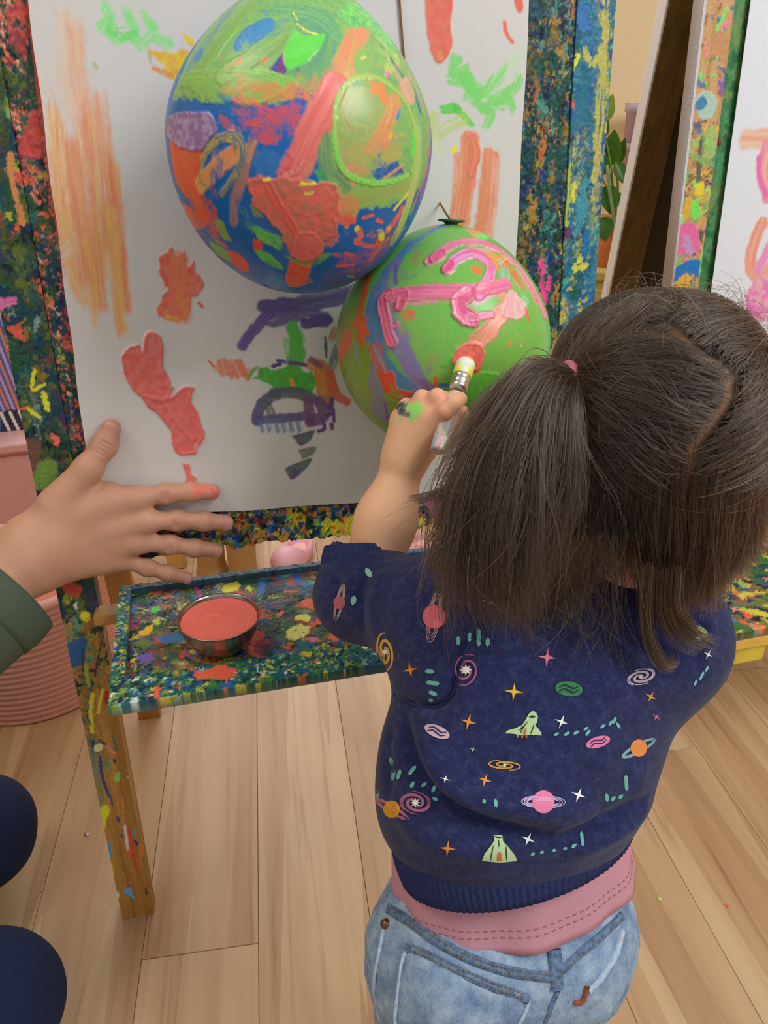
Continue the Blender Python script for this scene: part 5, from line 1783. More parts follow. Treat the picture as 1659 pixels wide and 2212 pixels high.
         [(-0.0156, 0.8606), (-0.0077, 0.863), (-0.0067, 0.8374), (-0.0158, 0.8379)]),
        ('s', 9, '#7adc60', None, {'rag': 0.9, 'th': 0.0004, 'dry': 0.25, 'op': 0.9},
         [(0.011, 1.0715), (0.0014, 1.0524)]),
        ('s', 7, '#f07a9a', None, {'rag': 0.9, 'th': 0.0004, 'dry': 0.25, 'op': 0.9},
         [(0.0167, 1.0572), (0.0077, 1.0534)]),
        ('s', 40, '#c08a60', None, {'rag': 0.9, 'th': 0.0004, 'dry': 0.25, 'op': 0.9},
         [(0.007, 1.0379), (0.0062, 1.0232)]),
        ('s', 30, '#9ab868', None, {'rag': 0.9, 'th': 0.0004, 'dry': 0.25, 'op': 0.9},
         [(-0.0117, 0.9262), (0.0079, 0.9309), (0.0139, 0.9147)]),
        ('s', 12, '#4a5a4c', None, {'rag': 0.9, 'th': 0.0004, 'dry': 0.25, 'op': 0.9},
         [(-0.0023, 0.9312), (-0.0007, 0.8988), (0.0005, 0.8822)]),
        ('s', 10, '#6ade5c', None, {'rag': 0.9, 'th': 0.0004, 'dry': 0.25, 'op': 0.9},
         [(0.007, 0.9283), (0.0089, 0.9245)]),
        ('s', 14, '#7fae5c', None, {'rag': 0.9, 'th': 0.0004, 'dry': 0.25, 'op': 0.9},
         [(-0.0092, 0.91), (0.0196, 0.9008)]),
        ('s', 14, '#7a5a9c', None, {'rag': 0.9, 'th': 0.0004, 'dry': 0.25, 'op': 0.9},
         [(0.0152, 0.9932), (0.0209, 0.9829)]),
        ('s', 12, '#3f5f90', None, {'rag': 0.9, 'th': 0.0004, 'dry': 0.25, 'op': 0.9},
         [(-0.0149, 0.9474), (-0.0077, 0.9446)]),
        ('s', 9, '#ff5aa0', None, {'rag': 0.9, 'th': 0.0004, 'dry': 0.25, 'op': 0.9},
         [(-0.0233, 0.8267), (-0.0207, 0.7974)]),
        ('s', 22, '#b09ac0', None, {'rag': 0.9, 'th': 0.0004, 'dry': 0.25, 'op': 0.9},
         [(-0.0081, 0.8084), (0.0012, 0.7931)]),
        ('s', 10, '#2f5a8a', None, {'rag': 0.9, 'th': 0.0004, 'dry': 0.25, 'op': 0.9},
         [(0.0186, 1.0083), (0.0263, 0.9828)]),
        ('s', 9, '#8adc5a', None, {'rag': 0.9, 'th': 0.0004, 'dry': 0.25, 'op': 0.9},
         [(0.0215, 0.7919), (0.0223, 0.7585)]),
    ],
    'paper_two': [
        ('s', 46, '#e9a388', '#eab8a0', {'dry': 0.2},
         [(0.0615, 0.9294), (0.0811, 0.9288), (0.1096, 0.927)]),
        ('s', 40, '#f08aa6', '#f5b096', {'dry': 0.05},
         [(0.0974, 0.9175), (0.0958, 0.8899), (0.1087, 0.861)]),
        ('s', 14, '#f272a8', None, {},
         [(0.0853, 0.9069), (0.0897, 0.8845), (0.1051, 0.8611)]),
        ('s', 34, '#ef9080', '#f0a48c', {'dry': 0.05},
         [(0.1053, 0.8232), (0.0979, 0.7968), (0.098, 0.7724), (0.1153, 0.7526), (0.141, 0.7759)]),
        ('s', 30, '#ee8ac0', '#f2a8b0', {},
         [(0.1129, 0.7653), (0.1232, 0.7892), (0.1333, 0.8128)]),
        ('b', 0, '#f27ab4', '#f4a8b0', {'rag': 5, 'th': 0.0005},
         [(0.0984, 0.7222), (0.1051, 0.7471), (0.1294, 0.758), (0.1591, 0.7623), (0.1745, 0.6902), (0.1346, 0.6935), (0.1059, 0.7023)]),
        ('s', 8, '#ff5aa8', None, {},
         [(0.0987, 0.7286), (0.1085, 0.7086), (0.1346, 0.6935)]),
    ],
    'tray_front': [
        ('b', 0, '#ff6044', None, {'rag': 7, 'th': 0.0006, 'scale': 9, 'dry': 0.1},
         [(0.0752, -0.1723), (0.0898, -0.1746), (0.0988, -0.1697), (0.1075, -0.1704), (0.1161, -0.1846), (0.1063, -0.1898), (0.0851, -0.1859), (0.0775, -0.1826)]),
        ('b', 0, '#f26a4c', None, {'rag': 7, 'th': 0.0006, 'scale': 9, 'dry': 0.1},
         [(0.1037, -0.1892), (0.1063, -0.1898), (0.1055, -0.2137), (0.1035, -0.2131)]),
        ('b', 0, '#c9d8d0', None, {'rag': 7, 'th': 0.0006, 'scale': 9, 'dry': 0.1},
         [(0.0194, -0.1973), (0.0259, -0.1964), (0.0254, -0.2052), (0.0205, -0.204)]),
        ('b', 0, '#1d5ea0', None, {'rag': 7, 'th': 0.0006, 'scale': 9, 'dry': 0.1},
         [(0.1006, -0.1979), (0.1118, -0.1973), (0.1096, -0.2035), (0.1012, -0.2034)]),
        ('b', 0, '#d0b83a', None, {'rag': 7, 'th': 0.0006, 'scale': 9, 'dry': 0.1},
         [(0.0452, -0.205), (0.0533, -0.2045), (0.0513, -0.2104), (0.0452, -0.2101)]),
    ],
}


def apply_paint(cv, key, fresh=None, part=slice(None)):
    """fresh True: only the thick new paint; False: only the older thin paint"""
    for t, w, c1, c2, o, pts in PAINT[key][part]:
        if fresh is not None and fresh != (o.get('th', 0) >= 0.0006):
            continue
        if t == 's':
            cv.stroke(pts, w, c1, c2, **o)
        else:
            cv.blob(pts, c1, c2, **o)


PXM = 0.00050      # one photo pixel on the easel, in metres
caked = colattr('caked_paint', rough=0.5, spec=0.35, nscale=420, nstr=0.4, ndist=0.0012, mix_noise=0.12)
paper_mat = colattr('painted_paper', rough=0.75, spec=0.2, nscale=900, nstr=0.06, ndist=0.0003, mix_noise=0.02)
gloss_paint = colattr('acrylic_on_rubber', rough=0.3, spec=0.45, nscale=500, nstr=0.08, ndist=0.0004, mix_noise=0.05)

WOOD = '#b5833f'


def wood_grain(cv, base, dark, fx=60, fy=1.5, o=0):
    n = fbm2(cv.X * fx * 4 + fbm2(cv.X * 30, cv.Y * 3, o) * 1.5, cv.Y * fy * 4, o)
    n2 = noise2(cv.X * 700, cv.Y * 8, o, 3)
    a = (sm(0.3, 0.75, n) * 0.8 + n2 * 0.2)[..., None]
    cv.col[:] = C(base) * (1 - a) + C(dark) * a


DARKS = [('#14413a', 3), ('#0f3a5c', 2.4), ('#1d5a6a', 2.2), ('#2f5a2e', 2.4), ('#0e2430', 1.5)]
PAL_LEFT = [('#1f4d33', 5), ('#173f4a', 4), ('#12304f', 3), ('#2c5f55', 2), ('#3c4a22', 2), ('#5d6a25', 1.6), ('#7a3a3a', .9), ('#4a2f55', 1), ('#d85a3f', .5), ('#a9a030', .35), ('#8f7030', .6), ('#151d1c', 1.5), ('#7d8f8a', .25)]
PAL_RB = [('#0f4a55', 4), ('#10306a', 3), ('#174f3a', 3.5), ('#111c38', 2.5), ('#8a6a24', 2.0), ('#a87a30', 1.0), ('#98903a', .5), ('#3f8a7a', 1.6), ('#b8682f', .5), ('#6a8a8a', .4), ('#203a20', 3), ('#c0ac40', .25)]
PAL_RL = [('#1b6a84', 4), ('#1f5f9c', 3), ('#17584f', 2.6), ('#2f7f96', 2), ('#2a4f8c', 1.6), ('#b9b04a', 1.5), ('#7f9a4a', 1), ('#4f9a8a', 1), ('#1f3a4c', 1)]
PAL_TRAY = [('#17453a', 3.4), ('#122c4c', 3.2), ('#1f5a74', 2.4), ('#37632f', 2.6), ('#6a742a', 1.5), ('#c9b638', .7), ('#e8583c', .8), ('#a82f58', .6), ('#c8bb98', .45), ('#cf7a2a', .8), ('#14181c', 2.6), ('#54448a', .7), ('#2a74b8', 1.2), ('#7d5228', 1.2), ('#86b846', .5)]
PAL_BAR = [('#17453a', 2), ('#123a70', 2.6), ('#b8862a', 2), ('#d8c030', 1.3), ('#8a2a2a', 1.2), ('#c84a8a', .5), ('#6a7a2a', 1.6), ('#2a6a9a', 1.6), ('#8fc84a', .7), ('#d86a3a', .8), ('#8a90b8', .5), ('#14181c', 1.4)]

# =================================================================== the easel
easel = empty('easel', ez(0.31, 0.0) * np.array([1, 1, 0]), label='wooden art easel caked in dried paint, holding the white paper in front of the child', cat='easel')


def front(n0=0.0):
    return lambda x, y, h: EO + np.multiply.outer(np.asarray(x), EH) + np.multiply.outer(np.asarray(y), EU) + np.multiply.outer(n0 + np.asarray(h), EN)


TOPU = 1.27
# left leg
lg = Canvas(sample_axis([(0.0, 0.041, 0.0011)]), sample_axis([(0.0, 1.08, 0.0013), (1.08, TOPU, 0.006)]), WOOD, PXM)
wood_grain(lg, '#c08d45', '#9a6a2c', o=2)
lg.cake(2600, PAL_LEFT, 10, 34, 2.5, 0.0007, rg=3, box=(0, .041, .46, 1.1))
lg.cake(70, PAL_LEFT + [('#5a8f78', 5), ('#8a9a3a', 3)], 10, 26, 3, 0.0004, rg=5, box=(0, .041, .36, .5))
lg.cake(60, [('#4f7a5a', 3), ('#7a8a44', 2), ('#2a4a6a', 1)], 6, 18, 3, 0.0003, rg=9, box=(0, .016, .22, .46), op=.8)
lg.cake(45, [('#2a4a7a', 2), ('#e0d040', 1), ('#4fa0c8', 1), ('#d05a3a', 1), ('#e8e4d0', 1)], 2, 6, 2, 0.0003, rg=12, box=(0, .041, .03, .46))
lg.smudge(500, 24, 22, rg=1, ang=1.57, op=.8)
apply_paint(lg, 'leg_left')
lg.slab_obj('leg', front(0.0), 0.022, caked, easel, label='left front leg, bare varnished wood at the foot')
# right leg
rl = Canvas(sample_axis([(0.582, 0.623, 0.0011)]), sample_axis([(0.0, 0.6, 0.006), (0.6, 1.08, 0.0013), (1.08, TOPU, 0.006)]), WOOD, PXM)
rl.cake(1500, PAL_RL, 14, 46, 2.2, 0.0008, rg=21, box=(.58, .625, .45, 1.1))
rl.cake(260, PAL_RL, 5, 14, 2.5, 0.0008, rg=22, box=(.58, .625, .55, 1.1))
rl.cake(60, PAL_RL, 14, 30, 2.2, 0.0005, rg=23, box=(.58, .625, .1, .5))
rl.smudge(700, 30, 26, rg=2, ang=1.57, op=.8)
apply_paint(rl, 'leg_right')
rl.slab_obj('leg', front(0.0), 0.022, caked, easel, label='right front leg in blue and yellow paint')
# board
bd = Canvas(sample_axis([(0.0415, 0.078, 0.0011), (0.078, 0.51, 0.012), (0.51, 0.5815, 0.0011)]), sample_axis([(0.530, 0.585, 0.0011), (0.585, 1.08, 0.0014), (1.08, TOPU, 0.01)]), '#174840', PXM)
bd.cake(1500, PAL_LEFT, 8, 26, 2.5, 0.0008, rg=31, box=(.04, .08, .53, 1.1))
bd.cake(260, [('#ff6a50', 3), ('#e8a080', 1), ('#c04a40', 1)], 4, 10, 3, 0.0008, rg=37, box=(.04, .068, .6, 1.1), ang=2.2)
bd.cake(2600, PAL_RB, 6, 26, 3, 0.0009, rg=32, box=(.5, .583, .53, 1.1), ang=1.57)
bd.cake(700, PAL_RB, 4, 9, 3, 0.0010, rg=34, box=(.5, .583, .53, 1.1), ang=1.57)
bd.smudge(2500, 22, 20, rg=3, ang=1.57, op=.8)
bd.cake(1500, PAL_BAR, 8, 26, 1.8, 0.0018, rg=33, box=(.04, .583, .525, .585))
bd.cake(500, PAL_BAR, 5, 12, 1.8, 0.0016, rg=35, box=(.04, .583, .525, .58))
apply_paint(bd, 'board')


def board_fn(x, y, h):
    x, y = np.asarray(x), np.asarray(y)
    k = 1 - sm(0.53, 0.55, y)
    y2 = y - k * (0.004 + 0.012 * (fbm2(x * 120, x * 0 + 3.3, 4) - 0.35))
    return front(-0.002)(x, y2, h)


# the middle columns of the bottom rail are coarse in the board: the rail is a part of its own
bd.slab_obj('board', board_fn, 0.012, caked, easel)
br = Canvas(sample_axis([(0.0415, 0.5815, 0.0012)]), sample_axis([(0.5285, 0.582, 0.0011)]), '#2a4a3a', PXM)
br.cake(2000, PAL_BAR, 10, 28, 1.8, 0.0026, rg=43)
br.cake(500, PAL_BAR, 6, 13, 1.8, 0.0024, rg=45)
br.cake(120, [('#d8c830', 3), ('#e05a3a', 1), ('#8fc84a', 1)], 8, 20, 1.8, 0.002, rg=46, box=(.3, .42, .528, .545))


def rail_fn(x, y, h):
    x, y = np.asarray(x), np.asarray(y)
    k = 1 - sm(0.529, 0.55, y)
    y2 = y - k * (0.003 + 0.016 * (fbm2(x * 90, x * 0 + 3.3, 4) - 0.4))
    bulge = 0.003 * k
    return front(0.0005)(x, y2, h + bulge)


br.slab_obj('bottom_rail', rail_fn, 0.006, caked, easel, label='bottom rail crusted with lumpy dried paint')
pale_wood = plain('pale_pine', '#c8a055', 0.5, nscale=14, nstr=0.1, vary=0.12, stretch=(5, 5, 0.6))
pine = plain('varnished_pine', '#a87436', 0.42, nscale=16, nstr=0.1, vary=0.22, stretch=(6, 6, 0.5))
# rear legs of the A frame, their hinge bar, a stretcher behind the tray
for h0 in (0.0205, 0.6025):
    foot = EO + EH * h0 + EB * 0.40
    top = ez(h0, TOPU - .02, -0.05)
    box_between('rear_leg', foot * np.array([1, 1, 0]), top, 0.038, 0.02, EB, pine, easel)
bm = bmesh.new(); box_bm(bm, (0.312, TOPU + .012, -0.03), (0.66, 0.03, 0.09), frame_mat(EO, EH, EU, EN), .003)
bm_obj('top_bar', bm, pine, easel)

# tray
TY = radians(14.0)
TH_, TB_ = np.array([cos(TY), sin(TY), 0]), np.array([-sin(TY), cos(TY), 0])
TZ = np.array([0, 0, 1.0])
TD, TW = 0.205, 0.489


def flat(z0):
    return lambda x, y, h: TRAY0 + np.multiply.outer(np.asarray(x), TH_) + np.multiply.outer(np.asarray(y), TB_) + np.multiply.outer(z0 + np.asarray(h), TZ)


tray = bpy.data.objects.new('tray', bpy.data.meshes.new('tray'))
tc_ = Canvas(sample_axis([(0.011, TW - .011, 0.0013)]), sample_axis([(-0.170, -0.007, 0.0011)]), '#1f3a3a', PXM)
tc_.cake(2600, PAL_TRAY, 12, 40, 2.4, 0.0006, rg=51)
tc_.cake(1100, PAL_TRAY, 6, 18, 2.4, 0.0006, rg=52)
tc_.smudge(1300, 22, 16, rg=4, op=.8)
apply_paint(tc_, 'tray')
tray_o = tc_.slab_obj('tray', flat(-0.008), 0.008, caked, easel, label='paint tray with a rim, covered in many-coloured drips')
bpy.data.objects.remove(tray)


def rim(x0, x1, y0, y1, base, n1, n2, seed, pal=None, key=None, step=0.0012):
    cv = Canvas(sample_axis([(x0, x1, step)]), sample_axis([(y0, y1, step)]), base, PXM)
    if n1:
        cv.cake(n1, pal or PAL_TRAY, 8, 26, 2.5, 0.0007, rg=seed)
        cv.cake(n2, pal or PAL_TRAY, 4, 11, 2.5, 0.0006, rg=seed + 1)
    if key:
        apply_paint(cv, key)
    o = cv.slab_obj('rim', flat(0.0), 0.010, caked, easel)
    o.parent = tray_o
    o.matrix_parent_inverse = tray_o.matrix_world.inverted()


PAL_FRONT = [('#1b6070', 3), ('#17584a', 3), ('#3f7a3a', 2.6), ('#1f4f8a', 2), ('#8a9a3a', 1.6), ('#c8b83a', .9), ('#e8603f', .5), ('#12303c', 2), ('#86b0a8', .8), ('#e8e0c0', .4)]
rim(0.0, TW, -TD, -0.1665, '#1f5a5c', 1100, 1200, 61, PAL_FRONT, 'tray_front')
rim(0.0, 0.0125, -0.1665, -0.0085, '#2f5a6a', 200, 220, 63, PAL_FRONT)
rim(TW - .0125, TW, -0.1665, -0.0085, '#2f5a6a', 200, 220, 65, PAL_FRONT)
rim(0.0, TW, -0.0085, 0.0, '#3f5768', 60, 120, 67, [('#3f5768', 6), ('#34586a', 4), ('#1f3f58', 2), ('#4a6a5a', 1)])
for hh in (0.0205, 0.6025):
    a = ez(hh, 0.478, 0.0)
    bm = bmesh.new()
    s_ = 1 if hh < .3 else -1
    box_bm(bm, ((0.041 + 0.02) if s_ > 0 else 0.565, 0.462, 0.012), (0.05, 0.012, 0.03), frame_mat(EO, EH, EU, EN), .002, 1)
    bm_obj('bracket', bm, pine, easel)

# paper
PB = [(0.0535, 0.5745), (0.5205, 0.5575), (0.5300, 1.20), (0.0790, 1.20)]
pp = Canvas(sample_axis([(0.050, 0.535, 0.0012)]), sample_axis([(0.5545, 1.075, 0.00125), (1.075, 1.20, 0.01)]), '#cfcac4', PXM)
pp.col *= (0.985 + 0.03 * fbm2(pp.X * 14, pp.Y * 14, 3))[..., None]
apply_paint(pp, 'paper', None, slice(0, 12))
pp.smudge(110, 40, 34, rg=3, ang=1.6, op=.4, box=(.06, .155, .78, 1.06))
apply_paint(pp, 'paper', None, slice(12, None))
pp.smudge(160, 20, 10, rg=4, op=.3, box=(.14, .50, .58, 1.06))


def paper_fn(x, y, h):
    x, y = np.asarray(x, float), np.asarray(y, float)
    t = np.clip((y - 0.5745) / (1.20 - 0.5745), 0, 1)
    lft = 0.0535 + (0.0790 - 0.0535) * t + 0.0006 * np.sin(y * 60)
    rgt = 0.5205 + (0.5300 - 0.5205) * t + 0.0005 * np.sin(y * 45)
    x2 = np.clip(x, lft, rgt)
    s_ = (x2 - 0.0535) / (0.5205 - 0.0535)
    bot = 0.5745 + (0.5575 - 0.5745) * s_ + 0.0006 * np.sin(x * 50)
    y2 = np.maximum(y, bot)
    wave = 0.0016 * np.sin(x2 * 19 + y2 * 5) * np.sin(y2 * 11 + 1) + 0.0004 * np.sin(x2 * 60 - y2 * 31)
    return front(0.0065)(x2, y2, np.where(np.asarray(h) < 0, h, h + wave + 0.0021))


pp.slab_obj('paper', paper_fn, 0.0008, paper_mat, None, label='large white sheet of paper with coral, green and purple brush marks on the easel', cat='paper')

# =================================================================== balloons


def balloon(key, base, label, name='balloon'):
    B = BALLOONS[key]
    c, r = np.array(B['c']), np.array(B['r'])
    t = B['tilt']
    a_ = EU * cos(t) + EH * sin(t)
    b_ = EH * cos(t) - EU * sin(t)
    R = np.stack([b_, np.cross(b_, a_), a_], 1)
    ax = R.T @ (CAM - c) / r          # the pole of the chart: the side turned to the room
    ax /= np.linalg.norm(ax)
    e1 = np.cross([0, 0, 1.], ax); e1 /= np.linalg.norm(e1)
    e2 = np.cross(ax, e1)
    g = sample_axis([(-2.9, -1.55, 0.04), (-1.55, 1.55, 0.0092), (1.55, 2.9, 0.04)])
    cv = Canvas(g, g, base, 1 / (316 if 'big' in key else 262))
    apply_paint(cv, key, False)
    cv.smudge(420, 34, 26, rg=5, op=.75)
    cv.smudge(260, 60, 40, rg=6, op=.6)
    apply_paint(cv, key, True)
    cv.smudge(60, 26, 16, rg=8, op=.5)
    an = np.hypot(cv.X, cv.Y) + 1e-9
    q = np.cos(an)[..., None] * ax + (np.sin(an) / an)[..., None] * (cv.X[..., None] * e1 + cv.Y[..., None] * e2)
    nr = q / r
    nr /= np.linalg.norm(nr, axis=-1)[..., None]
    tp_ = np.maximum(q[..., 2:3], 0)
    q = q * np.concatenate([1 - B['egg'] * tp_ ** 2] * 2 + [np.ones_like(tp_)], -1)
    V = ((q * r + nr * (cv.h[..., None] * 0.9)) @ R.T + c).reshape(-1, 3)
    ny, nx = cv.X.shape
    i = np.arange(ny * nx).reshape(ny, nx)
    F = np.stack([i[:-1, :-1], i[:-1, 1:], i[1:, 1:], i[1:, :-1]], -1).reshape(-1, 4)
    ok = (an.reshape(-1) < 2.95)
    F = F[ok[F].all(1)]
    used = np.zeros(len(V), bool); used[F.ravel()] = True
    mp = np.cumsum(used) - 1
    me = mesh_np(name, V[used], mp[F])
    colv = cv.col.reshape(-1, 3)[used]
    bm = bmesh.new(); bm.from_mesh(me)
    bmesh.ops.holes_fill(bm, edges=[e for e in bm.edges if e.is_boundary], sides=0)
    bmesh.ops.recalc_face_normals(bm, faces=bm.faces)
    bm.to_mesh(me); bm.free()
    o = link(name, me, gloss_paint, None, True, label=label, cat='balloon')
    setcol(me, colv)
    return o, c, r, R, a_


big, bc, brr, bR, ba = balloon('balloon_big', '#1263ab', 'large egg-shaped blue balloon smeared with green and coral paint, hung on the paper')
sml, sc_, srr_, sR, sa = balloon('balloon_small', '#6bb549', 'smaller green balloon with pink paint, touched by the paintbrush')
knot_mat = plain('dark_green_rubber', '#3c5a34', 0.4)
brown_string = plain('brown_string', '#7d5a34', 0.8, nscale=200, nstr=0.4)


def knot(o, c, r, a_, mat, off=(0, 0, 0)):
    tip = c + a_ * r[2] + np.array(off)
    ex = EH; ey = np.cross(a_, ex); ex = np.cross(ey, a_)
    prof = [(0.013, -0.0065), (0.008, -0.003), (0.006, 0.000), (0.007, 0.0015), (0.0120, 0.0022), (0.0130, 0.0032), (0.0115, 0.0040), (0.002, 0.0030)]
    lathe('knot', prof, mat, o, frame_mat(tip, ex, ey, a_), 20)
    return tip


kt = knot(sml, sc_, srr_, sa, knot_mat, )
kb = knot(big, bc, brr, ba, plain('blue_rubber', '#1263ab', 0.35))
st = tube_obj('string', catmull([kt + sa * 0.002, at(946, 430, 0.80), at(920, 365, 0.78), at(880, 200, 0.745), ez(.385, 1.25, .012)], 8), 0.0011, brown_string, None, 6,
              label='brown string holding the green balloon, running up behind the blue one', cat='string')
st2 = tube_obj('string', catmull([kb + ba * 0.002, ez(.29, 1.16, .03), ez(.30, 1.25, .012)], 8), 0.0011, brown_string, None, 6,
               label='brown string holding the blue balloon from above', cat='string')

# =================================================================== bowl of paint
bpos = np.array([-0.1597, 0.6195, 0.478])
_r = ray(473, 1335)
_t = (0.514 - CAM[2]) / _r[2]
bpos = CAM + _r * _t
bpos[2] = TRAY0[2] - 0.0072
steel = plain('brushed_steel', '#9a9690', 0.28, metal=1.0, nscale=300, nstr=0.05, vary=0.15)
prof = [(0.0, 0.0), (0.015, 0.0), (0.018, 0.001), (0.026, 0.006), (0.0325, 0.014), (0.0372, 0.025), (0.0390, 0.034), (0.0402, 0.0368), (0.0410, 0.0374), (0.0408, 0.0380), (0.0394, 0.0374), (0.0382, 0.034), (0.0364, 0.025), (0.032, 0.0150), (0.025, 0.0075), (0.0, 0.003)]
bowl = lathe('bowl', prof, steel, None, frame_mat(bpos, (1, 0, 0), (0, 1, 0), (0, 0, 1)), 64, cap=False, label='small steel bowl of wet coral paint standing on the easel tray', cat='bowl')
nr_, na_ = 46, 96
rr = np.linspace(0, 1, nr_)[:, None] * 0.0377
tt = np.linspace(0, 2 * pi, na_, endpoint=False)[None]
px_, py_ = rr * np.cos(tt), rr * np.sin(tt)
hz = 0.0318 + 0.0012 * np.exp(-((np.hypot(px_ + .006, py_ - .002) - 0.010) / 0.002) ** 2) * (np.arctan2(py_, px_ + .006) > -1.2) + 0.0010 * (fbm2(px_ * 120, py_ * 60, 3) - .5) + 0.0011 * np.exp(-((py_ - 0.010 - px_ * 0.9) / 0.0011) ** 2) * (px_ > 0) * sm(0.034, .02, rr) + (rr / 0.0374) ** 6 * 0.0016
Vp = np.stack([px_, py_, hz + 0 * px_], -1).reshape(-1, 3) + bpos
Fp = [(i * na_ + j, i * na_ + (j + 1) % na_, (i + 1) * na_ + (j + 1) % na_, (i + 1) * na_ + j) for i in range(nr_ - 1) for j in range(na_)]
wet = plain('wet_coral_paint', '#fb6a5c', 0.22, nscale=90, nstr=0.06, vary=0.03)
link('paint', mesh_np('paint', Vp, Fp), wet, bowl, True, label='wet coral paint')

# =================================================================== paintbrush
_o, _d = sR.T @ (CAM - sc_) / srr_, sR.T @ ray(1011, 772) / srr_
_tz = (-_o @ _d - math.sqrt(max(0, (_o @ _d) ** 2 - (_d @ _d) * (_o @ _o - 1)))) / (_d @ _d)
tip = at(1011, 772, _tz - 0.001)
tail = at(945, 976, 0.606)
bax = _unit(tip - tail)
LB = np.linalg.norm(tip - tail)
bx_ = _unit(np.cross([0, 0, 1], bax)); by_ = np.cross(bax, bx_)
BM = frame_mat(tail, bx_, by_, bax)
brush_mat = colattr('paint_smeared_handle', rough=0.45, nscale=300, nstr=0.2, mix_noise=0.1)
hp = [(0.0, 0.0), (0.0050, 0.0006), (0.0064, 0.004), (0.0068, 0.015), (0.0070, 0.03), (0.0066, LB - 0.048), (0.0062, LB - 0.038)]
pts = catmull([(a, 0, b) for a, b in hp], 10)[:, [0, 2]]
brush = lathe('paintbrush', pts, brush_mat, None, BM, 28, label='short paintbrush with a paint-smeared pale handle, held in the fist of the child', cat='paintbrush')
co = np.array([v.co[:] for v in brush.data.vertices])
q = (co - tail) @ np.stack([bx_, by_, bax], 1)
ang = np.arctan2(q[:, 1], q[:, 0])
cb_ = np.tile(C('#b9ad98'), (len(co), 1))
for f, lo, h_, o_ in ((5, .56, '#958f84', 1), (3.4, .64, '#ef8a72', 5), (4, .60, '#d8d2c4', 8), (4, .68, '#8fa8b8', 12), (5, .70, '#c8b860', 15), (4, .68, '#dfa0a8', 19)):
    n = fbm2(ang * 1.3 + 5, q[:, 2] * f * 12, o_)
    a = sm(lo - .04, lo, n)[:, None]
    cb_ = cb_ * (1 - a) + C(h_) * a
setcol(brush.data, cb_)
fer = [(0.0062, LB - 0.034), (0.0076, LB - 0.033), (0.0078, LB - 0.030), (0.0073, LB - 0.0285), (0.0078, LB - 0.027), (0.0078, LB - 0.0245), (0.0073, LB - 0.023), (0.0077, LB - 0.0215), (0.0078, LB - 0.020)]
lathe('ferrule', fer, plain('aluminium_ferrule', '#c8c4be', 0.3, metal=1.0), brush, BM, 28, label='silver ferrule')
band_ = [(0.0077, LB - 0.0205), (0.0080, LB - 0.019), (0.0082, LB - 0.008), (0.0078, LB - 0.006)]
bnd = lathe('bristles', band_ + [(0.006, LB - .003), (0.003, LB + .001)], brush_mat, brush, BM, 28, label='bristles daubed yellow and white')
co = np.array([v.co[:] for v in bnd.data.vertices])
q = (co - tail) @ np.stack([bx_, by_, bax], 1)
n = fbm2(np.arctan2(q[:, 1], q[:, 0]) * 1.1 + 9, q[:, 2] * 90, 6)
cy = np.where((n > .5)[:, None], C('#f4e222'), C('#eee6d8'))
cy = np.where((q[:, 2] > LB - .006)[:, None], C('#f86a5a'), cy)
setcol(bnd.data, cy)

# =================================================================== second easel (right)
e2 = empty('easel', O2 + H2 * .3, label='second easel behind at the right, leg splashed with paint beside a green board edge', cat='easel')


def f2(n0=0.0):
    return lambda x, y, h: O2 + np.multiply.outer(np.asarray(x), H2) + np.multiply.outer(np.asarray(y), U2) + np.multiply.outer(n0 + np.asarray(h), N2)


P2 = 0.00062
l2 = Canvas(sample_axis([(-0.0215, 0.0215, 0.0013)]), sample_axis([(0.0, 0.6, 0.008), (0.6, 1.14, 0.0016), (1.14, 1.25, 0.01)]), '#c39562', P2)
wood_grain(l2, '#caa070', '#b4854e', o=4)
l2.cake(420, [('#c9a070', 3), ('#7fae5c', 1.2), ('#d9b040', 1.2), ('#e88a9a', .9), ('#5a7a9a', .7), ('#8a6a4a', 1.2), ('#8adc5a', .5), ('#4a5a4c', .6)], 5, 22, 2.5, 0.0005, rg=71, box=(-.022, .022, .62, .95), rag=1.3)
l2.cake(90, [('#7adc60', 1), ('#e58a7a', 1), ('#5a7a9a', 1), ('#a86a4a', 2)], 4, 12, 3, 0.0004, rg=72, box=(-.022, .022, .9, 1.14))
apply_paint(l2, 'leg_two')
l2.col[:, l2.xs < -0.0185] = C('#c9c8cc')
ag = sm(.9, .7, l2.ys)[:, None, None] * 0.8
l2.col[:, l2.xs < -0.0185] = l2.col[:, l2.xs < -0.0185] * (1 - ag) + C('#a07a66') * ag
l2.slab_obj('leg', f2(0), 0.022, caked, e2, label='left front leg of bare wood splashed pink, green and blue')
bm = bmesh.new(); box_bm(bm, (0.60, 0.62, -0.011), (0.043, 1.24, 0.022), frame_mat(O2, H2, U2, N2), .002)
bm_obj('leg', bm, pine, e2)
b2 = Canvas(sample_axis([(0.023, 0.045, 0.0014), (0.045, 0.575, 0.02)]), sample_axis([(0.36, 0.6, 0.01), (0.6, 1.15, 0.0025), (1.15, 1.25, 0.01)]), '#3f7a4a', P2)
b2.cake(160, [('#2f6a3f', 4), ('#4a8a55', 4), ('#7a2a30', .5), ('#6a8a50', 1)], 10, 40, 4, 0.0003, rg=75, box=(.02, .06, .5, 1.2), ang=1.57)
b2.slab_obj('board', f2(-.003), 0.012, caked, e2, label='board with a green painted edge')
p2 = Canvas(sample_axis([(0.040, 0.25, 0.0022), (.25, 0.56, .02)]), sample_axis([(0.40, 0.60, 0.01), (0.60, 1.15, 0.0022), (1.15, 1.22, 0.01)]), '#d8d9de', P2)
apply_paint(p2, 'paper_two')
p2.slab_obj('paper', f2(0.004), 0.0008, paper_mat, None, label='white sheet of paper with pink swirls on the second easel', cat='paper')
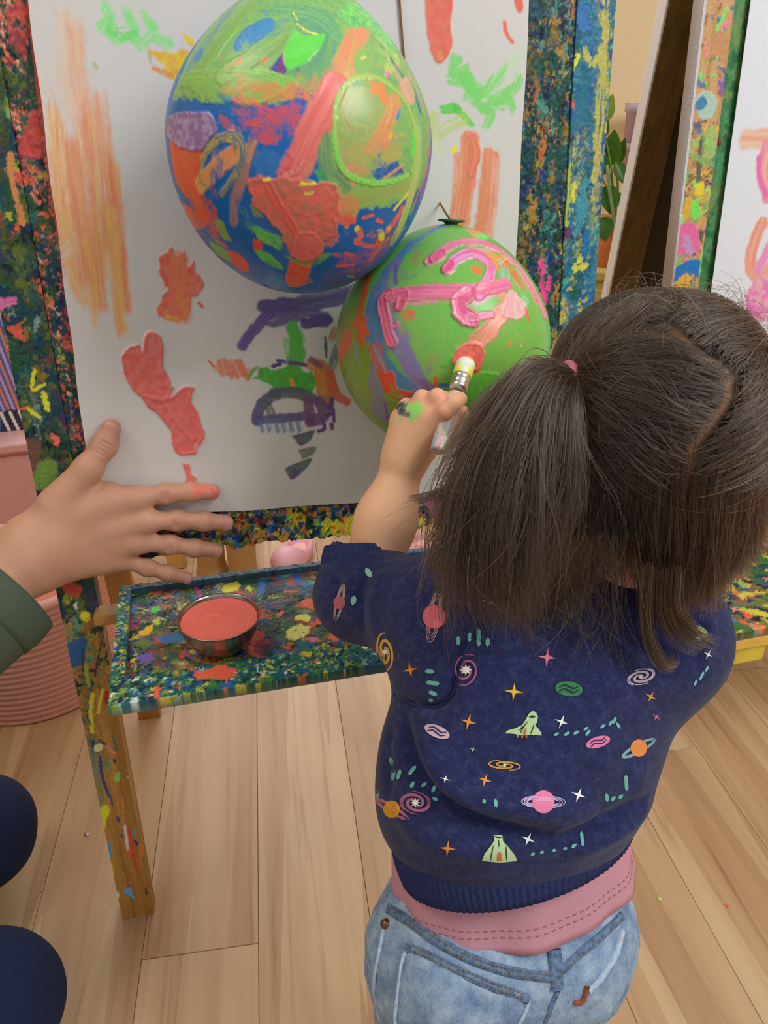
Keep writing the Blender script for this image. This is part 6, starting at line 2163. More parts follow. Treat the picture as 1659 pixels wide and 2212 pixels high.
brown_wood = plain('brown_stained_plank', '#7a5a30', 0.5, nscale=10, nstr=0.08, vary=0.3, stretch=(9, 9, 0.7))
hard = plain('shaded_hardboard', '#4a3a30', 0.75, nscale=40, nstr=0.1, vary=0.08)  # brown board seen in shadow: the shade is mixed into this colour
ra, rb = np.array([0.4305, 1.585, 0.0]), np.array([0.405, 1.235, 1.14])
_d = _unit(rb - ra)
_x = _unit(np.cross(_d, -N2)); _x = _x if _x @ H2 > 0 else -_x
_y = np.cross(_d, _x)
bm = bmesh.new(); box_bm(bm, (0, 0, np.linalg.norm(rb - ra) / 2), (0.052, 0.02, np.linalg.norm(rb - ra)), frame_mat(ra, _x, _y, _d), .002)
rleg = bm_obj('rear_leg', bm, brown_wood, e2, label='brown stained rear leg')
bm = bmesh.new(); box_bm(bm, (-0.0285, 0, np.linalg.norm(rb - ra) / 2 + .1), (0.004, 0.021, np.linalg.norm(rb - ra) - .2), frame_mat(ra, _x, _y, _d), .001)  # added white strip: light on the leg's left side, done as colour
bm_obj('lit_side_strip', bm, white_paint, rleg, label='white strip standing for light on the left side face')
bm = bmesh.new(); box_bm(bm, (0.53, 0, np.linalg.norm(rb - ra) / 2), (0.052, 0.02, np.linalg.norm(rb - ra)), frame_mat(ra, _x, _y, _d), .002)
bm_obj('rear_leg', bm, brown_wood, e2)
bm = bmesh.new(); box_bm(bm, (0.2655, 0.004, 0.76), (0.475, 0.006, 0.78), frame_mat(ra, _x, _y, _d), .001)
bm_obj('rear_board', bm, hard, e2, label='brown hardboard back panel, its shade put into the colour')
bm = bmesh.new(); box_bm(bm, (0.29, 1.215, -0.02), (0.64, 0.03, 0.12), frame_mat(O2, H2, U2, N2), .003)
bm_obj('top_bar', bm, pine, e2)
# its tray, lower on the legs
TR2 = np.array([0.52, 1.05, 0.343])
t2x, t2y = _unit([H2[0], H2[1], 0]), _unit([-H2[1], H2[0], 0])
tz0 = np.array([0.455, 0.835, 0.338])


def f3(z0=0.0):
    return lambda x, y, h: tz0 + np.multiply.outer(np.asarray(x), t2x) + np.multiply.outer(np.asarray(y), t2y) + np.multiply.outer(z0 + np.asarray(h), TZ)


c3 = Canvas(sample_axis([(0.0, 0.5, 0.003)]), sample_axis([(0.0, 0.19, 0.0025)]), '#6a6a38', P2)
c3.cake(900, PAL_TRAY + [('#c9b03a', 3), ('#e08a5a', 1), ('#7a9a7a', 2)], 12, 40, 3, 0.0006, rg=81, ang=2.7)
t2o = c3.slab_obj('tray', f3(0), 0.012, caked, e2, label='paint-streaked tray on yellow wood')
bm = bmesh.new(); box_bm(bm, (0.25, 0.008, -0.021), (0.5, 0.016, 0.018), frame_mat(tz0, t2x, t2y, TZ), .002)
box_bm(bm, (0.25, 0.182, -0.021), (0.5, 0.016, 0.018), frame_mat(tz0, t2x, t2y, TZ), .002)
yel_wood = plain('yellow_wood', '#d8ad4c', 0.5, nscale=15, nstr=0.08, vary=0.08, stretch=(1, 6, 6))
bm_obj('apron', bm, yel_wood, t2o)
bm = bmesh.new(); box_bm(bm, (0.055, 0.03, -0.045), (0.05, 0.05, 0.03), frame_mat(tz0, t2x, t2y, TZ), .003)
bm_obj('block', bm, plain('yellow_block_paint', '#cdb63e', 0.5), t2o, label='yellow wooden block')
bm = bmesh.new(); box_bm(bm, (0.25, 0.19, -0.015), (0.56, 0.02, 0.03), frame_mat(tz0, t2x, t2y, TZ), .003)
bm_obj('stretcher', bm, yel_wood, e2)

# =================================================================== plants and pots at the back
lav = plain('lavender_glaze', '#b9a3ba', 0.35, vary=0.03)
terra = plain('terracotta', '#c9764a', 0.8, nscale=80, nstr=0.15, vary=0.08)
leafm = plain('glossy_green_leaf', '#3f6a1c', 0.35, nscale=25, nstr=0.2, vary=0.3)
leafl = plain('pale_green_leaf', '#7d9a3a', 0.4, nscale=25, nstr=0.2, vary=0.2)
yg = plain('pale_yellow_lacquer', '#c9b865', 0.45, vary=0.04)
cab = empty('cabinet', (0.62, 2.1, 0), label='pale yellow storage cabinet standing against the back wall behind the plant', cat='cabinet')
bm = bmesh.new(); box_bm(bm, (0.60, 2.08, 0.30), (0.30, 0.36, 0.60), None, .004); bm_obj('body', bm, yg, cab)
bm = bmesh.new(); box_bm(bm, (0.60, 2.08, 0.61), (0.32, 0.38, 0.02), None, .003); bm_obj('top', bm, yg, cab)
for dx in (-.073, .073):
    bm = bmesh.new(); box_bm(bm, (0.60 + dx, 1.894, 0.30), (0.14, 0.014, 0.56), None, .003); d_ = bm_obj('door', bm, yg, cab)
    bm = bmesh.new(); box_bm(bm, (0.60 + dx * .25, 1.882, 0.32), (0.012, 0.012, 0.07), None, .003); bm_obj('handle', bm, steel, d_)
plant = empty('potted_plant', (0.56, 1.98, 0.62), label='broad-leaved green plant in a terracotta pot on the yellow cabinet', cat='plant')
lathe('pot', [(0.0, 0.0), (0.040, 0.0), (0.046, 0.06), (0.050, 0.085), (0.057, 0.086), (0.058, 0.115), (0.050, 0.116), (0.048, 0.09), (0.0, 0.088)], terra, plant, frame_mat((0.56, 1.98, 0.62), (1, 0, 0), (0, 1, 0), (0, 0, 1)), 32, cap=False)


def leaf(name, base, tip, w, mat, parent, cup=0.25, up=(0, -1, .3)):
    base, tip = np.array(base), np.array(tip)
    ax = tip - base; L = np.linalg.norm(ax); ax /= L
    nrm = _unit(np.array(up) - ax * (np.array(up) @ ax)); sd = np.cross(ax, nrm)
    V, F = [], []
    nu, nv = 12, 6
    for i in range(nu + 1):
        t = i / nu
        ww = w * (np.sin(pi * t ** 0.75)) ** 0.8 * (1 - .25 * t) + 1e-4
        for j in range(nv + 1):
            s_ = j / nv * 2 - 1
            V.append(base + ax * L * t + sd * s_ * ww + nrm * (cup * ww * (abs(s_) ** 1.5 - .3) - 0.12 * L * t * t))
    for i in range(nu):
        for j in range(nv):
            a = i * (nv + 1) + j
            F.append((a, a + 1, a + nv + 2, a + nv + 1))
    n = len(V)
    V += [v - nrm * .0012 for v in V]
    F += [tuple(x + n for x in f[::-1]) for f in F]
    return link(name, mesh_np(name, V, F), mat, parent, True)


def at_y(x, y, Y):
    r = ray(x, y)
    return CAM + r * (Y / r[1])


pb = np.array([0.56, 1.98, 0.72])
for (x0, y0), (x1, y1), w, dy, mt in (((1312, 360), (1330, 282), .028, -.02, leafm), ((1328, 355), (1352, 300), .016, .0, leafm), ((1330, 350), (1356, 400), .017, -.04, leafm), ((1300, 260), (1325, 205), .02, -.03, leafl), ((1296, 300), (1312, 250), .016, .02, leafm), ((1310, 400), (1322, 462), .026, -.06, leafm), ((1322, 420), (1345, 445), .018, -.05, leafm), ((1300, 470), (1310, 520), .026, -.07, leafm), ((1298, 380), (1308, 330), .018, -.05, leafm)):
    lb, lt = at_y(x0, y0, 1.96 + dy), at_y(x1, y1, 1.94 + dy)
    leaf('leaf', lb, lt, w, mt, plant)
    tube_obj('stem', catmull([pb, (pb + lb) / 2 + np.array([0, -.02, .01]), lb], 6), 0.0022, leafl, plant, 6)
tube_obj('stem', catmull([pb, at_y(1312, 360, 1.90), at_y(1318, 420, 1.885), at_y(1330, 500, 1.88), at_y(1326, 530, 1.885)], 6), 0.004, plain('grey_green_stem', '#7f9a6a', .5), plant, 8)
wp = at_y(1384, 276, 2.2)
wpot = empty('wall_pot', wp, label='lavender wall-hung plant pot on the cream wall behind the easels', cat='pot')
lathe('pot', [(0.0, -0.06), (0.036, -0.06), (0.041, 0.035), (0.045, 0.036), (0.046, 0.056), (0.040, 0.056), (0.036, 0.03), (0.0, 0.03)], lav, wpot, frame_mat(wp, (1, 0, 0), (0, 1, 0), (0, 0, 1)), 32, cap=False)
bm = bmesh.new(); box_bm(bm, (wp[0], 2.275, wp[2] + .01), (0.02, 0.075, 0.02), None, .003); bm_obj('bracket', bm, lav, wpot)
wp2 = at_y(1372, 350, 2.2)
tp = empty('wall_pot', wp2, label='pink wall-hung plant pot below the lavender one', cat='pot')
lathe('pot', [(0.0, -0.05), (0.03, -0.05), (0.036, 0.028), (0.04, 0.03), (0.04, 0.045), (0.034, 0.045), (0.03, 0.025), (0.0, 0.02)], plain('mauve_glaze', '#a88aa0', 0.4), tp, frame_mat(wp2, (1, 0, 0), (0, 1, 0), (0, 0, 1)), 32, cap=False)
bm = bmesh.new(); box_bm(bm, (wp2[0], 2.272, wp2[2]), (0.02, 0.08, 0.02), None, .003); bm_obj('bracket', bm, lav, tp)

# =================================================================== left background
pinkb = plain('pink_rope', '#e2a597', 0.75, nscale=220, nstr=0.5, vary=0.06)
bx, by, br_, bh = -0.665, 1.18, 0.165, 0.25
prof = []
for i in range(20):
    z0 = 0.006 + i * 0.012
    rr_ = br_ * (0.93 + 0.10 * min(1, z0 / bh))
    prof += [(rr_ - 0.0035, z0 - 0.006), (rr_ + 0.001, z0 - 0.003), (rr_ + 0.002, z0), (rr_ + 0.001, z0 + 0.003)]
prof += [(br_ - .004, .246), (br_ - .012, .235), (br_ - .03, .03), (0.0, .02)]
lathe('basket', [(0, .001)] + prof, pinkb, None, frame_mat((bx, by, 0), (1, 0, 0), (0, 1, 0), (0, 0, 1)), 96, cap=False, label='round pink coiled rope basket on the floor at the left', cat='basket')
pink_lac = plain('pink_lacquer', '#d9a8a4', 0.4, vary=0.03)
pc = empty('cabinet', (-1.0, 1.55, 0), label='low pink cabinet behind the rope basket with a picture book on top', cat='cabinet')
CM = frame_mat((-0.99, 1.80, 0), (cos(.33), sin(.33), 0), (-sin(.33), cos(.33), 0), (0, 0, 1))
bm = bmesh.new(); box_bm(bm, (0, 0, 0.125), (0.50, 0.30, 0.25), CM, .004); bm_obj('body', bm, pink_lac, pc)
bm = bmesh.new(); box_bm(bm, (0, -.005, 0.26), (0.53, 0.33, 0.022), CM, .005); bm_obj('top', bm, pink_lac, pc)
bm = bmesh.new(); box_bm(bm, (0, -.152, 0.125), (0.48, 0.01, 0.225), CM, .003); bm_obj('door', bm, pink_lac, pc)
#  picture book: flat print of stripes and shapes on a standing cover
bk = Canvas(sample_axis([(0, .22, .002)]), sample_axis([(0, .27, .002)]), '#4a62a0', 0.0008)
for i in range(9):
    bk.stroke([(.105 + i * .013, .275), (.125 + i * .0125, .16), (.15 + i * .011, .04)], 8, '#d9794f' if i % 2 else '#b99ac8', rag=.05, soft=.1)
bk.blob([(.0, .0), (.09, .0), (.10, .06), (.04, .12), (.0, .10)], '#7a1f2c', rag=1)
bk.blob([(.13, .0), (.215, .0), (.215, .035), (.15, .05)], '#2a3048', rag=1)
for i in range(4):
    bk.stroke([(.15 + i * .02, .0), (.14 + i * .02, .045)], 9, '#e0dccb', rag=.05, soft=.1)
bk.blob([(.128, .165), (.142, .175), (.15, .15), (.14, .125), (.128, .14)], '#d8d8b8', rag=.5)
bk.blob([(.133, .16), (.142, .165), (.145, .145), (.138, .135)], '#4a5a3c', rag=.5)
BKO, BKX = np.array([-1.052, 1.70, 0.272]), np.array([cos(.33), sin(.33), 0])
BKY = _unit([-sin(.33) * .12, cos(.33) * .12, 1.0])
BKN = np.cross(BKX, BKY)
bkf = lambda x, y, h: BKO + np.multiply.outer(np.asarray(x), BKX) + np.multiply.outer(np.asarray(y), BKY) + np.multiply.outer(np.asarray(h), BKN)
book = bk.slab_obj('picture_book', bkf, 0.012, colattr('printed_cover', .3, nscale=200, nstr=0.02), None, label='standing picture book with orange and lilac stripes on the pink cabinet', cat='book')
#  pale blue plastic box standing behind the book
bpx = empty('storage_box', (-1.15, 1.84, .272), label='glossy pale blue storage box peeking out above the picture book at the left edge', cat='box')
bluep = plain('glossy_pale_blue_plastic', '#9fd0ee', .12, nscale=8, nstr=.02, vary=.25)
bm = bmesh.new(); box_bm(bm, (-.11, .05, .45), (.22, .12, .35), CM, .006); bm_obj('body', bm, bluep, bpx)
bm = bmesh.new(); box_bm(bm, (-.11, .05, .64), (.235, .135, .03), CM, .006); bm_obj('lid', bm, plain('white_plastic', '#e6eaf0', .3), bpx)

# boots, clogs and stool behind the easel
tan = plain('tan_suede', '#a8824c', 0.85, nscale=160, nstr=0.3, vary=0.1)


def boot(pos, yaw, label):
    c_, s_ = cos(yaw), sin(yaw)
    X, Y = np.array([c_, s_, 0]), np.array([-s_, c_, 0])
    p = np.array(pos, float)
    L_ = lambda x, y, z: p + X * x + Y * y + np.array([0, 0, z])
    Rm = np.stack([X, Y, [0, 0, 1.]], 1)
    pr = [cap(L_(0, 0, .03), L_(0, 0.002, .150), .030, .033, .02), ell(L_(0, .05, .026), (.031, .055, .026), .03, Rm), ell(L_(0, 0.0, .02), (.03, .035, .022), .02, Rm), sub(cap(L_(0, 0.004, .08), L_(0, 0.006, .22), .025, .029, .004))]
    V, F, g = sdf_mesh(pr, .004, clip=None)
    V[:, 2] = np.where(V[:, 2] > .152 + .006 * np.cos((V - p) @ Y * 60), .152 + .006 * np.cos((V - p) @ Y * 60), V[:, 2])
    V[:, 2] = np.maximum(V[:, 2], .006)
    o = link('boot', mesh_np('boot', V, F), tan, None, True, label=label, cat='boot', group='tan boots behind the tray')
    V2, F2, g = sdf_mesh([ell(L_(0, .03, .008), (.034, .072, .013), .01, Rm)], .004)
    V2[:, 2] = np.clip(V2[:, 2], 0.0, .014)
    link('sole', mesh_np('sole', V2, F2), plain('dark_rubber_sole', '#4a3a28', .7), o, True)
    return o


boot((-.392, 1.50, 0), .3, 'tan suede ankle boot, the left one of the pair behind the easel tray')
boot((-.318, 1.475, 0), .15, 'tan suede ankle boot, the right one of the pair behind the easel tray')
pinkr = plain('pink_rubber', '#d9a0a8', 0.45, vary=0.03)
pinki = plain('peach_insole', '#e8ae9c', 0.6, vary=0.03)


def clog(pos, yaw, label):
    c_, s_ = cos(yaw), sin(yaw)
    X, Y = np.array([c_, s_, 0]), np.array([-s_, c_, 0])
    p = np.array(pos, float)
    L_ = lambda x, y, z: p + X * x + Y * y + np.array([0, 0, z])
    Rm = np.stack([X, Y, [0, 0, 1.]], 1)
    pr = [ell(L_(0, 0, .022), (.040, .085, .026), .02, Rm), ell(L_(0, .045, .036), (.036, .045, .030), .02, Rm), sub(ell(L_(0, -.022, .052), (.031, .056, .038), .008, Rm))]
    V, F, g = sdf_mesh(pr, .0045)
    V[:, 2] = np.maximum(V[:, 2], .002)
    o = link('clog', mesh_np('clog', V, F), pinkr, None, True, label=label, cat='shoe', group='pink clogs behind the tray')
    V2, F2, g = sdf_mesh([ell(L_(0, -.02, .019), (.026, .048, .004), .004, Rm)], .004)
    link('insole', mesh_np('insole', V2, F2), pinki, o, True)


clog((-.215, 1.585, 0), 2.9, 'pink rubber clog on the floor beyond the tray, beside the tan boots')
clog((.075, 1.60, 0), 2.7, 'pink rubber clog beyond the tray, half hidden by the hair of the child')
stool = empty('stool', (-.60, 1.63, 0), label='small yellow wooden stool seen behind the fingers of the adult', cat='stool')
bm = bmesh.new(); bmesh.ops.create_cone(bm, cap_ends=True, segments=40, radius1=.12, radius2=.12, depth=.022, matrix=Matrix.Translation((-.585, 1.66, .24)))
bm_obj('seat', bm, pale_wood, stool)
for dx, dy in ((.075, -.075), (-.075, -.075), (.075, .075), (-.075, .075)):
    box_between('leg', (-.585 + dx * 1.25, 1.66 + dy * 1.25, 0), (-.585 + dx, 1.66 + dy, .23), .04, .03, np.array([0, 1, 0]), pale_wood, stool)
# dried paint chips on the floor
chips = [(185, 1803, '#b02a3a', .004), (189, 1803, '#e8e0dc', .004), (90, 1925, '#f08a50', .003), (1571, 1957, '#e8643c', .004), (1425, 1943, '#b0d860', .005)]
for x, y, h_, s_ in chips:
    r_ = ray(x, y); q_ = CAM + r_ * (-CAM[2] / r_[2])
    bm = bmesh.new()
    bmesh.ops.create_icosphere(bm, subdivisions=2, radius=s_ * .6, matrix=Matrix.Translation((q_[0], q_[1], s_ * .18)) @ Matrix.Diagonal((1, 1.2, .35, 1)))
    nm = {'#b02a3a': 'dark red', '#e8e0dc': 'white', '#f08a50': 'orange', '#e8643c': 'red-orange', '#b0d860': 'pale green'}[h_]
    pl_ = 'on the floor by the kneeling adult' if x < 300 else 'on the planks to the right of the child'
    bm_obj('paint_chip', bm, plain('chip_' + h_[1:], h_, .5), None, True, label=f'tiny {nm} chip of dried paint {pl_}', cat='paint chip', group='paint chips on the floor')
# =================================================================== people
skin_mat = colattr('skin', rough=0.52, spec=0.35, nscale=700, nstr=0.10, ndist=0.0006, sss=0.14, mix_noise=0.03)


def tint(V, col, c, r, hexc, amt=1.0, power=2.0):
    d = np.linalg.norm(V - np.asarray(c), axis=1) / r
    a = (amt * np.exp(-d ** power))[:, None]
    col += (C(hexc) - col) * a


def on_easel(x, y, n):
    r_ = ray(x, y)
    t_ = ((EO + EN * n - CAM) @ EN) / (r_ @ EN)
    return CAM + r_ * t_


def frame_of(yaw, lean=0.0, roll=0.0):
    """columns: right, forward, up for a figure turned `yaw` to its left and leaning forward"""
    r_ = np.array([cos(yaw), sin(yaw), 0]); f_ = np.array([-sin(yaw), cos(yaw), 0]); z_ = np.array([0, 0, 1.])
    a_ = z_ * cos(lean) + f_ * sin(lean); f2_ = f_ * cos(lean) - z_ * sin(lean)
    rr_ = r_ * cos(roll) + a_ * sin(roll); aa_ = a_ * cos(roll) - r_ * sin(roll)
    return np.stack([rr_, f2_, aa_], 1)


# ------------------------------------------------------------------ the child
child = empty('person', (0.12, 0.43, 0.0), label='small child seen from behind, dark ponytails and navy space-print sweatshirt, painting a balloon', cat='person')
RB = frame_of(radians(18), radians(24))
RP = frame_of(radians(18), radians(14))
RHd = frame_of(radians(16), radians(4))
hemC, bellyC, chestC = at(1110, 1758, .622), at(1100, 1640, .612), at(1175, 1490, .602)
shL, shR = at(985, 1345, .585), at(1432, 1372, .605)
elb, cuf, wri = at(786, 1280, .652), at(786, 1206, .656), at(872, 1000, .648)
neckB, headC = at(1290, 1320, .625), at(1415, 905, .555)
pelC = at(1078, 2005, .645)
br_, bf_, bu_ = RP[:, 0], RP[:, 1], np.array([0, 0, 1.])
W = wri
mcp = [at(944, 912, .624), at(918, 897, .626), at(892, 897, .632), at(868, 908, .640)]
fing = [
    [mcp[0], at(962, 888, .610), at(980, 872, .608), at(994, 862, .613)],
    [mcp[1], at(944, 858, .618), at(962, 862, .636), at(962, 884, .644)],
    [mcp[2], at(911, 860, .626), at(930, 864, .644), at(938, 885, .650)],
    [mcp[3], at(878, 876, .638), at(898, 876, .652), at(910, 892, .656)]]
body = []
HX, HY, HZ = RHd.T
hd = lambda x, y, z: headC + HX * x + HY * y + HZ * z
body += [ell(headC, (.070, .082, .082), .02, RHd), ell(hd(0, .030, -.040), (.055, .052, .046), .03, RHd),
         ell(hd(0, .020, .030), (.066, .068, .055), .03, RHd),
         ell(hd(.030, .060, -.030), (.022, .018, .02), .02, RHd), ell(hd(-.030, .060, -.030), (.022, .018, .02), .02, RHd),
         cap(hd(0, .083, -.004), hd(0, .092, -.018), .0045, .0075, .012), ell(hd(0, .074, -.062), (.017, .012, .012), .015, RHd),
         ell(hd(0, .082, -.040), (.014, .006, .0045), .005, RHd), ell(hd(0, .081, -.047), (.012, .006, .0045), .005, RHd),
         ell(hd(.071, .004, -.012), (.006, .012, .020), .006, RHd), ell(hd(-.071, .004, -.012), (.006, .012, .020), .006, RHd),
         sub(ell(hd(.027, .082, .004), (.013, .009, .008), .01, RHd)), sub(ell(hd(-.027, .082, .004), (.013, .009, .008), .01, RHd))]
body += [cap(neckB, hd(0, -.012, -.05), .036, .036, .03), cap(shL, shR, .030, .030, .05),
         ell(chestC, (.088, .056, .07), .05, RB), ell(bellyC, (.084, .062, .075), .05, RB), ell(pelC, (.086, .066, .07), .05, RP)]
body += [cap(shL, elb, .030, .026, .03), cap(elb, elb * .45 + wri * .55, .0245, .0225, .02), cap(elb * .45 + wri * .55, wri, .0225, .0168, .02)]
# left hand: palm, four bent fingers, thumb
for m_ in mcp:
    body.append(cap(W + (m_ - W) * .15, m_, .0135, .0098, .012))
for k_, (f_, ra_) in enumerate(zip(fing, (.0070, .0071, .0068, .0060))):
    for i_ in range(3):
        body.append(cap(f_[i_], f_[i_ + 1], ra_ * (1 - .06 * i_), ra_ * (.94 - .06 * i_), .0035 if i_ else .006))
thumb = [at(912, 968, .642), at(945, 950, .652), at(975, 920, .654), at(996, 890, .648)]
for i_, (a_, b_) in enumerate(((.0125, .0095), (.0090, .0076), (.0076, .0066))):
    body.append(cap(thumb[i_], thumb[i_ + 1], a_, b_, .006))
# right arm, bent forward, hand resting over the tray
elR, wrR = shR + np.array([.022, .088, -.045]), shR + np.array([-.035, .130, -.030])
body += [cap(shR, elR, .030, .025, .03), cap(elR, wrR, .024, .017, .02)]
hR = _unit(wrR - elR)
for i_ in range(4):
    o_ = np.array([0, 0, 1.]) * 0 + np.array([.0, 1., 0]) * (.012 * (1.5 - i_))
    body += [cap(wrR + hR * .006, wrR + hR * .032 + o_, .011, .009, .01), cap(wrR + hR * .032 + o_, wrR + hR * .05 + o_ * 1.1 - [0, 0, .004], .0066, .006, .003),
             cap(wrR + hR * .05 + o_ * 1.1 - [0, 0, .004], wrR + hR * (.06 - .003 * abs(i_ - 1)) + o_ * 1.1 - [0, 0, .014], .006, .0053, .003)]
body += [cap(wrR + hR * .01, wrR + hR * .03 + [0, .026, -.004], .0095, .0075, .006), cap(wrR + hR * .03 + [0, .026, -.004], wrR + hR * .044 + [0, .03, -.012], .0073, .0062, .003)]
# legs and feet
hipL, hipR = pelC - br_ * .048 - bu_ * .01, pelC + br_ * .048 - bu_ * .01
kneL, kneR = hipL * [1, 1, 0] + bf_ * .012 - br_ * .006 + bu_ * .175, hipR * [1, 1, 0] + bf_ * .012 + br_ * .006 + bu_ * .175
ankL, ankR = kneL * [1, 1, 0] - bf_ * .012 + bu_ * .045, kneR * [1, 1, 0] - bf_ * .012 + bu_ * .045
for h_, k_, a_ in ((hipL, kneL, ankL), (hipR, kneR, ankR)):
    body += [cap(h_, k_, .050, .036, .03), cap(k_, a_, .036, .023, .02), ell(a_ * [1, 1, 0] + bf_ * .034 + bu_ * .022, (.024, .060, .019), .02, RP)]
V, F, g = sdf_mesh(body, .0022)
col = np.tile(C('#e2ac86'), (len(V), 1)).astype(float)
col *= (0.96 + 0.08 * noise3(V, 40))[:, None]
for f_ in fing:
    tint(V, col, f_[1], .011, '#e29a80', .7); tint(V, col, f_[0], .010, '#d99878', .35); tint(V, col, f_[3], .008, '#e89a86', .6)
tint(V, col, wri, .014, '#c98f68', .35)
# paint on the back of the fist
for (x_, y_, r_), c_, a_ in (((895, 886, .0075), '#8fca62', .97), ((889, 893, .007), '#97c870', .9), ((902, 880, .005), '#86cc5a', .95), ((868, 884, .0055), '#2a4a4c', .85), ((873, 890, .005), '#3a4858', .8), ((864, 878, .004), '#20403c', .85), ((862, 905, .004), '#a8c080', .6), ((913, 897, .0022), '#2a1428', .95), ((967, 872, .003), '#5a3a60', .7), ((875, 876, .003), '#4f8a6a', .8)):
    for q_ in (.618, .626, .634):
        d_ = np.linalg.norm(V - at(x_, y_, q_), axis=1) + (noise3(V, 350, int(x_)) - .5) * r_ * 1.1
        k_ = (a_ * (1 - sm(.75, 1.0, d_ / r_)))[:, None]
        col += (C(c_) - col) * k_
# scalp under the hair, lips, brows
ul = (V - headC) @ RHd
PARTC = ([-.6, -.21, .08, .25, .43, .60, .74, .88, .98], [-.24, -.36, -.36, -.22, -.04, -.01, -.27, -.32, -.07])
nu_ = ul / np.array([.070, .082, .082])
sc = sm(.30, .16, nu_[:, 1] - np.maximum(nu_[:, 2], 0) * .55) * sm(-.62, -.50, nu_[:, 2]) * (np.linalg.norm(ul, axis=1) < .11)
prt = np.exp(-((nu_[:, 0] - np.interp(nu_[:, 2], *PARTC)) / .05) ** 2) * sm(.93, .78, nu_[:, 2])
scol = C('#2a1e16') * (1 - .62 * prt[:, None]) + C('#a87c5c') * .62 * prt[:, None]
col += (scol - col) * sc[:, None]
tint(V, col, hd(0, .086, -.043), .010, '#c9706a', .8)
setcol_mesh = mesh_np('body', V, F, np.clip(col, 0, 1))
cbody = link('body', setcol_mesh, skin_mat, child, True)
eye_m = plain('eye_white', '#e8e4de', .2)
iris_m = plain('brown_iris', '#3a2416', .15)
for s_ in (-1, 1):
    bm = bmesh.new()
    bmesh.ops.create_uvsphere(bm, u_segments=20, v_segments=12, radius=.0095, matrix=Matrix.Translation(Vector(hd(.027 * s_, .0715, .004))))
    e_ = bm_obj('eye', bm, eye_m, cbody, True)
    bm = bmesh.new()
    bmesh.ops.create_uvsphere(bm, u_segments=16, v_segments=10, radius=.0055, matrix=Matrix.Translation(Vector(hd(.0265 * s_, .0768, .004))))
    bm_obj('iris', bm, iris_m, cbody, True)

# ---- sweatshirt
navy = None
m, nt, b = new_mat('navy_fleece')
n1 = noise_node(nt, 900, 3, .7); n2 = noise_node(nt, 160, 4, .6)
mx = nt.nodes.new('ShaderNodeMath'); mx.operation = 'MULTIPLY'
nt.links.new(n1.outputs[0], mx.inputs[0]); nt.links.new(n2.outputs[0], mx.inputs[1])
r = ramp(nt, mx.outputs[0], [(.12, C4('#191d3e')), (.26, C4('#22274e')), (.42, C4('#363e66'))])
nt.links.new(r.outputs[0], b.inputs['Base Color'])
b.inputs['Roughness'].default_value = .95
b.inputs['Specular IOR Level'].default_value = .15
b.inputs['Sheen Weight'].default_value = .12
b.inputs['Sheen Roughness'].default_value = .6
bump(nt, b, n1.outputs[0], .22, .0012)
navy = m
sw = [ell(hemC + RB[:, 2] * .012, (.0985, .078, .055), .04, RB), ell(bellyC, (.104, .082, .080), .05, RB), ell(chestC, (.112, .073, .080), .05, RB),
      cap(shL, shR, .040, .040, .05), cap(at(1220, 1290, .62), at(1330, 1300, .625), .040, .040, .05),
      cap(shL, elb, .043, .0385, .035), cap(elb, cuf, .0385, .030, .02),
      cap(shR, elR, .044, .040, .04), cap(elR, elR * .4 + wrR * .6, .037, .028, .02),
      sub(cap(neckB + RB[:, 2] * .015, hd(0, 0, -.02), .040, .050, .008)),
      sub(cap(cuf, cuf + _unit(wri - cuf) * .05, .027, .030, .006)), sub(cap(wrR, wrR + hR * .05, .022, .026, .006))]
SV, SF, SG = sdf_mesh(sw, .0028)
b0 = bvh_of(SV, SF)


def crease(px, w, d, sharp=1.0, grow=None):
    """a fold pressed (d < 0) or raised (d > 0) along points on the shirt"""
    global SV
    P = catmull(hits(b0, px), 6)
    dist, t = poly_dist(SV, P)
    e = np.sin(np.clip(t, 0, 1) * pi) ** .5
    SV = SV + SG * (d * e * np.exp(-(dist / w) ** (2 * sharp)))[:, None]


crease([(870, 1540), (885, 1620), (930, 1710), (1000, 1760), (1100, 1790), (1200, 1800)], .0075, -.0120)
crease([(915, 1560), (935, 1640), (985, 1700), (1060, 1735), (1180, 1750), (1290, 1745)], .0150, .0110)
crease([(850, 1700), (900, 1790), (1000, 1830), (1100, 1840)], .012, .0070)
crease([(1180, 1810), (1290, 1785), (1390, 1720)], .0070, -.0090)
crease([(1220, 1845), (1320, 1800), (1395, 1745)], .010, .0070)
crease([(1395, 1640), (1380, 1700), (1400, 1760)], .010, .004)
crease([(850, 1560), (835, 1640), (850, 1740)], .006, -.004)
crease([(1010, 1380), (985, 1450), (975, 1500), (935, 1528), (880, 1520), (845, 1495)], .0030, -.0065)
crease([(1035, 1390), (1008, 1460), (995, 1515), (945, 1550), (890, 1540)], .0060, .0030)
crease([(800, 1215), (780, 1290), (790, 1370)], .0040, -.0036)
crease([(770, 1220), (755, 1290), (762, 1350)], .0060, .0030)
crease([(830, 1230), (808, 1300), (812, 1380)], .0060, .0026)
crease([(740, 1215), (728, 1270), (735, 1330)], .0035, -.0025)
crease([(1490, 1290), (1510, 1350), (1500, 1430)], .005, -.003)
crease([(1520, 1310), (1535, 1370), (1520, 1440)], .006, .003)
for s_ in range(12):
    x_, y_ = rng.uniform(900, 1420), rng.uniform(1420, 1800)
    crease([(x_, y_), (x_ + rng.uniform(60, 150), y_ + rng.uniform(10, 60))], .010, rng.uniform(-.0016, .0022))
SV = SV + SG * ((noise3(SV, 22, 5) - .5) * .004)[:, None]
shirt = link('sweatshirt', mesh_np('sweatshirt', SV, SF), navy, child, True, label='navy fleece sweatshirt printed with planets, rockets, stars and galaxies')
SB = bvh_of(SV, SF)

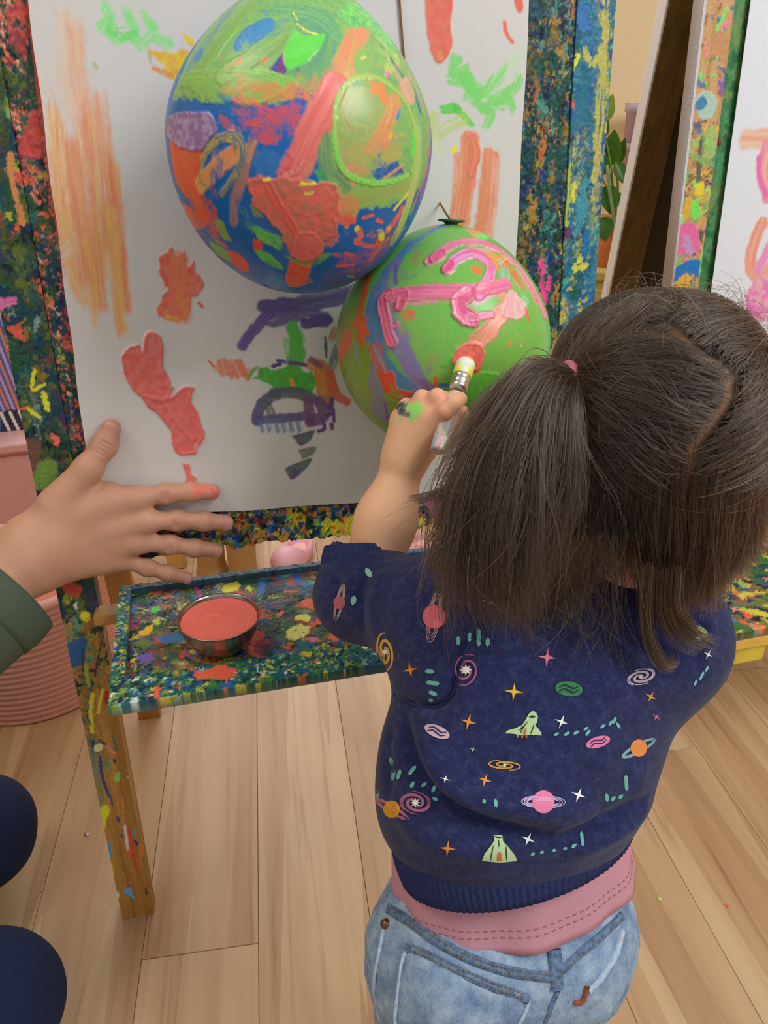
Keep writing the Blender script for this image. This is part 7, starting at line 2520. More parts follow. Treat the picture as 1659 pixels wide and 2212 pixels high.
rib_mat, nt, b = new_mat('navy_rib_knit')
n = noise_node(nt, 900, 3); r = ramp(nt, n.outputs[0], [(.3, C4('#1e2448')), (.7, C4('#343c64'))])
nt.links.new(r.outputs[0], b.inputs['Base Color']); b.inputs['Roughness'].default_value = .95; b.inputs['Specular IOR Level'].default_value = .15
bump(nt, b, n.outputs[0], .2, .001)


def loft(rings, seg=160, rib=0, ribd=0.0, thick=.002, wob=None):
    """rings: (centre, rx, ry, R).  A soft band of cloth with an inner side."""
    th = np.linspace(0, 2 * pi, seg, endpoint=False)
    out = []
    for side in (0, 1):
        rr_ = rings if side == 0 else rings[::-1]
        for i_, (c_, rx_, ry_, R_) in enumerate(rr_):
            k_ = ribd * (np.cos(th * rib) if rib else 0) - (thick if side else 0)
            w_ = 0 if wob is None else wob(th, (i_ if side == 0 else len(rings) - 1 - i_) / max(1, len(rings) - 1))
            out.append(c_ + np.outer(np.cos(th) * (rx_ + k_ + w_), R_[:, 0]) + np.outer(np.sin(th) * (ry_ + k_ + w_), R_[:, 1]))
    n_ = len(out)
    V_ = np.vstack(out)
    i_ = np.arange(n_)[:, None] * seg; j_ = np.arange(seg)[None]
    i2 = (np.arange(n_)[:, None] + 1) % n_ * seg; j2 = (j_ + 1) % seg
    F_ = np.stack([i_ + j_, i_ + j2, i2 + j2, i2 + j_], -1).reshape(-1, 4)
    return V_, F_


def band(name, rings, mat, parent, **kw):
    lk = {k: kw.pop(k) for k in list(kw) if k in ('label',)}
    V_, F_ = loft(rings, **kw)
    me = mesh_np(name, V_, F_)
    bm = bmesh.new(); bm.from_mesh(me); bmesh.ops.recalc_face_normals(bm, faces=bm.faces); bm.to_mesh(me); bm.free()
    return link(name, me, mat, parent, True, **lk)


up_ = RB[:, 2]
RBh = frame_of(radians(24), radians(26), radians(2))
hb_ = hemC - up_ * .006
rings = []
for t_ in np.linspace(0, 1, 9):
    bul = .0028 * np.sin(pi * t_)
    rings.append((hb_ + up_ * (.022 - .042 * t_), .1020 + bul - .003 * t_, .0825 + bul - .002 * t_, RBh))
band('hem_band', rings, rib_mat, shirt, seg=720, rib=120, ribd=.00045, thick=.004, label='ribbed navy hem band')
# cuff of the left sleeve, collar
cx_ = _unit(cuf - elb)
e1_ = _unit(np.cross(cx_, [0, 1, 0])); e2_ = np.cross(cx_, e1_)
RC = np.stack([e1_, e2_, cx_], 1)
rings = [(cuf + cx_ * (-.020 + .030 * t_), .0335 + .0028 * np.sin(pi * t_), .0335 + .0028 * np.sin(pi * t_), RC) for t_ in np.linspace(0, 1, 8)]
band('cuff', rings, rib_mat, shirt, seg=360, rib=60, ribd=.0004, thick=.004, label='ribbed navy cuff pushed up to the elbow')
nk = neckB + up_ * .004
rings = [(nk + up_ * (.006 + .018 * t_), .0520 - .005 * t_ + .002 * np.sin(pi * t_), .0480 - .005 * t_ + .002 * np.sin(pi * t_), RB) for t_ in np.linspace(0, 1, 7)]
band('collar', rings, rib_mat, shirt, seg=480, rib=80, ribd=.0004, thick=.004)

# ---- undershirt
pinkm = plain('dusty_pink_jersey', '#bd8792', 0.9, spec=.2, nscale=700, nstr=.2, vary=.06, ndist=.0006)
RU = frame_of(radians(20), radians(20))
uc = at(1104, 1866, .640)
ua = RU[:, 2]
rings = []
for t_ in np.linspace(0, 1, 12):
    rings.append((uc + ua * (.050 - .066 * t_), .0970 + .0055 * t_, .0770 + .0050 * t_, RU))
und = band('undershirt', rings, pinkm, child, seg=240, thick=.0022, label='dusty pink T-shirt showing below the sweatshirt',
           wob=lambda th, t: (.0016 * np.sin(th * 7 + 1) + .0012 * np.sin(th * 13)) * t + .004 * t * np.exp(-((th - 5.9) / .35) ** 2) - .0035 * np.exp(-((t - .78) / .03) ** 2) * .12)
stitch = plain('pink_thread', '#96626e', .8)
for t_ in (.72, .80):
    th = np.linspace(0, 2 * pi, 200)
    c_ = uc + ua * (.050 - .066 * t_)
    w_ = (.0016 * np.sin(th * 7 + 1) + .0012 * np.sin(th * 13)) * t_ + .004 * t_ * np.exp(-((th - 5.9) / .35) ** 2)
    P_ = c_ + np.outer(np.cos(th) * (.0970 + .0055 * t_ + w_ + .0001), RU[:, 0]) + np.outer(np.sin(th) * (.0770 + .0050 * t_ + w_ + .0001), RU[:, 1])
    V_, F_ = [], []
    for i_ in range(0, 198, 2):
        v_, f_ = tube(P_[i_:i_ + 2], .00045, 5)
        F_ += [tuple(x + len(V_) for x in q) for q in f_]; V_ += list(v_)
    link('stitching', mesh_np('stitching', V_, F_), stitch, und, True, kind='stuff')

# ---- jeans
dm, nt, b = new_mat('washed_denim')
n1 = noise_node(nt, 1, 4, .6, stretch=(900, 900, 160)); n2 = noise_node(nt, 45, 5, .7)
mx = nt.nodes.new('ShaderNodeMath'); mx.operation = 'MULTIPLY_ADD'; mx.inputs[1].default_value = .35
nt.links.new(n1.outputs[0], mx.inputs[0]); nt.links.new(n2.outputs[0], mx.inputs[2])
r = ramp(nt, mx.outputs[0], [(.40, C4('#4f6886')), (.60, C4('#748ba6')), (.84, C4('#9fb1c2'))])
nt.links.new(r.outputs[0], b.inputs['Base Color']); b.inputs['Roughness'].default_value = .9; b.inputs['Specular IOR Level'].default_value = .2
bump(nt, b, n1.outputs[0], .3, .0008)
glute = lambda s_: pelC + br_ * .046 * s_ - bf_ * .022 - bu_ * .022
jn = [ell(pelC + bu_ * .012, (.1010, .0800, .075), .05, RP), ell(glute(-1), (.058, .062, .062), .04, RP), ell(glute(1), (.058, .062, .062), .04, RP)]
for h_, k_, a_, s_ in ((hipL, kneL, ankL, -1), (hipR, kneR, ankR, 1)):
    jn += [cap(h_ + br_ * .003 * s_, k_, .060, .048, .03), cap(k_, a_, .048, .042, .02)]
JV, JF, JG = sdf_mesh(jn, .003)
JV = JV + JG * (-.0015 + (noise3(JV, 26, 9) - .5) * .008 + (noise3(JV, 60, 11) - .5) * .004 + (noise3(JV, 140, 13) - .5) * .0014)[:, None]
jeans = link('jeans', mesh_np('jeans', JV, JF), dm, child, True, label='light washed blue jeans')
JB = bvh_of(JV, JF)
jd = plain('denim_edge', '#5a708c', .9, nscale=260, nstr=.6, vary=.5, stretch=(1, 1, 1))
tan_thread = plain('tan_thread', '#8a6a3a', .8)
pale_denim = plain('worn_pale_denim', '#a9b8ca', .9, nscale=260, nstr=.4, vary=.2)


def seam(px, bvh, width, height, mat, name, parent, lift=0.0, res=8, **kw):
    """a flat-rounded strip of cloth sewn along points of a garment"""
    P = catmull(hits(bvh, px), res)
    n_ = len(P)
    T = np.gradient(P, axis=0); T /= np.linalg.norm(T, axis=1)[:, None] + 1e-9
    V_, F_ = [], []
    for i_ in range(n_):
        h_ = bvh.find_nearest(Vector(P[i_]))
        nn = np.array(h_[1]); nn = nn if nn @ (CAM - P[i_]) > 0 else -nn
        sd = _unit(np.cross(T[i_], nn))
        puck = 1 + .12 * math.sin(i_ * 1.9)
        for s2, z2 in ((-1, -.35), (-.9, .55), (-.45, 1.0), (.45, 1.0), (.9, .55), (1, -.35)):
            V_.append(P[i_] + sd * s2 * width * .5 + nn * (z2 * height * puck + lift))
    for i_ in range(n_ - 1):
        for j_ in range(5):
            F_.append((i_ * 6 + j_, i_ * 6 + j_ + 1, (i_ + 1) * 6 + j_ + 1, (i_ + 1) * 6 + j_))
    F_ += [tuple(range(6)), tuple((n_ - 1) * 6 + j_ for j_ in range(5, -1, -1))]
    return link(name, mesh_np(name, V_, F_), mat, parent, True, **kw)


def stitches(px, bvh, parent, mat=tan_thread, gap=9, r_=.00045, lift=.0012):
    P = catmull(px, 24)
    L_ = np.concatenate([[0], np.cumsum(np.hypot(*np.diff(P, axis=0).T))])
    s_ = np.arange(0, L_[-1], gap * .5)
    q = np.stack([np.interp(s_, L_, P[:, 0]), np.interp(s_, L_, P[:, 1])], 1)
    X = hits(bvh, q)
    X = X + np.array([_unit(CAM - x) for x in X]) * lift
    V_, F_ = [], []
    for i_ in range(0, len(X) - 1, 2):
        v_, f_ = tube(X[i_:i_ + 2], r_, 5)
        F_ += [tuple(x + len(V_) for x in qq) for qq in f_]; V_ += list(v_)
    return link('stitching', mesh_np('stitching', V_, F_), mat, parent, True, kind='stuff')


seam([(1022, 1372), (1002, 1420), (988, 1470), (976, 1502), (945, 1526), (895, 1522), (852, 1500)], SB, .0030, .0011, rib_mat, 'armhole_seam', shirt)
yoke = [(838, 1962), (880, 1988), (940, 2030), (1010, 2068), (1090, 2096), (1160, 2108), (1206, 2112)]
sy = seam(yoke, JB, .0078, .0016, jd, 'yoke_seam', jeans)
stitches([(x, y + 6) for x, y in yoke], JB, jeans, lift=.0022); stitches([(x, y - 5) for x, y in yoke], JB, jeans, lift=.0022)
yk2 = [(1214, 2096), (1250, 2062), (1300, 2020), (1344, 1978)]
sy2 = seam(yk2, JB, .0070, .0014, jd, 'yoke_seam', jeans)
stitches([(x, y + 7) for x, y in yk2], JB, jeans, lift=.002)
seam([(1196, 2050), (1200, 2090), (1202, 2136)], JB, .0115, .0022, jd, 'belt_loop', jeans, lift=.0006)
cs = seam([(1204, 2140), (1190, 2175), (1165, 2240)], JB, .005, .0012, jd, 'centre_seam', jeans)
seam([(1344, 2010), (1330, 2060), (1300, 2110), (1272, 2140)], JB, .005, .0022, pale_denim, 'pocket_edge', jeans, label='frayed pale pocket edge')
seam([(1268, 2130), (1258, 2160), (1240, 2166)], JB, .004, .0025, plain('rust_thread', '#8a4a2c', .8), 'frayed_tuft', jeans)
sl_ = seam([(832, 1990), (818, 2060), (808, 2130), (800, 2230)], JB, .0035, .0012, pale_denim, 'side_seam', jeans)


def patch(poly, bvh, thick, mat, name, parent, step=14, lift=.0008, **kw):
    """cloth patch: a photo outline laid on a garment, with its own thickness"""
    poly = np.asarray(poly, float)
    bm = bmesh.new()
    vs = [bm.verts.new((x, y, 0)) for x, y in poly]
    f_ = bm.faces.new(vs)
    f_.normal_update()
    bmesh.ops.triangulate(bm, faces=[f_])
    for _ in range(6):
        es = [e for e in bm.edges if e.calc_length() > step]
        if not es:
            break
        bmesh.ops.subdivide_edges(bm, edges=es, cuts=1)
        bmesh.ops.triangulate(bm, faces=bm.faces[:])
    bm.verts.ensure_lookup_table()
    P = np.array([v.co[:2] for v in bm.verts])
    X = hits(bvh, P)
    D = np.array([_unit(CAM - x) for x in X])
    for v, x in zip(bm.verts, X + D * (lift + thick)):
        v.co = x
    ex = bmesh.ops.extrude_face_region(bm, geom=bm.faces[:])
    back = {v for v in ex['geom'] if isinstance(v, bmesh.types.BMVert)}
    for v in back:
        v.co += Vector(-_unit(CAM - np.array(v.co)) * (thick + lift + .0006))
    return bm_obj(name, bm, mat, parent, False, **kw)


pk = [(880, 2042), (930, 2062), (1000, 2098), (1070, 2128), (1140, 2150), (1132, 2180), (1105, 2230), (1060, 2300), (960, 2300), (858, 2215), (860, 2150), (868, 2090)]
pko = patch(pk, JB, .0028, dm, 'pocket', jeans, 16, label='sewn-on back pocket')
pko.data.shade_smooth()
pb1 = [(880, 2046), (930, 2066), (1000, 2102), (1070, 2132), (1138, 2156)]
seam(pb1, JB, .0066, .0022, jd, 'pocket_hem', jeans, lift=.0018)
stitches([(x, y + 4) for x, y in pb1], JB, jeans, lift=.0052); stitches([(x, y - 7) for x, y in pb1], JB, jeans, lift=.0050)
seam([(882, 2044), (870, 2090), (862, 2150), (858, 2212), (880, 2260)], JB, .0030, .0016, pale_denim, 'pocket_side', jeans, lift=.0018)
seam([(1140, 2152), (1132, 2180), (1105, 2230)], JB, .0030, .0016, pale_denim, 'pocket_side', jeans, lift=.0018)
stitches([(888, 2090), (930, 2150), (960, 2195)], JB, jeans, lift=.0030)
stitches([(960, 2195), (1010, 2196), (1060, 2205)], JB, jeans, lift=.0030)
# rivet on the side pocket
bm = bmesh.new()
bmesh.ops.create_uvsphere(bm, u_segments=16, v_segments=8, radius=.0042, matrix=Matrix.Translation(Vector(hits(JB, [(833, 1996)])[0])))
bm_obj('rivet', bm, plain('copper_rivet', '#7a5a44', .4, metal=1.0), jeans, True)
# shoes, hidden below the frame
for a_ in (ankL, ankR):
    c_ = a_ * [1, 1, 0]
    V_, F_, _g = sdf_mesh([ell(c_ + bf_ * .034 + bu_ * .024, (.031, .070, .026), .02, RP), cap(c_ + bu_ * .03, c_ + bu_ * .055, .031, .030, .02)], .004)
    V_[:, 2] = np.maximum(V_[:, 2], .002)
    link('shoe', mesh_np('shoe', V_, F_), plain('grey_canvas', '#8a8a92', .8, nscale=300, nstr=.2), child, True)

# ---- prints on the sweatshirt: thin ink shapes lying on the cloth
ink = colattr('printed_ink', rough=.8, spec=.2, nscale=900, nstr=.15, ndist=.0004, mix_noise=.08)


def decal(name, shapes, lift=.0007):
    """shapes: list of (polygon in photo points, colour, layer); laid on the shirt cloth"""
    Vs, Fs, Cs = [], [], []
    for poly, hx, layer in shapes:
        bm = bmesh.new()
        vs = [bm.verts.new((float(x), float(y), 0)) for x, y in poly]
        try:
            f_ = bm.faces.new(vs)
        except ValueError:
            bm.free(); continue
        f_.normal_update()
        bmesh.ops.triangulate(bm, faces=[f_], ngon_method='EAR_CLIP')
        for _ in range(3):
            es = [e for e in bm.edges if e.calc_length() > 9]
            if not es:
                break
            bmesh.ops.subdivide_edges(bm, edges=es, cuts=1)
            bmesh.ops.triangulate(bm, faces=bm.faces[:])
        bm.verts.index_update()
        P = np.array([v.co[:2] for v in bm.verts])
        X = []
        for x, y in P:
            d_ = Vector(ray(x, y)).normalized()
            h_ = SB.ray_cast(Vector(CAM), d_)
            if h_[0] is None:
                h_ = SB.find_nearest(Vector(at(x, y, .58)))
            X.append(np.array(h_[0]) - np.array(d_) * (lift + .00025 * layer))
        n0 = len(Vs)
        Vs += X
        Fs += [tuple(v.index + n0 for v in f.verts) for f in bm.faces]
        Cs += [C(hx, 0.86)] * len(X)
        bm.free()
    me = mesh_np(name, Vs, Fs, np.array(Cs))
    return link(name, me, ink, shirt, True)


def star(cx, cy, r, hx, rot=0, sq=1.0):
    p = []
    for i_ in range(16):
        a_ = i_ / 16 * 2 * pi
        rr_ = r * 1.2 if i_ % 4 == 0 else (r * .30 if i_ % 4 == 2 else r * .42)
        x_, y_ = rr_ * sin(a_), -rr_ * cos(a_) * sq
        p.append((cx + x_ * cos(rot) - y_ * sin(rot), cy + x_ * sin(rot) + y_ * cos(rot)))
    return decal('star_print', [(p, hx, 0)])


def ribbon(pts, w, hx, layer=0):
    P = catmull(pts, 6)
    T = np.gradient(P, axis=0); T /= np.linalg.norm(T, axis=1)[:, None] + 1e-9
    N_ = np.stack([-T[:, 1], T[:, 0]], 1)
    n_ = len(P); ww = w * .5 * (np.sin(np.linspace(.15, pi - .15, n_)) ** .5)[:, None]
    a, b_ = P + N_ * ww, P - N_ * ww
    return [(np.vstack([a[i_:i_ + 2], b_[i_:i_ + 2][::-1]]), hx, layer) for i_ in range(n_ - 1)]


def ellipse(cx, cy, rx, ry, rot=0, n=24):
    t_ = np.linspace(0, 2 * pi, n, endpoint=False)
    x_, y_ = rx * np.cos(t_), ry * np.sin(t_)
    return np.stack([cx + x_ * cos(rot) - y_ * sin(rot), cy + x_ * sin(rot) + y_ * cos(rot)], 1)


def galaxy(cx, cy, rx, ry, hx, rot=0, turns=1.35, arms=2, w=4, core='#f2ead8', sgn=1):
    sh = []
    for k_ in range(arms):
        for off in (0, .5):
            t_ = np.linspace(0.18, 1, 16)
            a_ = sgn * (t_ * turns * 2 * pi * (1 - .12 * off)) + k_ * 2 * pi / arms + off
            x_, y_ = rx * t_ * np.cos(a_), ry * t_ * np.sin(a_)
            sh += ribbon(np.stack([cx + x_ * cos(rot) - y_ * sin(rot), cy + x_ * sin(rot) + y_ * cos(rot)], 1), w, hx)
    p = []
    for i_ in range(16):
        a_ = i_ / 16 * 2 * pi
        rr_ = min(rx, ry) * (.42 if i_ % 2 == 0 else .2)
        p.append((cx + rr_ * 1.1 * cos(a_), cy + rr_ * sin(a_)))
    sh.append((p, core, 2))
    return decal('galaxy_print', sh)


def dashes(L_, hx='#6fb0a4', w=9):
    for x0, y0, x1, y1 in L_:
        d_ = np.array([x1 - x0, y1 - y0], float); l_ = np.hypot(*d_); d_ /= l_; n_ = np.array([-d_[1], d_[0]]) * w / 2
        a_, b_ = np.array([x0, y0]), np.array([x1, y1])
        decal('dash_print', [([a_ + n_ * .6, a_ - d_ * w * .35, a_ - n_ * .6, a_ - n_ + d_ * w * .3, b_ - n_ - d_ * w * .3, b_ - n_ * .6, b_ + d_ * w * .35, b_ + n_ * .6, b_ + n_ - d_ * w * .3, a_ + n_ + d_ * w * .3], hx, 0)])


def planet(cx, cy, r, hx, ringc, rot, ra, rb, stripe=None, rings=3, rw=2.4):
    sh = [(ellipse(cx, cy, r, r * 1.04), hx, 1)]
    for k_ in range(rings):
        e_ = ellipse(cx, cy, ra - k_ * ra * .12, rb - k_ * rb * .22, rot, 30)
        lo = np.vstack([e_, e_[:1]])
        sh += ribbon(lo, rw, ringc, 0)
    if stripe:
        for k_ in (-.35, -.15):
            y_ = k_ * r
            x_ = math.sqrt(r * r - y_ * y_) * .9
            sh += ribbon(np.array([(cx + (-x_) * cos(rot) - y_ * sin(rot), cy - x_ * sin(rot) + y_ * cos(rot)), (cx - y_ * sin(rot), cy + y_ * cos(rot)), (cx + x_ * cos(rot) - y_ * sin(rot), cy + x_ * sin(rot) + y_ * cos(rot))]), r * .13, stripe, 2)
    return decal('planet_print', sh)


def oval_planet(cx, cy, rx, ry, rot, hx, mark):
    sh = [(ellipse(cx, cy, rx, ry, rot), hx, 0)]
    for k_ in (-.3, .25):
        pts = []
        for t_ in np.linspace(-.7, .7, 5):
            x_, y_ = rx * t_, ry * (k_ + .25 * math.sin(t_ * 7))
            pts.append((cx + x_ * cos(rot) - y_ * sin(rot), cy + x_ * sin(rot) + y_ * cos(rot)))
        sh += ribbon(np.array(pts), ry * .28, mark, 1)
    return decal('planet_print', sh)


OR, YL, PK, WH, MN, GD = '#e0913c', '#e3b03c', '#d8788a', '#efe9df', '#6fb0a4', '#d9a440'
for a in ((1110, 1494, 17, YL, .1), (1182, 1420, 17, PK, .1), (886, 1447, 14, OR, -.2), (1012, 1559, 15, OR, .25), (1213, 1559, 13, WH, .35), (1406, 1505, 12, OR, .5, .8), (1418, 1549, 10, PK, .6, .6),
          (1048, 1685, 13, OR, .3), (1250, 1717, 14, WH, .35), (967, 1833, 15, OR, .1), (1022, 1619, 8, '#9ac0b0', .3, .6), (1141, 1813, 13, WH, .4), (962, 1683, 10, WH, .3, .7), (1056, 1300, 14, WH, .2), (962, 1258, 13, WH, .2), (1530, 1414, 9, WH, .5), (1402, 1404, 10, YL, .3)):
    star(*a)
galaxy(831, 1408, 20, 42, GD, -.12, 1.3, w=5)
galaxy(1006, 1447, 30, 36, '#a8607c', .3, 1.3, w=4)
galaxy(1385, 1462, 34, 17, '#c9b8c8', -.25, 1.3, w=3.2, sgn=-1)
galaxy(1090, 1653, 40, 11, GD, .05, 1.2, w=3)
galaxy(897, 1734, 36, 25, '#a8607c', .2, 1.3, w=4, sgn=-1)
dashes([(990, 1376, 990, 1392), (1015, 1368, 1014, 1384), (1034, 1360, 1034, 1394), (1054, 1380, 1053, 1394)])
dashes([(920, 1450, 936, 1451), (922, 1474, 947, 1477), (928, 1495, 942, 1500), (928, 1512, 934, 1514)])
dashes([(1198, 1588, 1206, 1584), (1220, 1588, 1229, 1582), (1240, 1585, 1250, 1580), (1266, 1588, 1274, 1578), (1262, 1576, 1270, 1572), (1298, 1572, 1306, 1566), (1316, 1566, 1322, 1558), (1325, 1562, 1330, 1550), (1338, 1572, 1333, 1562)], w=6)
dashes([(843, 1638, 847, 1650), (851, 1664, 848, 1684), (864, 1664, 859, 1682), (884, 1672, 897, 1656), (888, 1700, 893, 1690), (912, 1698, 920, 1692), (934, 1710, 940, 1698), (936, 1724, 944, 1728), (815, 1710, 813, 1732)], w=8)
dashes([(1045, 1728, 1047, 1734), (1070, 1728, 1072, 1742)], w=8)
dashes([(1352, 1676, 1354, 1706), (1310, 1716, 1312, 1730), (1322, 1728, 1328, 1722), (1338, 1724, 1344, 1718)], w=8)
dashes([(1256, 1798, 1259, 1826), (1236, 1830, 1244, 1824), (1218, 1834, 1224, 1832), (1194, 1838, 1200, 1836), (1168, 1842, 1174, 1840), (1148, 1846, 1154, 1844)], w=7)
dashes([(792, 1230, 800, 1244), (765, 1290, 762, 1304)], '#8fb8a8', w=12)
dashes([(1500, 1480, 1505, 1470), (1512, 1468, 1520, 1452), (1524, 1450, 1530, 1440)], '#7fb8c4', w=5)
planet(938, 1332, 25, '#cf6470', '#b28a8a', 1.75, 56, 14, '#d98a8c')
planet(1174, 1732, 24, '#e07fa0', '#cdb4d6', .02, 47, 13, '#e8a0c0')
planet(846, 1748, 18, '#d99a2e', '#b87080', .55, 42, 9, '#e0a850')
planet(1380, 1616, 18, '#df8a4c', '#7fa8a8', -.5, 40, 9, None, 2, 4)
planet(733, 1302, 13, '#b0606a', '#a08a80', 1.8, 40, 8, None)
oval_planet(1229, 1488, 30, 16, .12, '#3f7a4e', '#1f3a3a')
oval_planet(944, 1580, 29, 13, .4, '#c9a9b0', '#2a2f58')
oval_planet(1292, 1603, 27, 12, -.3, '#d87a9a', '#3a2f58')
SG_, SL = '#b4cc96', '#2a3a2e'


def rocket(pts_body, lines, extras):
    sh = [(pts_body, SG_, 0)]
    for l_ in lines:
        sh += ribbon(np.array(l_), 2.6, SL, 1)
    for p_, h_ in extras:
        sh.append((p_, h_, 2))
    return decal('rocket_print', sh)


rocket([(1151, 1535), (1158, 1539), (1162, 1548), (1160, 1560), (1156, 1567), (1163, 1574), (1169, 1583), (1170, 1589), (1150, 1587), (1138, 1588), (1124, 1588), (1108, 1585), (1091, 1584), (1096, 1578), (1114, 1573), (1128, 1566), (1136, 1554), (1142, 1542)],
       [[(1140, 1558), (1130, 1572), (1124, 1584)], [(1154, 1564), (1150, 1576), (1146, 1586)], [(1130, 1568), (1122, 1578)]],
       [([(1142, 1548), (1150, 1545), (1158, 1548), (1150, 1551)], SL), ([(1133, 1575), (1138, 1572), (1136, 1586), (1130, 1587)], '#c86a3a'), ([(1116, 1588), (1121, 1588), (1117, 1595)], '#d9843c'), ([(1126, 1589), (1131, 1589), (1128, 1596)], '#d9843c'), ([(1135, 1589), (1139, 1589), (1138, 1596)], '#c86a3a')])
rocket([(1066, 1803), (1085, 1804), (1087, 1818), (1100, 1832), (1113, 1848), (1117, 1860), (1080, 1864), (1041, 1860), (1047, 1844), (1060, 1828), (1068, 1816)],
       [[(1068, 1806), (1076, 1809), (1085, 1808)], [(1066, 1826), (1062, 1845), (1060, 1860)], [(1093, 1828), (1094, 1845), (1095, 1860)], [(1077, 1814), (1078, 1830)]],
       [([(1075, 1844), (1080, 1840), (1084, 1846), (1084, 1860), (1074, 1860)], '#c86a3a')])
rocket([(1506, 1350), (1518, 1356), (1528, 1364), (1526, 1374), (1510, 1384), (1500, 1388), (1504, 1370)], [[(1508, 1360), (1506, 1380)]], [])

# ---- hair
hair_mat = bpy.data.materials.new('brown_hair'); hair_mat.use_nodes = True
nt = hair_mat.node_tree
for n in list(nt.nodes):
    if n.type == 'BSDF_PRINCIPLED':
        nt.nodes.remove(n)
hb2 = nt.nodes.new('ShaderNodeBsdfHairPrincipled')
hb2.parametrization = 'COLOR'
hi = nt.nodes.new('ShaderNodeHairInfo')
r = ramp(nt, hi.outputs['Random'], [(0.0, (0.012, 0.007, 0.0045, 1)), (0.6, (0.030, 0.018, 0.0115, 1)), (1.0, (0.085, 0.054, 0.035, 1))])
nt.links.new(r.outputs[0], hb2.inputs['Color'])
hb2.inputs['Roughness'].default_value = .26
hb2.inputs['Radial Roughness'].default_value = .45
nt.links.new(hb2.outputs[0], nt.nodes['Material Output'].inputs[0])


def hair_obj(name, S_, rad, parent, **kw):
    n_, k_, _ = S_.shape
    hc = bpy.data.hair_curves.new(name)
    hc.add_curves([k_] * n_)
    hc.attributes['position'].data.foreach_set('vector', S_.astype(np.float32).ravel()) if 'position' in hc.attributes else hc.points.foreach_set('position', S_.astype(np.float32).ravel())
    t_ = np.linspace(0, 1, k_)
    rr_ = np.tile(rad * (1 - .65 * t_ ** 2), n_).astype(np.float32)
    at_ = hc.attributes.get('radius') or hc.attributes.new('radius', 'FLOAT', 'POINT')
    at_.data.foreach_set('value', rr_)
    hc.materials.append(hair_mat)
    o = bpy.data.objects.new(name, hc)
    COL.objects.link(o)
    if parent is not None:
        o.parent = parent
        o.matrix_parent_inverse = parent.matrix_basis.inverted()
    return props(o, kind='stuff', **kw)


SEM = np.array([.0765, .0880, .0880])
hsurf = lambda u, k=1.0: headC + (u * SEM * (k if np.isscalar(k) else k[..., None])) @ RHd.T


def on_head(px):
    out = []
    for x, y in px:
        o_ = (CAM - headC) @ RHd / SEM; d_ = ray(x, y) @ RHd / SEM
        a, b_, c_ = d_ @ d_, 2 * o_ @ d_, o_ @ o_ - 1
        D = b_ * b_ - 4 * a * c_
        q = o_ + d_ * ((-b_ - math.sqrt(max(D, 0))) / (2 * a))
        out.append(q / np.linalg.norm(q))
    return np.array(out)


def slerp(a, b, t):
    w = np.arccos(np.clip((a * b).sum(-1, keepdims=True), -1, 1)) + 1e-6
    return (np.sin((1 - t) * w) * a + np.sin(t * w) * b) / np.sin(w)


hr = np.random.default_rng(11)
tieL = on_head([(1236, 820)])[0]
tieR = tieL * np.array([-1, 1, 1])
N0 = 34000
u = hr.normal(size=(N0, 3)); u /= np.linalg.norm(u, axis=1)[:, None]
front_lim = .42 - .30 * np.clip(-u[:, 2], 0, 1) + .38 * np.clip(u[:, 2], 0, 1)
u = u[(u[:, 1] < front_lim) & (u[:, 2] > -.62)]
PART = on_head([(1400, 612), (1438, 690), (1492, 745), (1580, 795), (1588, 855), (1545, 915), (1502, 968), (1485, 1050), (1475, 1130), (1468, 1200)])
PART = PART[np.argsort(PART[:, 2])]
part_x = lambda z_: np.interp(z_, PART[:, 2], PART[:, 0])
pline = part_x(u[:, 2])
gap = np.abs(u[:, 0] - pline)
u = u[gap > .004 + .02 * hr.random(len(u))]
low = hr.random(len(u)) < sm(.36, -.50, u[:, 2]) * .95
ul_, u = u[low], u[~low]
left = u[:, 0] < part_x(u[:, 2])
K = 14
tt_ = np.linspace(0, 1, K)[None, :, None]


def to_tie(u0, tie, wisp=1.0):
    n_ = len(u0)
    # gather in locks: neighbours share a drift
    f = 9.0
    lock = np.stack([noise2(u0[:, 0] * f + 7, u0[:, 1] * f + u0[:, 2] * f * 1.3, s_, 2) for s_ in (1, 5, 9)], 1) - .5
    fine = hr.normal(size=(n_, 3))
    tgt = tie + fine * .045
    tgt /= np.linalg.norm(tgt, axis=1)[:, None]
    P = slerp(u0[:, None], tgt[:, None], tt_)
    env = np.sin(tt_ * pi)
    P = P + env * lock[:, None] * .34 + env * fine[:, None] * .035
    P /= np.linalg.norm(P, axis=2)[..., None]
    far = np.linalg.norm(u0 - tie, axis=1)[:, None]
    lift = 1.004 + (.028 * hr.random((n_, 1)) + .045 * (lock[:, :1] + .5) * np.minimum(far, 1.0)) * np.sin(tt_[..., 0] * pi) + .05 * tt_[..., 0] ** 4
    return hsurf(P, lift)


S = [to_tie(u[left], tieL), to_tie(u[~left], tieR)]
scalp = np.vstack(S)
# soften with flyaway ripple
rip = hr.normal(size=(len(scalp), 1, 3)) * np.sin(tt_ * pi * 2 + hr.random((len(scalp), 1, 1)) * 6) * .0011
hair_obj('hair', scalp + rip, .00026, child, label='dark brown hair parted down the back and combed into two ponytails')


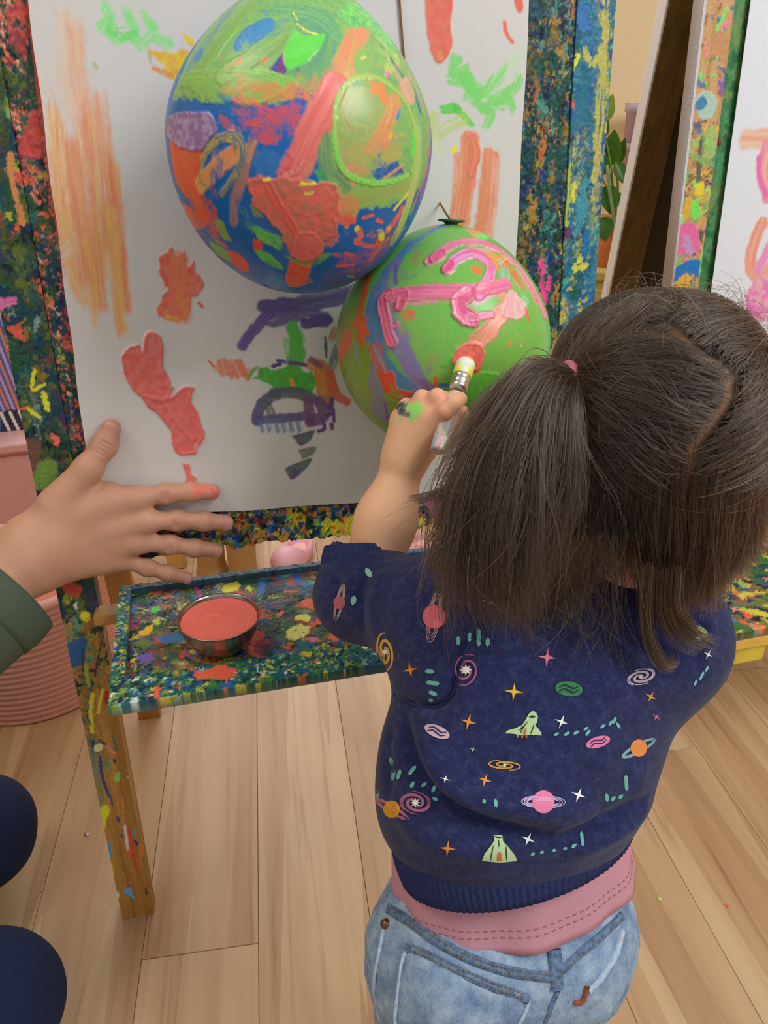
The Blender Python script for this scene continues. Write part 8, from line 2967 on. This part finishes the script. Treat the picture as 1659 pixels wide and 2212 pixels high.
def guide_strands(guides, n_, k_, spread, wav, taper=0.2, jit=.004, seed=1, lens=(.75, 1.0), clump=.55):
    """strands between neighbouring guide locks"""
    g_ = np.random.default_rng(seed)
    G = []
    for gd in guides:
        P = catmull(np.array([at(*q) for q in gd]), 10)
        L_ = np.concatenate([[0], np.cumsum(np.linalg.norm(np.diff(P, axis=0), axis=1))])
        s_ = np.linspace(0, L_[-1], k_)
        G.append(np.stack([np.interp(s_, L_, P[:, a]) for a in range(3)], 1))
    G = np.array(G)
    x = g_.random(n_) * (len(G) - 1)
    # clump towards locks
    nl = (len(G) - 1) * 7
    lk = (np.floor(x / (len(G) - 1) * nl) + .5) / nl * (len(G) - 1) + g_.normal(size=n_) * .015
    i_ = np.minimum(x.astype(int), len(G) - 2); fr = (x - i_)[:, None, None]
    A = G[i_] * (1 - fr) + G[i_ + 1] * fr
    lk = np.clip(lk, 0, len(G) - 1.001)
    j_ = lk.astype(int); fr2 = (lk - j_)[:, None, None]
    Bc = G[j_] * (1 - fr2) + G[j_ + 1] * fr2
    t_ = np.linspace(0, 1, k_)[None, :, None]
    cl = clump * t_ ** 1.1
    P = A * (1 - cl) + Bc * cl
    # shorten some
    m_ = g_.uniform(lens[0], lens[1], n_)
    idx = np.linspace(0, 1, k_)[None] * m_[:, None] * (k_ - 1)
    a0 = np.floor(idx).astype(int).clip(0, k_ - 2); fa = (idx - a0)[..., None]
    P = np.take_along_axis(P, a0[..., None].repeat(3, 2), 1) * (1 - fa) + np.take_along_axis(P, (a0 + 1)[..., None].repeat(3, 2), 1) * fa
    off = g_.normal(size=(n_, 1, 3)) * (jit + spread * t_)
    ph = g_.random((n_, 1, 1)) * 6
    w_ = g_.normal(size=(n_, 1, 3)) * np.sin(t_ * g_.uniform(3, 9, (n_, 1, 1)) + ph) * wav * t_
    # whole locks swing together
    li = np.floor(x / (len(G) - 1) * nl * 1.5).astype(int)
    tab = g_.normal(size=(li.max() + 1, 1, 3))
    fr_ = g_.uniform(2, 5, (li.max() + 1, 1, 1))
    swing = tab[li] * np.sin(t_ * fr_[li] + (li[:, None, None] % 7)) * wav * 1.5 * t_
    return P + off + w_ * .4 + swing


z = .002
tail = [
    [(1226, 818, .497), (1165, 796, .490), (1095, 842, .487), (1045, 910, .487), (1005, 990, .488), (970, 1080, .490), (945, 1180, .494), (930, 1255, .498)],
    [(1226, 818, .497), (1155, 800, .487), (1090, 862, .482), (1040, 950, .482), (1002, 1050, .484), (978, 1150, .489), (965, 1250, .494), (990, 1350, .500)],
    [(1227, 819, .496), (1155, 812, .483), (1095, 890, .477), (1055, 990, .477), (1028, 1100, .481), (1015, 1200, .487), (1030, 1290, .494), (1062, 1365, .502)],
    [(1228, 820, .496), (1170, 822, .481), (1118, 910, .474), (1085, 1020, .474), (1068, 1130, .478), (1066, 1230, .486), (1085, 1310, .495), (1110, 1365, .503)],
    [(1229, 822, .496), (1190, 835, .480), (1148, 930, .473), (1125, 1050, .473), (1112, 1160, .478), (1108, 1250, .487), (1114, 1330, .497), (1130, 1375, .505)],
    [(1230, 824, .496), (1210, 855, .481), (1188, 950, .475), (1175, 1070, .476), (1155, 1180, .482), (1138, 1270, .491), (1150, 1330, .501), (1172, 1355, .508)],
    [(1231, 826, .497), (1228, 870, .484), (1226, 960, .479), (1216, 1060, .481), (1190, 1160, .487), (1160, 1240, .494), (1150, 1290, .502), (1160, 1330, .509)],
    [(1233, 830, .499), (1240, 880, .489), (1244, 960, .487), (1234, 1040, .489), (1205, 1120, .493), (1180, 1180, .498), (1165, 1230, .505), (1172, 1270, .512)]]
T1 = guide_strands(tail, 4600, 22, .0022, .0058, seed=21, jit=.0020, lens=(.42, 1.0), clump=.9)
T2 = guide_strands(tail, 160, 22, .010, .012, seed=22, jit=.003, lens=(.6, 1.0))
out_ = [[(1226, 818, .497), (1120, 850, .485), (1040, 960, .486), (975, 1045, .492), (925, 1066, .496), (874, 1076, .500)], [(1226, 818, .497), (1125, 852, .485), (1045, 968, .486), (985, 1048, .492), (935, 1072, .496), (890, 1082, .5)]]
T3 = guide_strands(out_, 90, 22, .0008, .001, seed=23, jit=.001, lens=(.9, 1.0))
hair_obj('ponytail', np.vstack([T1, T2, T3]), .00026, child, label='loose left ponytail hanging over the shoulder')
T4 = T1[::3].copy()
q_ = (T4 - headC) @ RHd
q_[..., 0] *= -1
hair_obj('ponytail', headC + q_ @ RHd.T, .00026, child)
# loose hair at the nape
nx_ = np.array([1120, 1170, 1230, 1300, 1360, 1410, 1460, 1510, 1560, 1620, 1700])
ny_ = np.array([1330, 1345, 1310, 1240, 1250, 1335, 1320, 1310, 1285, 1215, 1120])
nz_ = np.array([.530, .534, .535, .530, .530, .536, .536, .534, .533, .536, .548])
kk_ = 18
rt0 = hsurf(ul_, 1.005)
dv = rt0 - CAM
zc_ = dv @ FW
rx_ = 829.5 + FPX * (dv @ RT) / zc_
ry2_ = 1106 + FPX * (dv @ DN) / zc_
okn = (rx_ > 1080) & (rx_ < 1760)
ul_, rt0, rx_ = ul_[okn], rt0[okn], rx_[okn]
n_ = len(ul_)
lkx = np.round(rx_ / 26) * 26
ex_ = (rx_ * .45 + lkx * .55) + (rx_ - 1390) * -.10 + hr.normal(size=n_) * 20
ey_ = np.interp(ex_, nx_, ny_) - hr.random(n_) ** 1.5 * 120 + noise2(lkx * .11, lkx * 0 + 3, 4) * 60 - 15
ez_ = np.interp(ex_, nx_, nz_) + hr.normal(size=n_) * .006
P3 = np.array([at(a, b_, c_) for a, b_, c_ in zip(ex_, ey_, ez_)])
# carried down along the skull to the nape, then hanging free
un = ul_.copy(); un[:, 2] = -.52 + hr.normal(size=n_) * .05
hor = np.sqrt(np.clip(1 - un[:, 2] ** 2, .01, 1)) / (np.hypot(ul_[:, 0], ul_[:, 1]) + 1e-6)
un[:, 0] *= hor; un[:, 1] *= hor
P2 = hsurf(un, 1.02 + .045 * hr.random(n_))
um = ul_ * .5 + un * .5
um /= np.linalg.norm(um, axis=1)[:, None]
P1 = hsurf(um, 1.025 + .035 * hr.random(n_))
tb = np.linspace(0, 1, kk_)[None, :, None]
B_ = lambda a, b_, c_, d_: (1 - tb) ** 3 * a[:, None] + 3 * (1 - tb) ** 2 * tb * b_[:, None] + 3 * (1 - tb) * tb ** 2 * c_[:, None] + tb ** 3 * d_[:, None]
N1 = B_(rt0, P1, P2 + np.array([0, -.004, 0]), P3)
N1 = N1 + hr.normal(size=(n_, 1, 3)) * np.sin(tb * hr.uniform(3, 8, (n_, 1, 1)) + hr.random((n_, 1, 1)) * 6) * .0030 * tb
curls = [
    [(1388, 1220, .498), (1384, 1300, .510), (1392, 1370, .520), (1415, 1425, .526), (1440, 1446, .528), (1456, 1436, .529), (1452, 1415, .529)],
    [(1408, 1220, .498), (1400, 1300, .510), (1402, 1365, .520), (1422, 1412, .526), (1444, 1436, .528), (1460, 1430, .529), (1458, 1408, .529)]]
N2_ = guide_strands(curls, 170, 20, .0006, .0006, seed=32, jit=.0012, lens=(.75, 1.0), clump=.8)
curl2 = [
    [(1425, 1230, .500), (1424, 1310, .512), (1440, 1360, .523), (1470, 1398, .529), (1500, 1412, .531), (1508, 1402, .532), (1496, 1390, .532)],
    [(1455, 1230, .500), (1452, 1300, .512), (1470, 1345, .523), (1505, 1378, .529), (1538, 1392, .531), (1550, 1396, .532), (1556, 1398, .532)],
    [(1470, 1230, .500), (1466, 1300, .512), (1482, 1335, .523), (1512, 1362, .529), (1535, 1372, .531), (1545, 1380, .532), (1540, 1384, .532)]]
N3 = guide_strands(curl2, 190, 20, .0007, .0006, seed=33, jit=.0013, lens=(.7, 1.0), clump=.8)
stray = [[(1200, 1150, .512), (1150, 1260, .525), (1170, 1350, .533), (1160, 1400, .536)], [(1330, 1180, .495), (1330, 1290, .515), (1350, 1400, .53), (1380, 1460, .535)]]
N4 = guide_strands(stray, 130, 20, .006, .008, seed=34, jit=.006, lens=(.7, 1.0))
q = np.vstack([N2_, N3, N4])
hair_obj('nape_hair', N1, .00026, child, label='shorter hair falling over the nape')
hair_obj('hair_curl', q, .00026, child, label='curled ends lying on the sweatshirt')
# flyaway hairs above the crown and at the sides
nf = 420
uf = hr.normal(size=(nf * 3, 3)); uf /= np.linalg.norm(uf, axis=1)[:, None]
uf = uf[(uf[:, 1] < .4) & (uf[:, 2] > -.2)][:nf]
dr = hr.normal(size=(len(uf), 3)) * .5 + (tieL - uf) * (uf[:, :1] < 0) * .6 + (tieR - uf) * (uf[:, :1] >= 0) * .6
t_ = np.linspace(0, 1, 14)[None, :, None]
ln = hr.uniform(.35, .9, (len(uf), 1, 1))
P = uf[:, None] + dr[:, None] * t_ * ln
P /= np.linalg.norm(P, axis=2)[..., None]
lf = 1.02 + hr.uniform(.02, .24, (len(uf), 1)) * np.sin(t_[..., 0] * pi * hr.uniform(.5, 1, (len(uf), 1)))
hair_obj('flyaway_hair', hsurf(P, lf), .00013, child, label='fine flyaway hairs standing off the crown')
# hair ties
tm = plain('pink_elastic', '#b5697c', .7, nscale=300, nstr=.2)
for tie_ in (tieL, tieR):
    n_ = _unit((tie_ / SEM) @ RHd.T)
    c_ = hsurf(tie_, 1.06)
    e1_ = _unit(np.cross(n_, [0, 0, 1])); e2_ = np.cross(n_, e1_)
    th = np.linspace(0, 2 * pi, 28, endpoint=False)
    Vt, Ft = [], []
    for i_, a_ in enumerate(th):
        rd = e1_ * cos(a_) + e2_ * sin(a_)
        for k_ in range(10):
            b_ = k_ / 10 * 2 * pi
            Vt.append(c_ + rd * (.0085 + .0030 * cos(b_)) + n_ * .0048 * sin(b_))
    for i_ in range(28):
        for k_ in range(10):
            Ft.append((i_ * 10 + k_, i_ * 10 + (k_ + 1) % 10, (i_ + 1) % 28 * 10 + (k_ + 1) % 10, (i_ + 1) % 28 * 10 + k_))
    link('hair_tie', mesh_np('hair_tie', Vt, Ft), tm, child, True, label='dusty pink hair tie')
# pink thread on the collar
tube_obj('thread', catmull(np.array([at(1132, 1372, .548), at(1150, 1384, .55), at(1160, 1376, .55), at(1166, 1362, .548)]), 8), .0007, plain('bright_pink_thread', '#f06a9c', .6), shirt, 6)

# ------------------------------------------------------------------ the adult (only hand, sleeve and knees are in view)
adult = empty('person', (-0.85, 0.52, 0.0), label='kneeling adult at the left edge, bare hand spread on the paper, green sleeve, navy trousers', cat='person')
E = on_easel
n0 = .019
ah = []
W_ = E(70, 1195, .034)
mA = [E(292, 1076, n0 + .004), E(312, 1126, n0 + .006), E(292, 1172, n0 + .006), E(252, 1208, n0 + .004)]
fA = [[mA[0], E(358, 1066, n0 + .002), E(412, 1063, n0 - .001), E(458, 1062, n0 - .004)],
      [mA[1], E(382, 1124, n0 + .003), E(440, 1126, n0), E(488, 1129, n0 - .003)],
      [mA[2], E(366, 1176, n0 + .003), E(420, 1184, n0), E(466, 1188, n0 - .003)],
      [mA[3], E(318, 1226, n0 + .002), E(362, 1238, n0), E(402, 1247, n0 - .003)]]
tA = [E(120, 1090, .030), E(190, 1012, n0 + .006), E(226, 962, n0 + .001), E(240, 926, n0 - .002)]
for m_, w_ in zip(mA, (E(95, 1130, .030), E(90, 1165, .034), E(95, 1195, .033), E(110, 1222, .028))):
    ah.append(cap(w_, m_, .0155, .0122, .016))
ah.append(cap(E(130, 1110, .028), E(230, 1065, n0), .017, .012, .02))
ah.append(cap(E(130, 1215, .026), E(215, 1208, n0), .014, .0115, .02))
for f_, ra_ in zip(fA, (.0100, .0102, .0098, .0086)):
    for i_ in range(3):
        ah.append(cap(f_[i_], f_[i_ + 1], ra_ * (1 - .05 * i_), ra_ * (.95 - .05 * i_), .004 if i_ else .010))
    ah.append(ell(f_[1], (ra_ * 1.06,) * 3, .006)); ah.append(ell(f_[2], (ra_ * .97,) * 3, .006))
for i_, (a_, b_) in enumerate(((.0185, .0135), (.0125, .0112), (.0115, .0098))):
    ah.append(cap(tA[i_], tA[i_ + 1], a_, b_, .010))
elA = E(-330, 1560, .16)
ah += [cap(W_, W_ * .6 + elA * .4, .0310, .0360, .03), cap(W_ + EN * .0, E(105, 1180, .031), .0285, .022, .03), cap(W_ * .6 + elA * .4, elA, .036, .042, .03)]
# knuckle creases and tendons
for f_ in fA[:]:
    a_ = _unit(f_[2] - f_[1]); s2 = _unit(np.cross(a_, EN))
    for q_ in (-.0035, 0, .0035):
        ah.append(sub(cap(f_[1] + a_ * q_ - s2 * .006 + EN * .0108, f_[1] + a_ * q_ + s2 * .006 + EN * .0108, .0011, .0011, .0016)))
a_ = _unit(tA[3] - tA[1]); s2 = _unit(np.cross(a_, EN))
for q_ in (-.006, -.002, .002, .006):
    ah.append(sub(cap(tA[2] + a_ * q_ - s2 * .008 + EN * .0122, tA[2] + a_ * q_ + s2 * .008 + EN * .0126, .0010, .0010, .0024)))
AV, AF, AG = sdf_mesh(ah, .0017)
col = np.tile(C('#bf8c70'), (len(AV), 1)).astype(float)
col *= (0.95 + 0.10 * noise3(AV, 60))[:, None]
for f_ in fA:
    tint(AV, col, f_[1], .011, '#b8786a', .6); tint(AV, col, f_[0], .013, '#c08a72', .35); tint(AV, col, f_[3], .011, '#bf8078', .6)
tint(AV, col, tA[3], .014, '#b0776c', .7); tint(AV, col, tA[2], .010, '#b07c68', .6)
# coral paint on the index fingertip
for x_, y_, r_, a_ in ((432, 1054, .0085, .95), (446, 1052, .0075, .95), (456, 1056, .006, .9), (424, 1060, .006, .85), (418, 1066, .005, .6)):
    d_ = np.linalg.norm(AV - E(x_, y_, n0 + .006), axis=1) + (noise3(AV, 300, int(x_)) - .5) * r_ * .8
    col += (C('#fb7a66') - col) * (a_ * (1 - sm(.8, 1.05, d_ / r_)))[:, None]
# the rest of the adult, out of the picture: torso, head, legs under the clothes
shA, shB = np.array([-.74, .42, .80]), np.array([-.92, .74, .80])
upc = (shA + shB) / 2
hipA, hipB = np.array([-.93, .43, .24]), np.array([-1.0, .64, .24])
kA, kB = at(-52, 1800, 1.02), at(-22, 2172, .845)
RA = frame_of(radians(-62))
headA = upc + np.array([.03, -.01, .24])
ha = lambda x, y, z_: headA + RA @ np.array([x, y, z_])
rest = [cap(elA, shA, .042, .050, .04), cap(shA, shB, .055, .055, .08), cap(upc - [0, 0, .05], (hipA + hipB) / 2 + [0, 0, .1], .115, .12, .1),
        cap((hipA), (hipB), .10, .10, .08), cap(hipA, kB, .085, .055, .04), cap(hipB, kA, .085, .055, .04),
        cap(kB, kB + np.array([-.36, -.10, -.035]), .05, .035, .03), cap(kA, kA + np.array([-.36, .12, -.05]), .05, .035, .03),
        cap(upc, headA - [0, 0, .05], .055, .055, .04), ell(headA, (.075, .095, .11), .03, RA), ell(ha(0, .04, -.06), (.055, .055, .05), .03, RA),
        cap(ha(0, .095, .0), ha(0, .108, -.025), .007, .012, .012), ell(ha(.077, 0, -.01), (.008, .018, .03), .008, RA), ell(ha(-.077, 0, -.01), (.008, .018, .03), .008, RA),
        cap(shB, shB + np.array([.10, .05, -.24]), .048, .04, .04), cap(shB + np.array([.10, .05, -.24]), shB + np.array([.24, -.12, -.36]), .04, .028, .03),
        ell(shB + np.array([.30, -.17, -.385]), (.05, .035, .02), .02)]
for i_ in range(4):
    rest.append(cap(shB + np.array([.32, -.19 + .018 * i_, -.385]), shB + np.array([.385, -.215 + .024 * i_, -.41]), .009, .0075, .004))
rest.append(cap(shB + np.array([.29, -.14, -.385]), shB + np.array([.34, -.12, -.41]), .011, .009, .006))
BV_, BF_, _g = sdf_mesh(rest, .007)
bc_ = np.tile(C('#bf8c70'), (len(BV_), 1))
me = mesh_np('body', np.vstack([AV, BV_]), np.vstack([AF, BF_ + len(AV)]), np.clip(np.vstack([col, bc_]), 0, 1))
abody = link('body', me, skin_mat, adult, True)
# fingernails
nail = plain('fingernail', '#c98f86', .3, vary=.04)
for k_, (f_, ra_) in enumerate(list(zip(fA, (.0100, .0102, .0098, .0086))) + [(tA, .0105)]):
    ax_ = _unit(f_[3] - f_[2]); nn = _unit(EN - ax_ * (EN @ ax_)); sd = np.cross(ax_, nn)
    V_, F_ = [], []
    for i_ in range(7):
        for j_ in range(7):
            s_, t2 = j_ / 6 * 2 - 1, i_ / 6 * 2 - 1
            wd = ra_ * .66 * (1 - .25 * max(0, abs(t2) - .5) ** 1 * 2)
            V_.append(f_[3] + ax_ * (ra_ * .52 * t2 + .0005) + sd * s_ * wd + nn * (ra_ * .88 * math.sqrt(max(0, 1 - (s_ * .66) ** 2)) - .0006 + .0004 * (1 - t2 * t2)))
    F_ = [(i_ * 7 + j_, i_ * 7 + j_ + 1, (i_ + 1) * 7 + j_ + 1, (i_ + 1) * 7 + j_) for i_ in range(6) for j_ in range(6)]
    if k_ != 0:
        link('fingernail', mesh_np('fingernail', V_, F_), nail, abody, True)
    else:
        link('fingernail', mesh_np('fingernail', V_, F_), plain('painted_fingernail', '#d0705f', .4), abody, True, label='fingernail stained dark coral')
olive = plain('olive_green_cotton', '#4a5344', .9, spec=.2, nscale=500, nstr=.2, vary=.12, ndist=.0008)
cfA = E(8, 1288, .075)
slv = [cap(cfA, elA, .054, .060, .03), cap(elA, shA, .062, .078, .04), cap(shA, shB, .075, .075, .08), cap(upc - [0, 0, .03], (hipA + hipB) / 2 + [0, 0, .04], .135, .145, .1),
       cap(shB, shB + np.array([.10, .05, -.24]), .066, .058, .04), cap(shB + np.array([.10, .05, -.24]), shB + np.array([.21, -.09, -.335]), .055, .045, .03),
       sub(cap(upc + [0, 0, .03], headA, .062, .08, .01))]
SA, SFa, SGa = sdf_mesh(slv, .005)
axc = _unit(W_ - elA)
dd = (SA - (cfA + axc * .006)) @ axc
near = np.linalg.norm(SA - cfA, axis=1) < .12
SA = np.where((near & (dd > 0))[:, None], SA - dd[:, None] * axc, SA)
SA = SA + SGa * ((noise3(SA, 24, 3) - .5) * .008)[:, None] * (~(near & (dd > -.01)))[:, None]
top_ = link('shirt', mesh_np('shirt', SA, SFa), olive, adult, True, label='olive green long-sleeved top')
e1_ = _unit(np.cross(axc, EN)); e2_ = np.cross(axc, e1_); RCa = np.stack([e1_, e2_, axc], 1)
rings = [(cfA + axc * (-.028 + .036 * t_), .0545 + .0022 * np.sin(pi * t_), .0545 + .0022 * np.sin(pi * t_), RCa) for t_ in np.linspace(0, 1, 7)]
band('cuff', rings, olive, top_, seg=96, thick=.006)
navyd = plain('dark_navy_denim', '#18233f', .85, spec=.25, nscale=420, nstr=.25, vary=.25, ndist=.0008)
tr_ = [cap(hipA, hipB, .115, .115, .08), cap(hipA, kB, .100, .072, .04), cap(hipB, kA, .100, .072, .04), cap(kB, kB + np.array([-.34, -.10, -.035]), .066, .052, .03), cap(kA, kA + np.array([-.34, .12, -.05]), .066, .052, .03)]
TV, TF, TG = sdf_mesh(tr_, .005)
TV = TV + TG * ((noise3(TV, 22, 6) - .5) * .006)[:, None]
TV[:, 2] = np.maximum(TV[:, 2], .001)
link('trousers', mesh_np('trousers', TV, TF), navyd, adult, True, label='dark navy denim trousers')
for k_, d_ in ((kB, np.array([-.42, -.12, -.04])), (kA, np.array([-.42, .14, -.06]))):
    c_ = k_ + d_
    V_, F_, _g = sdf_mesh([ell([c_[0], c_[1], .045], (.12, .042, .042), .02, np.eye(3))], .006)
    V_[:, 2] = np.maximum(V_[:, 2], .002)
    link('shoe', mesh_np('shoe', V_, F_), plain('black_shoe', '#202024', .5), adult, True)
V_, F_, _g = sdf_mesh([ell(ha(0, -.012, .02), (.082, .098, .105), .02, RA), sub(ell(ha(0, .10, -.04), (.075, .07, .10), .02, RA))], .005)
V_ = V_ + _g * ((noise3(V_, 60, 4) - .5) * .008)[:, None]
link('hair', mesh_np('hair', V_, F_), plain('short_brown_hair', '#3a2a1e', .6, nscale=200, nstr=.5, vary=.3), adult, True)
for s_ in (-1, 1):
    bm = bmesh.new()
    bmesh.ops.create_uvsphere(bm, u_segments=16, v_segments=10, radius=.012, matrix=Matrix.Translation(Vector(ha(.032 * s_, .082, .012))))
    bm_obj('eye', bm, eye_m, abody, True)
